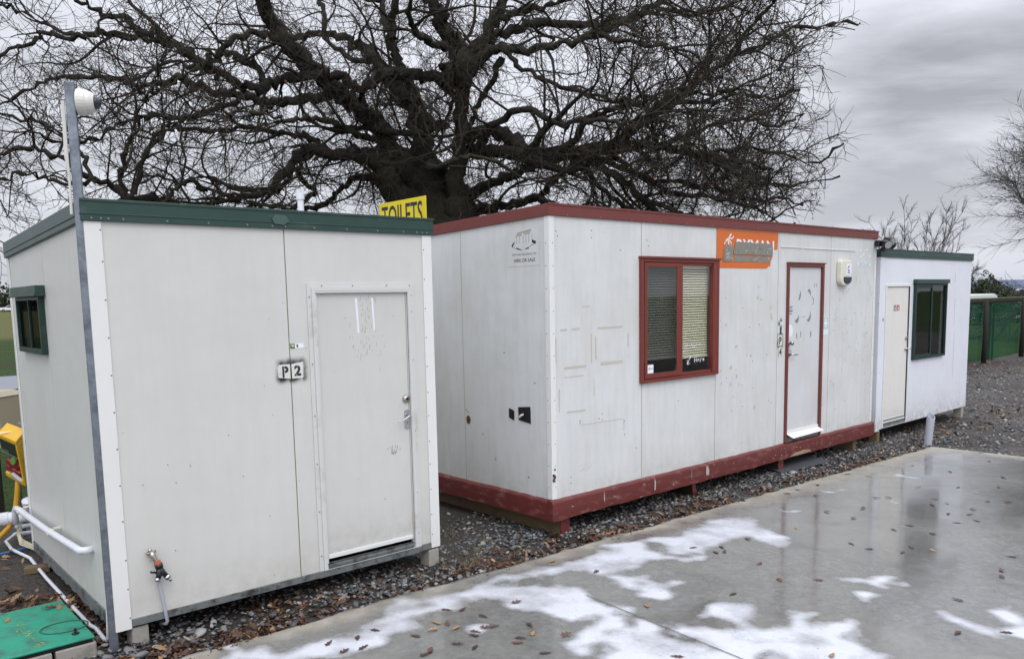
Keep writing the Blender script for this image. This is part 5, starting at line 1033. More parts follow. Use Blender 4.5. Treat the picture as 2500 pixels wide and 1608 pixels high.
# ---------------------------------------------------------------- camera post, drain stub, lid, pipes
po = thing('steel_post', 'tall galvanised steel post standing at the corner of the cabin marked P 2', 'post', (-2.445, 4.77, 0))
mb = MB()
for r_, z0, z1 in ((.0, 0, 3.335),): mb.box(-.026, .026, -.026, .026, z0, z1)
mb.build('tube', M['galv'], po, bevel=.006); po.rotation_euler = (0, 0, .42)
cc_ = thing('security_camera', 'white dome security camera fixed near the top of the steel post', 'security camera', (-2.445, 4.77, 3.225), .22)
def lathex(prof, mat, name, n=24):
    mb = MB(); V = []
    for x_, r_ in prof:
        for j in range(n): a = 2 * math.pi * j / n; V.append((x_, r_ * math.cos(a), r_ * math.sin(a)))
    k = len(prof); mb.add(V, [(i * n + j, i * n + (j + 1) % n, (i + 1) * n + (j + 1) % n, (i + 1) * n + j) for i in range(k - 1) for j in range(n)] + [tuple(range(n - 1, -1, -1)), tuple((k - 1) * n + j for j in range(n))])
    return mb.build(name, mat, cc_, smooth=False)
lathex([(.030, .055), (.036, .069)], M['dark'], 'base_plate'); b_ = lathex([(.0365, .072), (.06, .073), (.082, .068), (.083, .065), (.105, .060), (.124, .046), (.126, .043)], M['white_plastic'], 'housing'); b_.modifiers.new('s', 'BEVEL').width = .002
d_ = lathex([(.126, .040), (.140, .034), (.150, .024), (.156, .012), (.157, .001)], simple('smoked_dome', '30353c', .08), 'dome'); d_.data.polygons.foreach_set('use_smooth', [True] * len(d_.data.polygons))
tb = MB(); tb.tube([(-.036, -.02, .0), (-.040, -.02, -.3), (-.034, -.02, -.42), (-.038, -.02, -.62)], [.010, .012, .007, .008], 6); tb.build('cable', M['white_plastic'], cc_)
ps = MB(); n = 20; V = []
for j in range(n): a = 2 * math.pi * j / n; V.append((.050 * math.cos(a), .050 * math.sin(a), -.02))
for j in range(n): a = 2 * math.pi * j / n; V.append((.050 * math.cos(a) + .02, .050 * math.sin(a), .415 + .045 * math.sin(a) - .01 * math.cos(a)))
for j in range(n): a = 2 * math.pi * j / n; V.append((.043 * math.cos(a) + .02, .043 * math.sin(a), .415 + .040 * math.sin(a) - .01 * math.cos(a)))
for j in range(n): a = 2 * math.pi * j / n; V.append((.043 * math.cos(a), .043 * math.sin(a), .05))
ps.add(V, [(i * n + j, i * n + (j + 1) % n, (i + 1) * n + (j + 1) % n, (i + 1) * n + j) for i in range(3) for j in range(n)] + [tuple(3 * n + j for j in range(n))])
o = ps.build('drain_stub', M['pvc_grey'], None, loc=(5.60, 10.90, 0), rot=(0, .03, 0)); tag(o, 'pale grey cut plastic pipe sticking up at the far corner of the slab', 'pipe')
# teal lid over its concrete pit
ld = thing('pit_lid', 'teal green plastic lid on a concrete pit beside the steel post', 'lid')
A_ = [(-3.06, 5.32), (-2.52, 4.70)]; ux, uy = -.72, -.62     # long side runs off to the left
def L_(a, b): return (A_[0][0] + (A_[1][0] - A_[0][0]) * b + ux * a, A_[0][1] + (A_[1][1] - A_[0][1]) * b + uy * a)
def slabq(mb, a0, a1, b0, b1, z0, z1): q = [L_(a0, b1), L_(a0, b0), L_(a1, b0), L_(a1, b1)]; mb.hexa([(*p, z0) for p in q], [(*p, z1) for p in q])
mb = MB(); slabq(mb, 0, .95, 0, 1, .118, .132); mb.build('lid_plate', M['lid'], ld, bevel=.005)
mb = MB(); slabq(mb, .012, .90, .02, .985, .095, .117); mb.build('rebate', M['dark'], ld)
mb = MB(); slabq(mb, -.005, .225, .90, 1.004, .0, .094); slabq(mb, .245, .95, .90, 1.004, .0, .094); slabq(mb, -.005, .95, -.004, .10, .0, .094); slabq(mb, -.005, .09, .101, .899, .0, .094); mb.build('concrete_surround', M['concrete_block'], ld, bevel=.006)
def ringf(cx_, cy_, a, b, an, z, w, name, mat, n=36, th=.004):
    mb = MB(); V = []
    for j in range(n):
        q = 2 * math.pi * j / n
        for k in (1, 1 - w / a):
            for h in (0, th): x_, y_ = a * k * math.cos(q), b * k * math.sin(q); V.append((cx_ + x_ * math.cos(an) - y_ * math.sin(an), cy_ + x_ * math.sin(an) + y_ * math.cos(an), z + h))
    mb.add(V, [(4 * j + 1, 4 * ((j + 1) % n) + 1, 4 * ((j + 1) % n) + 3, 4 * j + 3) for j in range(n)] + [(4 * j, 4 * ((j + 1) % n), 4 * ((j + 1) % n) + 1, 4 * j + 1) for j in range(n)] + [(4 * j + 2, 4 * ((j + 1) % n) + 2, 4 * ((j + 1) % n) + 3, 4 * j + 3) for j in range(n)])
    return mb.build(name, mat, ld)
ringf(-2.78, 4.84, .135, .10, .5, .1325, .010, 'oval_rib', simple('dark_rib', '1d5a4a', .6))
mb = MB(); mb.tube([(-2.655, 4.735, .133), (-2.655, 4.735, .139), (-2.655, 4.735, .141)], [.021, .021, .012], 14); mb.tube([(-2.655, 4.735, .14), (-2.655, 4.735, .168)], [.009, .007], 10); mb.build('lid_knob', M['dark'], ld)
mb = MB(); rr = random.Random(12)
for k in range(40):
    a, b2 = rr.uniform(.30, .36), rr.uniform(.28, .75); x, y = L_(a, b2); w = rr.uniform(.004, .012); mb.poly([(x, y), (x + w, y + w * .3), (x + w * .7, y + w), (x - w * .2, y + w * .8)], .1328, .1334, 'z')
for k in range(16): a, b2 = rr.uniform(.26, .33), rr.uniform(.84, .93); x, y = L_(a, b2); w = rr.uniform(.004, .012); mb.poly([(x, y), (x + w, y + w * .3), (x + w * .7, y + w), (x - w * .2, y + w * .8)], .1328, .1334, 'z')
mb.build('worn_marks', M['lid_mark'], ld)
LL = [(.10, .16, .055, 0, 'dark brown curled oak leaf on the far corner of the teal lid'), (.05, .20, .05, 2, 'tan oak leaf tip at the far corner of the teal lid'), (.36, .22, .04, 2, 'small tan oak leaf in the middle of the teal lid'), (.46, .30, .055, 0, 'brown oak leaf at the left of the teal lid'), (.50, .40, .05, 2, 'pale tan oak leaf with dark edge at the left of the teal lid')]
for a, b2, s, k, lab in LL:
    x, y = L_(a, b2); mb = MB(); mb.add(*LV[(int(a * 100)) % 6]); o = mb.build('fallen_leaf', M[kinds[k][0]], smooth=True); o.location = (x, y, .138); o.scale = (s, s, s); o.rotation_euler = (.1, -.1, a * 40); tag(o, lab, 'leaf', 'oak leaves on the lid')
# conduit across the ground and up the post
cd_ = MB(); cd_.tube([(-4.45, 7.2, .10), (-4.50, 7.05, .04), (-4.32, 6.84, .03), (-4.01, 6.58, .03), (-3.59, 6.07, .032), (-2.98, 5.36, .03), (-2.885, 5.25, .03), (-2.78, 5.14, .02), (-2.70, 5.06, .028), (-2.56, 4.885, .03), (-2.53, 4.86, .035), (-2.515, 4.845, .06), (-2.49, 4.815, .20), (-2.475, 4.80, .5), (-2.472, 4.80, 1.1)], .0135, 10)
tag(cd_.build('conduit', M['pvc'], None, smooth=True), 'thin white plastic conduit running over the ground to the steel post', 'conduit')
bp = thing('drain_pipe', 'thick white plastic drain pipe with a tee joint behind the cabin marked P 2', 'pipe')
mb = MB(); mb.tube([(-5.4, 6.62, .20), (-4.43, 6.86, .285), (-4.16, 6.93, .31), (-4.0, 6.98, .32)], .052, 16); mb.tube([(-4.11, 6.78, .47), (-4.13, 6.84, .40), (-4.16, 6.90, .33)], [.040, .045, .05], 14); mb.build('pipe', M['pvc'], bp, smooth=True)
mb = MB(); mb.tube([(-4.42, 6.862, .286), (-4.34, 6.884, .293)], .057, 16); mb.tube([(-4.118, 6.80, .44), (-4.112, 6.785, .47)], .047, 14); mb.build('coupling', M['pvc'], bp)
for i, (x, y, z, lab) in enumerate(((-4.35, 7.35, .12, 'upper of two short grey pipes lying behind the drain pipe'), (-4.33, 7.28, .07, 'lower of two short grey pipes lying behind the drain pipe'))):
    mb = MB(); mb.tube([(x - .2, y - .06, z - .02), (x + .28, y + .03, z + .02)], .022, 10); tag(mb.build('short_pipe', M['pvc_grey'], None, smooth=True), lab, 'pipe')
mb = MB(); mb.tube([(-4.9, 6.4, .015), (-4.36, 6.74, .02), (-4.27, 6.86, .02), (-4.12, 6.95, .03)], .011, 8); tag(mb.build('blue_hose', M['blue_hose'], None, smooth=True), 'blue hose lying on the earth behind the white conduit', 'hose')
mb = MB()
for k in range(4): mb.tube([(-4.32 + .008 * k, 7.0, .28), (-4.33 + .006 * k, 6.95, .14), (-4.25, 6.85 + .01 * k, .07 + .012 * k), (-4.08, 6.75, .055 + .012 * k), (-3.96, 6.58, .10 + .006 * k)], .006, 6)
tag(mb.build('cable_bundle', M['cream_cable'], None, smooth=True), 'bundle of cream cables sagging to the back corner of the cabin', 'cable')
mb = MB(); mb.tube([(-4.27, 6.95, .66), (-4.285, 6.93, .50), (-4.31, 6.92, .34), (-4.34, 6.86, .22), (-4.42, 6.78, .12), (-4.6, 6.7, .06), (-4.9, 6.6, .03)], .021, 12); tag(mb.build('yellow_cable', M['yellow_cable'], None, smooth=True), 'thick yellow cable looping down from the yellow power box', 'cable')
mb = MB(); mb.tube([(-4.43, 6.82, .78), (-4.42, 6.76, .66), (-4.43, 6.76, .45), (-4.48, 6.8, .2), (-4.6, 6.85, .05)], .028, 10); tag(mb.build('grey_hose', M['grey_cable'], None, smooth=True), 'dark grey hose hanging from the yellow power box', 'hose')
# yellow site power box
yb = thing('power_box', 'yellow site power box with clear flap and red sockets beside the cabin back corner', 'power box')
def atp(x, y, Y):        # point on the line of sight fixed when the box was measured
    return None
Tf = Vector((-4.055, 6.60, 1.006)); Bf = Vector((-4.057, 6.68, .609)); lv_ = Vector((-.44, .46, .0)); bk = Vector((-.10, .32, .05))
def yq(a, h, d): p = Tf + (Bf - Tf) * h + lv_ * a + bk * d; return p
def ybox(name, a0, a1, h0, h1, d0, d1, mat, par, bevel=.008):
    mb = MB(); mb.hexa([yq(a1, h1, d0), yq(a0, h1, d0), yq(a0, h1, d1), yq(a1, h1, d1)], [yq(a1, h0, d0), yq(a0, h0, d0), yq(a0, h0, d1), yq(a1, h0, d1)]); return mb.build(name, mat, par, bevel=bevel)
ybox('box_shell', 0, 1, 0, .10, 0, 1, M['yellow_plastic'], yb); ybox('box_shell', 0, .07, .101, 1, 0, 1, M['yellow_plastic'], yb); ybox('box_shell', .101, 1, .90, 1, 0, 1, M['yellow_plastic'], yb)
ybox('back_panel', .0705, 1, .101, .899, .6, .98, M['dark'], yb); ybox('breaker_panel', .08, 1, .12, .36, .08, .58, M['dark'], yb)
ybox('clear_flap', .08, .98, .38, .42, -.03, .05, M['clear_flap'], yb, .002)
for i, (a, h) in enumerate(((.22, .62), (.42, .62), (.62, .62), (.22, .80), (.45, .80), (.7, .78))):
    p = yq(a, h, .2); mb = MB(); dv = Vector((-.45, -.85, -.15)).normalized(); mb.tube([p - dv * .05, p + dv * .02, p + dv * .035], [.032, .034, .026], 14); mb.build('socket', simple('red_socket', '7d1f22', .4), yb)
p = yq(.30, .47, -.05); mb = MB(); mb.tube([p, p + Vector((-.004, -.008, .001))], [.036, .034], 16); mb.build('sticker', M['sticker_green'], yb)
p = yq(.25, .86, -.05); mb = MB(); mb.tube([p + Vector((.03, 0, -.02)), p, p + Vector((-.05, 0, .045))], .018, 10); mb.build('plug', M['pvc_grey'], yb)
tp0 = Tf + lv_ * .45 + bk * .45 + Vector((0, 0, .001)); mb = MB(); mb.hexa([tp0 + Vector((-.09, -.03, 0)), tp0 + Vector((.07, .05, 0)), tp0 + Vector((.055, .075, 0)), tp0 + Vector((-.105, -.005, 0))], [tp0 + Vector((-.09, -.03, .001)), tp0 + Vector((.07, .05, .001)), tp0 + Vector((.055, .075, .001)), tp0 + Vector((-.105, -.005, .001))]); mb.build('sticker', M['sticker'], yb)
for dx_, a in ((-.35, 0), (.0, 1)): mb = MB(); q = yq(.15 if a else .85, 1, .8); mb.tube([q, (q.x, q.y + .03, 0)], .016, 8); mb.build('leg', M['grey_cable'], yb)
mb = MB(); mb.tube([Tf + bk * 1.05 + lv_ * .35 + Vector((0, 0, .025)), Tf + bk * 1.05 + lv_ * -.15 + Vector((0, 0, .025))], .012, 8); mb.build('rail', M['galv'], yb)
# beige cabinet
bc = thing('utility_cabinet', 'beige metal utility cabinet on a dark stand behind the yellow power box', 'cabinet', (-5.27, 8.15, 0), -.12)
mb = MB(); mb.box(-.30, .28, -.18, .18, .72, 1.22); mb.build('cabinet_body', M['beige'], bc, bevel=.01)
mb = MB(); mb.hexa([(-.31, -.19, 1.221), (.29, -.19, 1.221), (.29, .19, 1.221), (-.31, .19, 1.221)], [(-.27, -.15, 1.27), (.22, -.15, 1.27), (.22, .15, 1.27), (-.27, .15, 1.27)]); mb.build('lid', M['beige'], bc, bevel=.006)
mb = MB(); mb.box(-.012, .045, -.184, -.181, 1.02, 1.15); mb.build('sticker', M['sticker'], bc); mb = MB(); mb.box(-.010, .043, -.187, -.185, 1.075, 1.10); mb.build('sticker', M['sticker_green'], bc)
mb = MB(); mb.box(-.25, .26, -.182, -.1805, .95, .955); mb.build('door_gap', M['shadow_gap'], bc); mb = MB(); mb.box(-.06, .06, -.05, .05, 0, .7195); mb.build('stand', M['wood_dark'], bc)
mb = MB(); mb.tube([(-4.98, 9.1, 0), (-4.97, 9.1, 1.15)], [.07, .06], 9); tag(mb.build('wooden_post', M['wood_dark'], None, smooth=True), 'short dark wooden post between the beige cabinet and the cabin', 'post')
mb = MB(); mb.box(-.09, .09, -.05, .05, 0, .05); tag(mb.build('timber_offcut', M['wood'], None, bevel=.004, loc=(-3.80, 6.32, .0), rot=(0, 0, .4)), 'short offcut of pale timber on the earth beside the white conduit', 'timber')
# a few bigger cobbles at the foot of the post
for i, (x, y, s, k, lab) in enumerate(((-2.32, 4.72, .055, 1, 'largest rounded grey cobble at the foot of the steel post'), (-2.24, 4.66, .05, 1, 'smooth grey cobble just right of the largest one by the post'), (-2.42, 4.64, .035, 1, 'flat grey cobble left of the largest one by the post'), (-2.02, 4.98, .05, 2, 'pale cobble lying under the tap of the cabin marked P 2'), (-2.08, 4.84, .042, 0, 'angular blue grey stone below the tap'), (-1.80, 5.02, .022, 2, 'small pale pebble by the slab edge below the tap'))):
    o = stones('cobble', np.array([[0, 0, 0.]]), np.array([s]), IV, IF, 60 + i, [SM[k]], [1]); o.location = (x, y, .008); tag(o, lab, 'stone')
LIMBS=[[(-1.13,13.0,1.0,0.782),(-1.1,13.06,2.29,0.679),(-1.09,12.91,2.92,0.623),(-1.11,13.0,3.3,0.562),(-1.15,13.12,3.57,0.475),(-1.2,12.87,3.79,0.377)],[(-0.78,12.8,3.15,0.378),(-0.8,12.74,3.52,0.275),(-0.75,12.64,3.99,0.16),(-0.71,12.62,4.52,0.141),(-0.67,12.48,5.08,0.151),(-0.63,12.35,5.39,0.202),(-0.72,12.45,5.71,0.167),(-0.87,12.31,5.98,0.129),(-1.02,12.14,6.26,0.098),(-1.14,12.3,6.68,0.07),(-1.25,12.1,7.04,0.046)],[(-0.65,12.6,5.4,0.182),(-0.45,12.8,5.8,0.141),(-0.2,13.05,6.23,0.112),(-0.01,13.34,6.68,0.089),(0.26,13.43,7.13,0.064),(0.47,13.79,7.76,0.046)],[(-0.63,12.6,5.4,0.133),(-0.38,12.42,5.52,0.107),(-0.11,12.28,5.62,0.082),(0.21,12.07,5.57,0.069),(0.55,11.81,5.53,0.057),(0.93,11.69,5.55,0.05),(1.34,11.36,5.5,0.044),(1.72,10.96,5.3,0.032),(2.13,10.92,5.22,0.026)],[(-0.51,12.6,5.69,0.121),(-0.2,12.77,5.93,0.092),(0.17,12.97,6.13,0.081),(0.61,13.11,6.24,0.075),(1.4,13.46,6.32,0.064),(2.03,13.81,6.51,0.059),(2.57,13.87,6.66,0.046),(3.09,14.13,6.7,0.04),(3.8,14.54,6.93,0.035)],[(-1.16,13.0,3.43,0.383),(-1.29,13.27,4.03,0.272),(-1.36,13.51,4.64,0.21),(-1.44,13.63,5.08,0.178),(-1.64,13.87,5.4,0.161),(-1.88,13.98,5.65,0.141),(-2.08,14.03,5.98,0.121),(-2.36,14.33,6.3,0.096),(-2.71,14.43,6.5,0.083),(-3.28,14.5,6.6,0.062),(-3.8,14.91,6.65,0.05)],[(-1.21,13.0,4.67,0.139),(-1.36,12.9,5.05,0.112),(-1.49,12.73,5.39,0.092),(-1.62,12.64,5.69,0.085),(-1.69,12.64,6.01,0.079),(-1.56,12.37,6.32,0.065),(-1.43,12.31,6.63,0.053),(-1.39,12.34,7.09,0.035)],[(-1.64,12.5,5.88,0.066),(-1.82,12.83,6.3,0.061),(-1.93,13.02,6.67,0.056),(-2.11,13.49,7.2,0.045),(-2.41,13.85,7.71,0.033)],[(-1.27,13.2,3.58,0.356),(-1.52,13.03,3.94,0.267),(-1.74,12.87,4.26,0.213),(-1.93,12.74,4.69,0.173),(-2.22,12.5,4.93,0.151),(-2.47,12.38,5.12,0.149),(-2.67,12.36,5.35,0.149),(-2.84,12.11,5.48,0.145),(-3.03,12.0,5.7,0.149),(-3.25,12.0,5.98,0.137),(-3.28,11.68,6.17,0.122),(-3.37,11.57,6.45,0.099),(-3.64,11.55,6.86,0.065)],[(-1.44,13.0,3.47,0.287),(-1.78,12.8,3.82,0.238),(-1.94,12.7,4.17,0.185),(-2.24,12.58,4.26,0.128),(-2.63,12.33,4.22,0.102),(-2.96,12.34,4.29,0.09),(-3.14,12.23,4.1,0.071),(-3.32,11.94,3.76,0.064),(-3.61,12.02,3.62,0.053),(-3.95,11.85,3.54,0.041)],[(-2.66,12.7,4.29,0.074),(-2.98,12.86,4.54,0.062),(-3.23,12.99,4.63,0.05),(-3.62,13.1,4.69,0.051),(-4.1,13.29,4.83,0.045),(-4.72,13.62,4.85,0.046),(-5.15,13.65,4.89,0.04),(-5.52,13.8,4.98,0.04),(-5.99,14.15,4.78,0.034),(-6.21,14.11,4.38,0.027)],[(-0.75,12.5,5.2,0.145),(-1.02,12.43,5.32,0.114),(-1.39,12.34,5.33,0.107),(-1.79,12.21,5.26,0.1),(-2.08,12.18,5.13,0.094),(-2.3,12.11,5.24,0.082),(-2.61,11.96,5.26,0.08),(-3.0,11.94,5.24,0.086),(-3.24,11.87,5.12,0.08),(-3.43,11.71,5.03,0.073),(-3.68,11.76,5.1,0.068),(-3.93,11.68,5.22,0.073),(-4.14,11.45,5.34,0.071),(-4.39,11.53,5.54,0.066),(-4.58,11.45,5.69,0.055),(-4.75,11.21,5.64,0.048),(-4.97,11.34,5.83,0.043),(-5.25,11.23,5.9,0.037),(-5.37,10.95,5.93,0.031),(-5.74,11.09,6.11,0.026)],[(-2.35,13.3,5.28,0.103),(-2.86,13.41,5.32,0.091),(-3.49,13.5,5.28,0.085),(-3.85,13.56,5.27,0.085),(-4.16,13.68,5.41,0.079),(-4.57,13.69,5.42,0.073),(-5.0,13.77,5.61,0.073),(-5.48,13.95,5.78,0.06),(-5.9,13.92,5.63,0.054),(-6.35,14.0,5.78,0.054),(-6.87,14.23,5.89,0.048),(-7.48,14.18,5.88,0.041),(-7.9,14.25,5.78,0.034),(-8.53,14.54,5.62,0.028),(-8.95,14.42,5.43,0.028)],[(-3.35,12.0,5.13,0.058),(-3.59,12.26,5.45,0.059),(-3.83,12.4,5.62,0.054),(-4.07,12.6,5.71,0.048),(-4.39,12.81,5.71,0.043),(-4.66,12.87,5.64,0.037),(-5.12,13.26,5.84,0.032),(-5.64,13.58,5.81,0.026)],[(-4.27,11.8,5.44,0.062),(-4.43,11.67,5.59,0.056),(-4.71,11.49,5.61,0.049),(-5.01,11.4,5.63,0.049),(-5.24,11.17,5.62,0.043),(-5.49,10.99,5.53,0.042),(-5.83,10.97,5.55,0.037),(-5.98,10.68,5.37,0.031),(-6.19,10.48,5.17,0.025),(-6.54,10.55,5.12,0.02)],[(-5.53,11.2,5.6,0.032),(-6.0,11.41,5.76,0.027),(-6.39,11.67,5.97,0.028),(-6.73,11.88,6.17,0.028),(-7.0,11.85,6.25,0.023)],[(-4.01,13.3,5.3,0.058),(-4.37,13.06,5.11,0.05),(-4.61,12.97,5.02,0.05),(-4.81,12.78,4.88,0.049),(-5.19,12.49,4.87,0.042),(-5.44,12.47,4.8,0.036),(-5.67,12.16,4.63,0.029),(-5.9,11.9,4.4,0.029),(-6.28,11.9,4.38,0.023),(-6.47,11.45,4.46,0.017)],[(-3.03,12.0,5.73,0.063),(-3.24,11.83,5.74,0.057),(-3.5,11.65,5.7,0.05),(-3.67,11.39,5.52,0.044),(-3.84,11.31,5.38,0.038),(-3.95,11.22,5.25,0.038),(-4.07,10.86,5.0,0.031),(-4.33,10.76,4.81,0.026),(-4.57,10.6,4.73,0.02)],[(-1.44,13.0,2.68,0.218),(-2.75,12.59,2.87,0.161),(-3.72,12.18,3.1,0.126),(-4.32,11.88,3.35,0.105),(-4.77,11.84,3.51,0.087),(-4.93,11.65,3.54,0.08),(-5.2,11.47,3.58,0.073),(-5.46,11.55,3.74,0.056),(-5.67,11.28,3.85,0.049),(-5.79,11.12,4.0,0.043),(-6.17,11.2,4.16,0.038),(-6.33,10.91,4.13,0.032),(-6.59,10.69,4.05,0.026)],[(-5.09,11.1,3.55,0.049),(-5.07,11.02,3.83,0.043),(-4.9,10.85,4.11,0.037),(-4.74,10.8,4.4,0.031),(-4.61,10.77,4.64,0.026),(-4.35,10.5,4.75,0.02),(-4.26,10.53,5.07,0.015)],[(-4.96,11.1,3.55,0.043),(-4.92,11.33,3.99,0.039),(-4.76,11.45,4.29,0.033),(-4.69,11.72,4.53,0.028),(-4.38,11.8,4.66,0.023),(-4.1,11.88,4.89,0.017)],[(-4.61,11.2,3.45,0.049),(-4.51,11.24,3.63,0.038),(-4.32,11.35,3.74,0.039),(-4.15,11.49,3.64,0.034),(-3.88,11.4,3.54,0.028),(-3.63,11.61,3.64,0.023)],[(-5.44,11.0,3.75,0.032),(-5.63,11.16,4.07,0.033),(-6.03,11.44,4.4,0.028),(-6.36,11.56,4.59,0.028),(-6.81,11.68,4.7,0.023),(-7.47,12.13,4.95,0.018)],[(-5.36,11.0,3.73,0.032),(-5.57,10.87,3.66,0.032),(-5.86,10.74,3.7,0.026),(-6.01,10.45,3.74,0.02),(-6.27,10.37,3.66,0.02),(-6.56,10.33,3.51,0.015)],[(-0.7,12.8,4.5,0.149),(-0.29,12.7,4.59,0.129),(0.06,12.59,4.44,0.141),(0.31,12.46,4.21,0.145),(0.67,12.43,4.17,0.145),(1.08,12.28,4.18,0.119),(1.42,12.11,4.18,0.1),(1.78,12.15,4.24,0.089),(2.11,11.98,4.19,0.07),(2.42,11.78,4.08,0.057),(2.89,11.84,4.0,0.046),(3.29,11.61,3.87,0.034),(3.55,11.37,3.72,0.022)],[(-0.68,13.0,4.34,0.126),(-0.24,12.74,4.32,0.124),(0.25,12.18,4.1,0.119)],[(-0.84,13.2,3.63,0.142),(-0.31,12.89,3.82,0.094),(0.06,12.58,3.9,0.086),(0.41,12.52,4.04,0.085),(0.78,12.22,4.1,0.083)],[(-0.92,13.3,3.39,0.17),(-0.4,13.27,3.52,0.111),(0.06,13.29,3.59,0.091),(0.46,13.39,3.68,0.079),(0.68,13.21,3.85,0.071),(0.88,13.27,4.05,0.058),(1.05,13.44,4.23,0.052)],[(1.47,12.0,4.18,0.082),(1.65,12.05,4.34,0.076),(1.83,12.13,4.51,0.082),(2.15,12.22,4.71,0.077),(2.45,12.24,4.85,0.071),(2.72,12.42,5.13,0.06),(2.95,12.46,5.28,0.054),(3.36,12.46,5.54,0.048),(3.52,12.71,5.85,0.037),(3.76,12.74,6.12,0.03),(3.97,12.66,6.34,0.024)],[(0.96,12.0,5.63,0.046),(1.61,12.57,6.04,0.048),(2.18,13.13,6.45,0.044),(2.75,13.45,6.79,0.038),(3.38,13.96,7.21,0.027)],[(0.77,12.1,4.14,0.071),(1.1,11.81,4.5,0.051),(1.47,11.56,4.63,0.045),(1.91,11.19,4.57,0.038),(2.26,11.06,4.71,0.032),(2.62,10.78,4.61,0.026),(2.96,10.32,4.64,0.02),(3.3,10.3,4.77,0.015)],[(1.79,12.0,4.23,0.058),(2.46,12.61,4.25,0.049),(3.12,13.06,4.21,0.045),(3.53,13.38,4.15,0.039),(4.17,14.0,4.03,0.034),(4.55,14.11,3.87,0.028)],[(1.07,12.1,4.13,0.082),(1.52,11.98,3.82,0.064),(1.85,11.81,3.49,0.052),(2.3,11.78,3.27,0.04),(2.74,11.67,3.13,0.034),(3.12,11.39,3.04,0.028),(3.6,11.49,3.07,0.023)],[(1.19,12.1,4.15,0.071),(1.71,12.52,3.98,0.049),(2.27,12.92,3.85,0.044),(2.97,13.48,3.85,0.04),(3.64,13.78,3.75,0.034),(4.39,14.23,3.65,0.028)],[(0.04,12.2,5.56,0.053),(0.23,12.01,5.28,0.046),(0.54,11.83,5.07,0.04),(0.92,11.6,4.88,0.039),(1.42,11.14,4.64,0.032),(1.83,11.02,4.63,0.027),(2.29,10.68,4.34,0.021)],[(-0.05,12.4,5.56,0.065),(-0.24,12.49,5.19,0.054),(-0.41,12.72,4.99,0.049),(-0.53,12.63,4.7,0.049)],[(2.08,11.8,4.16,0.052),(2.61,12.15,4.37,0.041),(3.17,12.51,4.6,0.036),(3.64,12.65,4.68,0.031),(4.21,13.09,4.64,0.025),(4.69,13.39,4.88,0.019)],[(2.46,12.3,4.86,0.048),(3.04,12.73,4.95,0.037),(3.55,13.02,5.13,0.031),(4.16,13.37,5.14,0.026),(4.81,13.95,5.39,0.02)],[(3.42,12.7,5.61,0.043),(3.82,12.7,5.75,0.03),(4.2,12.58,5.94,0.024),(4.71,12.66,6.0,0.024),(5.27,12.7,6.04,0.018)],[(2.65,11.8,4.02,0.04),(3.25,11.9,4.14,0.035),(3.85,11.96,4.08,0.023),(4.47,12.22,3.94,0.018),(4.86,12.16,4.21,0.018)],[(2.82,11.8,3.99,0.04),(3.29,11.41,3.62,0.028),(3.77,11.18,3.52,0.022),(4.32,10.91,3.58,0.011)],[(-0.44,12.5,4.32,0.085),(-0.13,12.0,4.56,0.058),(0.3,11.58,4.63,0.05),(0.71,10.98,4.33,0.043),(1.07,10.41,4.26,0.035),(1.44,10.14,4.15,0.025)],[(-1.86,12.9,4.6,0.075),(-2.17,12.54,4.53,0.061),(-2.45,12.16,4.64,0.053),(-2.69,11.68,4.6,0.045),(-2.96,11.4,4.54,0.033),(-3.2,11.09,4.59,0.027),(-3.39,10.36,4.36,0.02)],[(-2.23,13.9,5.96,0.06),(-2.6,14.11,6.09,0.054),(-2.97,14.31,6.42,0.048),(-3.05,14.46,6.86,0.048),(-3.26,14.87,7.4,0.042),(-3.48,14.99,7.86,0.036)],[(-0.79,12.4,5.75,0.083),(-1.0,12.04,5.65,0.063),(-1.17,11.46,5.64,0.049),(-1.23,11.09,5.73,0.042),(-1.12,10.63,5.86,0.035)],[(-0.2,13.0,6.21,0.075),(0.17,12.76,6.3,0.061),(0.59,12.46,6.28,0.047),(0.99,12.3,6.36,0.041),(1.52,11.86,6.31,0.034),(2.0,11.37,6.17,0.027)],[(-3.16,12.4,4.14,0.054),(-3.27,12.53,3.9,0.049),(-3.71,12.75,3.74,0.05),(-4.34,13.09,3.93,0.045),(-4.73,13.13,4.06,0.038),(-5.23,13.4,4.03,0.033),(-5.75,13.73,4.18,0.027)],[(-1.96,13.0,3.94,0.102),(-2.31,13.17,4.03,0.071),(-2.65,13.41,3.92,0.059),(-3.0,13.61,3.66,0.053),(-3.45,13.75,3.55,0.047),(-4.12,14.23,3.75,0.042),(-4.67,14.41,3.64,0.035)],[(-2.95,12.7,4.33,0.056),(-3.2,12.87,4.01,0.05),(-3.01,13.09,3.79,0.045),(-3.34,13.1,3.61,0.038),(-3.95,13.38,3.46,0.033)],[(1.04,13.2,4.21,0.058),(1.44,13.42,3.84,0.052),(1.86,13.59,3.56,0.047),(2.42,13.72,3.33,0.04),(3.17,14.1,3.29,0.042),(3.92,14.29,3.19,0.035),(4.65,14.36,3.25,0.028)],[(1.43,12.2,4.18,0.053),(1.94,12.42,3.85,0.049),(2.45,12.53,3.61,0.043),(3.05,12.72,3.56,0.037),(3.7,13.02,3.46,0.032),(4.19,12.98,3.57,0.025),(4.64,13.17,3.46,0.019)],[(1.88,12.0,3.5,0.047),(2.5,12.44,3.06,0.037),(3.25,12.74,2.98,0.031),(4.19,13.34,2.97,0.026),(4.65,13.54,3.21,0.02)],[(0.39,13.3,3.68,0.059),(0.88,12.96,3.45,0.051),(1.36,12.67,3.35,0.044),(1.84,12.55,3.14,0.037)]]
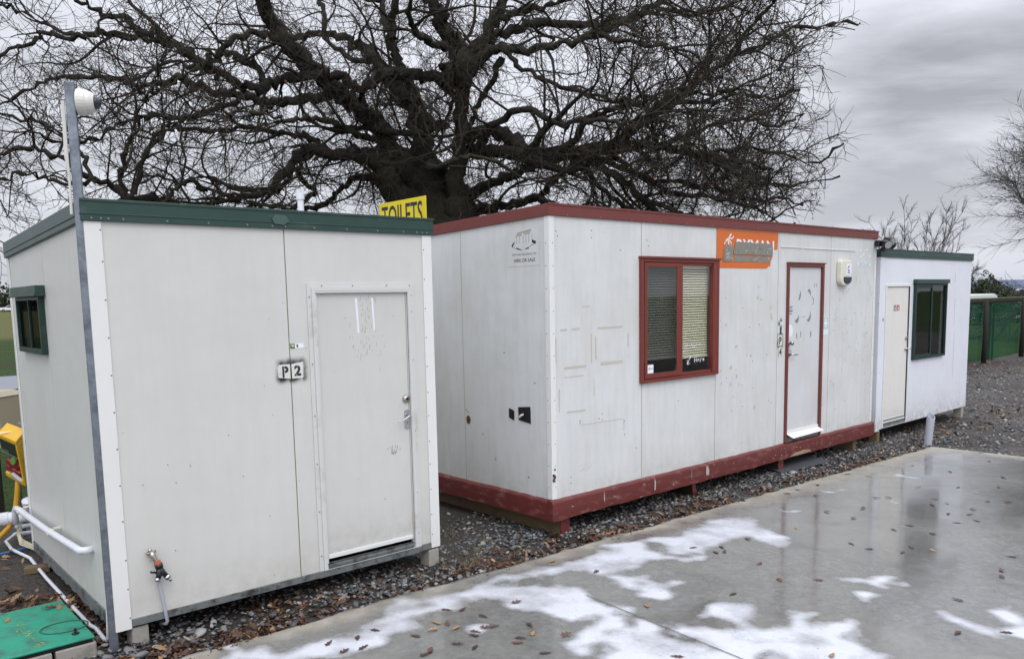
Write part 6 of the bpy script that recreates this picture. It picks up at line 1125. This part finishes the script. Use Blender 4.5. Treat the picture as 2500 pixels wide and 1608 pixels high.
# ================================================================ trees
class Tubes:
    """many thin tapering tubes gathered into one mesh quickly"""
    def __init__(s): s.ch = []
    def add(s, pts, rad): s.ch.append((pts, rad))
    def arrays(s, sides):
        lens = np.array([len(c[0]) for c in s.ch]); P = np.concatenate([np.array(c[0]) for c in s.ch]); Rr = np.concatenate([np.array(c[1]) for c in s.ch])
        st = np.concatenate([[0], np.cumsum(lens)[:-1]]); n = len(P); idx = np.arange(n)
        first = np.zeros(n, bool); first[st] = True; last = np.zeros(n, bool); last[st + lens - 1] = True
        nxt = np.where(last, idx, idx + 1); prv = np.where(first, idx, idx - 1); T = P[nxt] - P[prv]; T /= np.linalg.norm(T, axis=1, keepdims=True) + 1e-9
        ref = np.array([.31, .22, .925]); ref = ref / np.linalg.norm(ref); rf = np.tile(ref, (n, 1)); bad = np.abs(T @ ref) > .93
        cid = np.repeat(np.arange(len(lens)), lens); badc = np.zeros(len(lens), bool); np.logical_or.at(badc, cid, bad); rf[badc[cid]] = (.9, -.4, .1)
        e1 = np.cross(T, rf); e1 /= np.linalg.norm(e1, axis=1, keepdims=True) + 1e-9; e2 = np.cross(T, e1)
        V = []
        for j in range(sides):
            a = 2 * math.pi * j / sides; V.append(P + (e1 * math.cos(a) + e2 * math.sin(a)) * Rr[:, None])
        V = np.stack(V, 1).reshape(-1, 3); seg = idx[~last]; F_ = []
        for j in range(sides):
            k = (j + 1) % sides; F_.append(np.stack([seg * sides + j, seg * sides + k, (seg + 1) * sides + k, (seg + 1) * sides + j], 1))
        return V, np.concatenate(F_)
    def build(s, name, mat, parent, sides): V, F_ = s.arrays(sides); return npmesh(name, V, F_, mat, parent, smooth=True)
def catmull(pts, sub, rnd, jit):
    out = []; n = len(pts)
    for i in range(n - 1):
        p0, p1, p2, p3 = pts[max(i - 1, 0)], pts[i], pts[i + 1], pts[min(i + 2, n - 1)]
        for k in range(sub):
            t_ = k / sub; q = []
            for c_ in range(4): q.append(.5 * (2 * p1[c_] + (p2[c_] - p0[c_]) * t_ + (2 * p0[c_] - 5 * p1[c_] + 4 * p2[c_] - p3[c_]) * t_ ** 2 + (3 * p1[c_] - p0[c_] - 3 * p2[c_] + p3[c_]) * t_ ** 3))
            j_ = jit * min(1, .02 + i * .3 + k) * min(.5, .25 + q[3] * 1.5) * (1 if q[3] < .3 else .3)
            if i or k: q[0] += rnd.gauss(0, j_); q[1] += rnd.gauss(0, j_); q[2] += rnd.gauss(0, j_)
            q[3] = max(.006, q[3] * rnd.uniform(.93, 1.08)); out.append(q)
    out.append(list(pts[-1])); return out
def rdir(rnd):
    while True:
        x, y, z = rnd.uniform(-1, 1), rnd.uniform(-1, 1), rnd.uniform(-1, 1); l = math.sqrt(x * x + y * y + z * z)
        if .1 < l < 1: return x / l, y / l, z / l
def walk(p, d, L, n, wig, up, rnd, ok, droop=0):
    st = L / n; x, y, z = p; dx, dy, dz = d; out = [(x, y, z)]
    bx, by, bz = rdir(rnd)                                   # each branch keeps bending its own way for a while
    for i in range(n):
        if rnd.random() < .35: bx, by, bz = rdir(rnd)
        dx += wig * (.7 * bx + .6 * rnd.uniform(-1, 1)); dy += wig * (.7 * by + .6 * rnd.uniform(-1, 1)); dz += wig * (.7 * bz + .6 * rnd.uniform(-1, 1)) + up - droop * i / n
        l = math.sqrt(dx * dx + dy * dy + dz * dz) + 1e-9; dx /= l; dy /= l; dz /= l
        x += dx * st; y += dy * st; z += dz * st
        if not ok(x, y, z): break
        out.append((x, y, z))
    return out
def side(d, rnd, lo=.6, hi=1.35):
    a, b_, c_ = rdir(rnd); dot = a * d[0] + b_ * d[1] + c_ * d[2]; a -= dot * d[0]; b_ -= dot * d[1]; c_ -= dot * d[2]
    l = math.sqrt(a * a + b_ * b_ + c_ * c_) + 1e-9; an = rnd.uniform(lo, hi); s_, k = math.sin(an) / l, math.cos(an)
    return d[0] * k + a * s_, d[1] * k + b_ * s_, d[2] * k + c_ * s_
TC = (-1.15, 13.0, 5.4)
def inoak(x, y, z):
    dx = (x - TC[0]) / (5.65 if x > TC[0] else 10.5); dy = (y - TC[1]) / 4.9; dz = (z - TC[2]) / (5.9 if z > TC[2] else 3.2)
    vv_ = -sY * (x - O2[0]) + cY * (y - O2[1])
    if z < (3.1 if vv_ < 2.8 else 2.3): return False
    return dx ** 4 + dy ** 2 * abs(dy) + abs(dz) ** 5 < 1.0
rn = random.Random(1234)
oak = thing('oak_tree', 'huge bare oak tree with a dark mossy trunk and tangled limbs behind the cabins', 'tree', (0, 0, 0))
big = Tubes(); mid = Tubes(); thin = Tubes(); tiny = Tubes(); tips = []
limbs = []
for i, l in enumerate(LIMBS):
    q = catmull([(*p[:3], p[3] * (.88 if p[3] > .3 else .80)) for p in l], 5, rn, .075); limbs.append(q); big.add([p[:3] for p in q], [p[3] for p in q])
# limbs that reach towards and away from the viewer
for k in range(8):
    z0 = rn.uniform(3.6, 7.5); az = rn.choice([rn.uniform(-2.5, -.65), rn.uniform(.65, 2.5)]); d = (math.cos(az) * .95, math.sin(az) * .9, rn.uniform(-.05, .55))
    w = walk((TC[0] + .2, TC[1], z0), d, rn.uniform(3.0, 4.6), 16, .42, .0, rn, inoak); n = len(w)
    if n > 5: q = [[*w[i], .055 * (1 - i / n) + .012] for i in range(n)]; limbs.append(q); big.add([p[:3] for p in q], [p[3] for p in q])
def upper(p): return p[2] > 2.8
l1 = []; l2x = []
for li, q in enumerate(limbs):
    n = len(q); acc = 0; start = .12 if li else .8
    for i in range(1, n - 1):
        dd_ = math.dist(q[i][:3], q[i - 1][:3]); acc += dd_
        sp_ = (.215 if q[i][0] > 1 else .42) if q[i][3] < .09 else .62
        while acc > sp_:
            acc -= sp_
            if i / n < start or q[i][2] < 2.9: continue
            d = [q[i + 1][c_] - q[i - 1][c_] for c_ in range(3)]; l = math.sqrt(sum(c_ * c_ for c_ in d)) + 1e-9; d = [c_ / l for c_ in d]
            sd_ = side(d, rn, .5, 1.25); r0 = min(q[i][3] * .62, rn.uniform(.012, .034)); L = rn.uniform(.6, 2.1) * (.65 + r0 * 14)
            w = walk(q[i][:3], sd_, L, 11, .36, .03, rn, inoak, droop=.05)
            if len(w) > 3: rr_ = [max(.006, r0 * (1 - .8 * j / 11)) for j in range(len(w))]; mid.add(w, rr_); l1.append((w, rr_))
    # thin shoots hanging off the heavy wood
    for i in range(1, n - 1):
        if q[i][3] < .07 or q[i][2] < 2.9: continue
        for _ in range(5 if q[i][3] > .16 else 3):
            d = rdir(rn); d = (d[0], d[1], d[2] * .5 - .25); p = [q[i][c_] + d[c_] * q[i][3] * .8 for c_ in range(3)]
            v_ = walk(p, d, rn.uniform(.3, .9), 7, .35, -.02, rn, inoak, droop=.3)
            if len(v_) > 2: thin.add(v_, [.0065 - .0006 * j for j in range(len(v_))]); l2x.append((v_, False))
    # the limb's own end keeps dividing
    d = [q[-1][c_] - q[-2][c_] for c_ in range(3)]; l = math.sqrt(sum(c_ * c_ for c_ in d)) + 1e-9
    if li:
        for _ in range(3):
            w = walk(q[-1][:3], side([c_ / l for c_ in d], rn, .1, .6), rn.uniform(1, 2), 10, .38, .02, rn, inoak)
            if len(w) > 3: rr_ = [max(.006, q[-1][3] * .8 * (1 - .8 * j / 10)) for j in range(len(w))]; mid.add(w, rr_); l1.append((w, rr_))
l2 = list(l2x)
for w, rr_ in l1:
    n = len(w)
    for i in range(1, n):
        st = math.dist(w[i], w[i - 1]); k = st / (.13 if w[i][0] > 1.2 else .17)
        for _ in range(int(k) + (rn.random() < k - int(k))):
            f = rn.random(); p = [w[i - 1][c_] + (w[i][c_] - w[i - 1][c_]) * f for c_ in range(3)]; d = [(w[i][c_] - w[i - 1][c_]) / st for c_ in range(3)]
            right = p[0] > 1.2
            v_ = walk(p, side(d, rn, .5, 1.3), rn.uniform(.25, .95), 7, .48, .03, rn, inoak)
            if len(v_) > 2: r0 = min(rr_[i] * .7, rn.uniform(.0045, .009)); thin.add(v_, [max(.0035, r0 * (1 - .6 * j / 7)) for j in range(len(v_))]); l2.append((v_, right))
for v_, right in l2:
    n = len(v_)
    for i in range(1, n):
        st = math.dist(v_[i], v_[i - 1]); k = st / (.09 if right else .112)
        for _ in range(int(k) + (rn.random() < k - int(k))):
            f = rn.random(); p = [v_[i - 1][c_] + (v_[i][c_] - v_[i - 1][c_]) * f for c_ in range(3)]; d = [(v_[i][c_] - v_[i - 1][c_]) / st for c_ in range(3)]
            u_ = walk(p, side(d, rn, .5, 1.2), rn.uniform(.08, .34), 3, .38, .05, rn, lambda *a: True)
            tiny.add(u_, [.0036, .0030, .0024, .0016][:len(u_)])
            if rn.random() < (.085 if right else .03): tips.append(u_[-1])
# sprays that break the outline on the right
for (a, b_, c_, L) in ((4.55, 13, 8.0, 1.0), (4.4, 12.8, 6.4, .8), (4.5, 13.1, 4.6, 1.0), (4.5, 12.9, 3.9, .9), (4.6, 13, 5.6, .6), (4.5, 12.7, 7.2, .7)):
    w = walk((a - .5, b_, c_), (1, 0, .12), L, 8, .18, .03, rn, lambda *a_: True); thin.add(w, [.011 - .001 * j for j in range(len(w))])
    for i in range(1, len(w)):
        for _ in range(3): u_ = walk(w[i], side((.95, 0, .2), rn, .3, .9), rn.uniform(.1, .35), 4, .3, .06, rn, lambda *a_: True); tiny.add(u_, [.0045, .004, .003, .003, .002][:len(u_)])
def rough(o, amt):
    me = o.data; v = np.empty(len(me.vertices) * 3); me.vertices.foreach_get('co', v); v = v.reshape(-1, 3); nrm = np.empty_like(v).ravel(); me.vertices.foreach_get('normal', nrm); nrm = nrm.reshape(-1, 3)
    f = np.sin(v[:, 0] * 23 + 3 * np.sin(v[:, 2] * 5)) * np.sin(v[:, 1] * 21 + v[:, 2] * 3) + .6 * np.sin(v[:, 2] * 17 + v[:, 0] * 31)
    v += nrm * (f * amt)[:, None]; me.vertices.foreach_set('co', v.ravel()); me.update()
rough(big.build('trunk', M['bark'], oak, 14), .012); mid.build('branches', M['bark'], oak, 5); thin.build('small_branches', M['twig'], oak, 4); tiny.build('twigs', M['twig'], oak, 3)
def quadleaves(name, pts, size, seed, mat, parent, droop=True):
    r = np.random.default_rng(seed); P = np.array(pts); n = len(P); a = r.uniform(0, 6.28, n); t_ = r.uniform(-1.2, .6, n); s_ = r.uniform(*size, n)
    u_ = np.stack([np.cos(a) * np.cos(t_), np.sin(a) * np.cos(t_), np.sin(t_)], 1); w_ = r.normal(0, 1, (n, 3)); w_ = np.cross(u_, w_); w_ /= np.linalg.norm(w_, axis=1, keepdims=True); nn_ = np.cross(u_, w_)
    V = np.stack([P, P + u_ * s_[:, None] * .35 + w_ * s_[:, None] * .28 + nn_ * s_[:, None] * .08, P + u_ * s_[:, None], P + u_ * s_[:, None] * .45 - w_ * s_[:, None] * .30 + nn_ * s_[:, None] * .10], 1).reshape(-1, 3)
    return npmesh(name, V, np.arange(4 * n).reshape(n, 4), mat, parent)
quadleaves('dead_leaves', tips, (.03, .065), 5, M['leaf_cling'], oak)
print('OAK', len(l1), len(l2), len(tiny.ch), len(tips))

# other bare trees ------------------------------------------------
def baretree(label, x, y, h, spread, seed, mat, trunk_r, n1, up1, twn=5, fan=False, z0=0, k3=1.0):
    r = random.Random(seed); t_ = thing('bare_tree', label, 'tree', (x, y, z0)); A = Tubes(); B = Tubes(); Cc = Tubes(); ok = lambda *a: True
    if fan: tops = [(0, 0, h * .05)]
    tr = walk((0, 0, 0), (0, 0, 1), h * (.12 if fan else .62), 8, .10, .05, r, ok); A.add(tr, [trunk_r * (1 - .5 * j / 9) for j in range(len(tr))]); L1_ = []
    for k in range(n1):
        b0 = tr[-1] if fan else tr[r.randint(2, len(tr) - 1)]; az = k * 2.4 + r.uniform(-.4, .4); el = r.uniform(.95, 1.45) if fan else r.uniform(-.3, .9)
        d = (math.cos(az) * math.cos(el), math.sin(az) * math.cos(el), math.sin(el)); L = (h * .85 if fan else spread) * r.uniform(.7, 1.1)
        w = walk(b0, d, L, 12, .14 if fan else .22, up1, r, ok); rr_ = [trunk_r * (.30 if fan else .4) * (1 - .85 * j / 13) + .007 * k3 for j in range(len(w))]; A.add(w, rr_); L1_.append(w)
    L2_ = []
    for w in L1_:
        for i in range(2, len(w)):
            for _ in range(2 if fan else 4):
                d = [w[i][c_] - w[i - 1][c_] for c_ in range(3)]; l = math.sqrt(sum(q * q for q in d)); v_ = walk(w[i], side([q / l for q in d], r, .25, .9), spread * r.uniform(.15, .42), 8, .10 if fan else .2, up1 * .6, r, ok); B.add(v_, [(.016 - .0013 * j) * k3 for j in range(len(v_))]); L2_.append(v_)
    for v_ in L2_:
        for i in range(1, len(v_)):
            for _ in range(twn):
                d = [v_[i][c_] - v_[i - 1][c_] for c_ in range(3)]; l = math.sqrt(sum(q * q for q in d)); u_ = walk(v_[i], side([q / l for q in d], r, .25, .9), spread * r.uniform(.04, .14), 3, .25, .02, r, ok); Cc.add(u_, [.007 * k3, .006 * k3, .005 * k3, .004 * k3])
    A.build('trunk', mat, t_, 7); B.build('branches', mat, t_, 4); Cc.build('twigs', mat, t_, 3); return t_
baretree('tall grey bare tree leaning in from the right behind the netting fence', 25.7, 34.5, 10.0, 6.8, 8, M['bark_grey'], .28, 24, .004, 4)
baretree('small upright bare tree showing over the roof of the bluish white cabin', 11.9, 25.0, 4.7, 1.4, 12, M['bark_pale'], .045, 20, .035, 2, fan=True, k3=.55)
for x, y, h, sd_ in ((36, 84, 8, 3), (41, 88, 7, 5), (45, 84, 6.5, 9)): baretree('pale leafless tree beyond the grey roofed house' if sd_ == 3 else ('pale leafless tree between the two far houses' if sd_ == 5 else 'low leafless tree behind the blue roof'), x, y, h * .7, 3, sd_, M['bark_grey'], .2, 12, .03, 2, z0=rise(x, y))

def foliage(name, label, cat, x, y, z, rx, ry, rz_, n, size, seed, mat, kind=None, trunk=False):
    r = np.random.default_rng(seed); d = r.normal(0, 1, (n, 3)); d /= np.linalg.norm(d, axis=1, keepdims=True); rad = r.uniform(.55, 1, n) ** .5 * (1 + .16 * np.sin(d[:, 0] * 5 + seed) + .12 * np.sin(d[:, 1] * 7) + .12 * np.sin(d[:, 2] * 6))
    P = d * rad[:, None] * np.array([rx, ry, rz_]) + np.array([0, 0, z]); t_ = thing(name, label, cat, (x, y, 0)) if not kind else None
    o = quadleaves('crown' if not kind else name, P, size, seed, mat, t_)
    if kind: o.location = (x, y, 0); tag(o, None, None, None, kind)
    else: mb = MB(); mb.tube([(0, 0, 0), (.05, 0, z - rz_ * .4), (0, 0, z)], [.12, .09, .05], 7); mb.build('trunk', M['bark'], t_)
    return t_ or o
foliage('evergreen_bush', 'dark evergreen bush beyond the fence, left of the blue roofed house', 'bush', 28.2, 49.5, 1.5, 2.0, 1.5, 1.25, 3000, (.10, .25), 2, M['evergreen'])
foliage('evergreen_bush', 'small pointed dark evergreen beside the larger bush beyond the fence', 'bush', 29.4, 50.5, 1.5, .9, .9, 1.7, 1500, (.10, .22), 3, M['evergreen'])
foliage('evergreen_bush', 'low dark bush in front of the white gable of the blue roofed house', 'bush', 33.0, 53.0, 1.0, 1.6, 1.2, 1.1, 1800, (.10, .25), 4, M['evergreen'])

# netting fence -----------------------------------------------------
fe = thing('netting_fence', 'green shade netting fence with dark wooden posts and a top rail along the yard', 'fence')
fu0, fu1, fv = 7.0, 34.0, 3.65
pf_ = lambda u, v=fv: site(u, v)
mb = MB(); n = 80; V = []
for i in range(n + 1):
    u = fu0 + (fu1 - fu0) * i / n; x, y, _ = site(u, fv + .05 * math.sin(u * 3.3) + .03 * math.sin(u * 7.1)); V += [(x, y, .04 + .05 * abs(math.sin(u * 2.3))), (x + .03 * math.sin(u * 5), y + .03 * math.cos(u * 4), .95), (x, y, 1.70 - .03 * abs(math.sin(u * 1.3)))]
mb.add(V, [(3 * i + k, 3 * i + 3 + k, 3 * i + 4 + k, 3 * i + 1 + k) for i in range(n) for k in (0, 1)]); mb.build('netting', M['net'], fe, smooth=True)
us_ = [7.4 + 3.15 * i for i in range(9)]
us_ = [u + (20.5 - min(us_, key=lambda q: abs(q - 20.5))) for u in us_]
for i, u in enumerate(us_):
    x, y, _ = site(u, fv - .16); mb = MB(); mb.tube([(x, y, 0), (x + .02, y, .9), (x, y, 1.76)], [.072, .068, .066], 9); mb.build('post', M['wood_dark'], fe, smooth=True)
    x, y, _ = site(u + 1.6, fv + .15); mb = MB(); mb.tube([(x, y, 0), (x, y, 1.7)], [.03, .028], 7); mb.build('thin_post', M['wood_dark'], fe)
a = site(fu0, fv - .02); b_ = site(fu1, fv - .02); mb = MB(); mb.tube([(a[0], a[1], 1.80), (b_[0], b_[1], 1.84)], .022, 6); mb.build('top_rail', M['rail_moss'], fe)
a = site(fu0, fv + .06); b_ = site(fu1, fv + .06); mb = MB(); mb.tube([(a[0], a[1], 1.72), (b_[0], b_[1], 1.75)], .06, 6); mb.build('lower_rail', M['wood_dark'], fe)
cv = MB(); s0_, s1_ = 20.4, 22.3; x0_, y0_, _ = site(s0_, 4.3); pr = [(-.9, 1.80), (-.88, 1.87), (-.75, 1.93), (1.35, 1.955), (1.52, 1.90), (1.56, 1.80)]
cv.poly(pr, -.45, .45); o = cv.build('boat_cover', simple('pale_grey_shell', 'c3c9c2', .4, var=.05), None, bevel=.04); x, y, _ = site(20.9, 4.5); o.location = (x, y, 0); o.rotation_euler = (0, 0, .55)
mb = MB(); mb.box(-.8, 1.4, -.4, .4, 1.2, 1.80)
mb2 = MB()
for qx, qy in ((-.7, -.35), (1.3, -.35), (1.3, .35), (-.7, .35)): mb2.box(qx - .04, qx + .04, qy - .04, qy + .04, 0, 1.80)
lg2 = mb2.build('stand', M['wood_dark'], o); o.name = 'shelter_roof'; tag(o, 'low pale rounded shelter roof just showing over the netting fence', 'shelter')

# houses --------------------------------------------------------------
def house(label, x, y, rz, w, d, h, rh, wallm, roofm, hip=True, gable=None):
    z = rise(x, y); t_ = thing('house', label, 'house', (x, y, z), rz); mb = MB(); mb.box(-w / 2, w / 2, -d / 2, d / 2, 0, h); mb.build('wall', wallm, t_)
    o_ = .5; a = w / 2 + o_; b_ = d / 2 + o_; k = (a - b_ if a > b_ else 0) if hip else a
    mb = MB(); mb.add([(-a, -b_, h), (a, -b_, h), (a, b_, h), (-a, b_, h), (-k, 0, h + rh), (k, 0, h + rh), (-a, -b_, h - .15), (a, -b_, h - .15), (a, b_, h - .15), (-a, b_, h - .15)], [(0, 1, 5, 4), (1, 2, 5), (2, 3, 4, 5), (3, 0, 4), (0, 6, 7, 1), (1, 7, 8, 2), (2, 8, 9, 3), (3, 9, 6, 0), (6, 9, 8, 7)]); mb.build('roof', roofm, t_)
    for q in (-.3, 0, .3):
        wx = w * q; mb = MB(); ring(mb, wx - .7, wx + .7, .9, 2.0, .06, -d / 2 - .04, -d / 2 - .002, PF); fo = mb.build('window', M['trim_white'], t_); mb = MB(); mb.box(wx - .63, wx + .63, -d / 2 - .02, -d / 2 - .01, .97, 1.93); mb.build('pane', M['car_glass'], fo)
    return t_
house('low house with a dark grey tiled roof just right of the bluish white cabin', 34.0, 61.0, .15, 9, 8, .9, 1.05, M['house_wall'], M['roof_grey'])
house('house with a long blue metal roof and a pale gable in the distance', 40.3, 66.5, .25, 7.5, 7, 1.0, 1.75, M['house_wall'], M['roof_blue'], hip=False)
house('house with a grey roof at the right edge behind the fence', 41.2, 60.0, -.1, 9, 7, 1.1, 1.2, M['house_wall'], M['roof_grey'])

# far left: cars, hedge, trees --------------------------------------------
def car(label, x, y, rz, paint):
    z = rise(x, y) + .0; t_ = thing('parked_car', label, 'car', (x, y, z), rz, 'cars parked along the far edge of the field')
    mb = MB(); P = [(-2.15, .35), (-2.2, .75), (-2.0, .92), (-1.0, .98), (-.45, 1.42), (.95, 1.45), (1.65, 1.0), (2.1, .92), (2.15, .5), (2.05, .33)]; mb.poly(P, -.85, .85); mb.build('body', paint, t_, bevel=.08)
    mb = MB(); mb.poly([(-.88, 1.0), (-.42, 1.36), (.2, 1.38), (.2, 1.0)], -.87, -.862); mb.poly([(.27, 1.0), (.27, 1.38), (.9, 1.38), (1.45, 1.02)], -.87, -.862); mb.build('side_window', M['car_glass'], t_)
    for q in (-1.35, 1.35):
        for s_ in (-.86, .66): mb = MB(); mb.tube([(q, s_, .32), (q, s_ + .2, .32)], .32, 14); wo = mb.build('wheel', M['tyre'], t_); mb = MB(); mb.tube([(q, s_ - .01, .32), (q, s_ + .21, .32)], .19, 12); mb.build('rim', M['galv'], wo)
    return t_
for i, (dx, pm, lab) in enumerate(((0, 'car_white', 'white parked car at the far side of the field, nearest the cabin'), (-4.9, 'car_dark', 'dark parked car at the far side of the field, left of the white one'), (-9.8, 'car_dark', 'dark parked car farther left of the others at the far side of the field'))):
    x, y = -111.5 + dx * .85, 184 + dx * .52; car(lab, x, y, .55, M[pm])
hm = np.random.default_rng(6); n = 30000; s_ = hm.uniform(-70, 330, n); P = np.stack([-190 + .85 * s_ * 1.0, 165 + .52 * s_, hm.uniform(.2, 5.0, n) + rise(300, 0) * .9], 1); P[:, :2] += hm.normal(0, .8, (n, 2))
o = quadleaves('hedge_row', P, (.5, 1.3), 7, M['hedge'], None); tag(o, 'long dark clipped hedge along the far side of the field', 'hedge')
n = 26000; s_ = hm.uniform(-90, 520, n); top = 6 + 4 * np.abs(np.sin(s_ * .09)) + 2.5 * np.sin(s_ * .23 + 1); P = np.stack([-260 + .85 * s_, 225 + .50 * s_, hm.uniform(0, 1, n) ** .7 * top + 1], 1); P[:, :2] += hm.normal(0, 4, (n, 2))
o = quadleaves('far_woodland', P, (.7, 2.0), 8, M['evergreen'], None); o['kind'] = 'stuff'

# what stands behind the viewer and mirrors in the windows: a paling fence and a pale house --------
fb = thing('paling_fence', 'brown timber paling fence behind the viewer, mirrored in the windows', 'fence'); mb = MB()
rr = random.Random(44)
for i in range(150): s0 = -6 + i * .155; x, y = 3.0 + s0 * 1.0, -7.0; mb.box(x, x + .148, y, y + .02, .03, 1.78 + rr.uniform(-.01, .01))
mb.build('palings', M['plank'], fb); mb = MB(); mb.box(-3, 20.3, -6.98 + .0, -6.93, 1.35, 1.45); mb.box(-3, 20.3, -6.98, -6.93, .4, .5); mb.build('rails', M['plank'], fb)

# ---------------------------------------------------------------- tidy: a part is always a mesh, never an empty
bpy.context.view_layer.update()
for o in [q for q in bpy.data.objects if q.type == 'EMPTY' and q.parent]:
    ch = [q for q in o.children if q.type == 'MESH']
    if not ch: continue
    head = ch[0]; nm = o.name; head.parent = o.parent; o.name = 'old'; head.name = nm.split('.')[0]
    for q in ch[1:]: q.parent = head
    bpy.data.objects.remove(o)
def depth(o): 
    k = 0
    while o.parent: o = o.parent; k += 1
    return k
for o in list(bpy.data.objects):
    while depth(o) > 2: o.parent = o.parent.parent
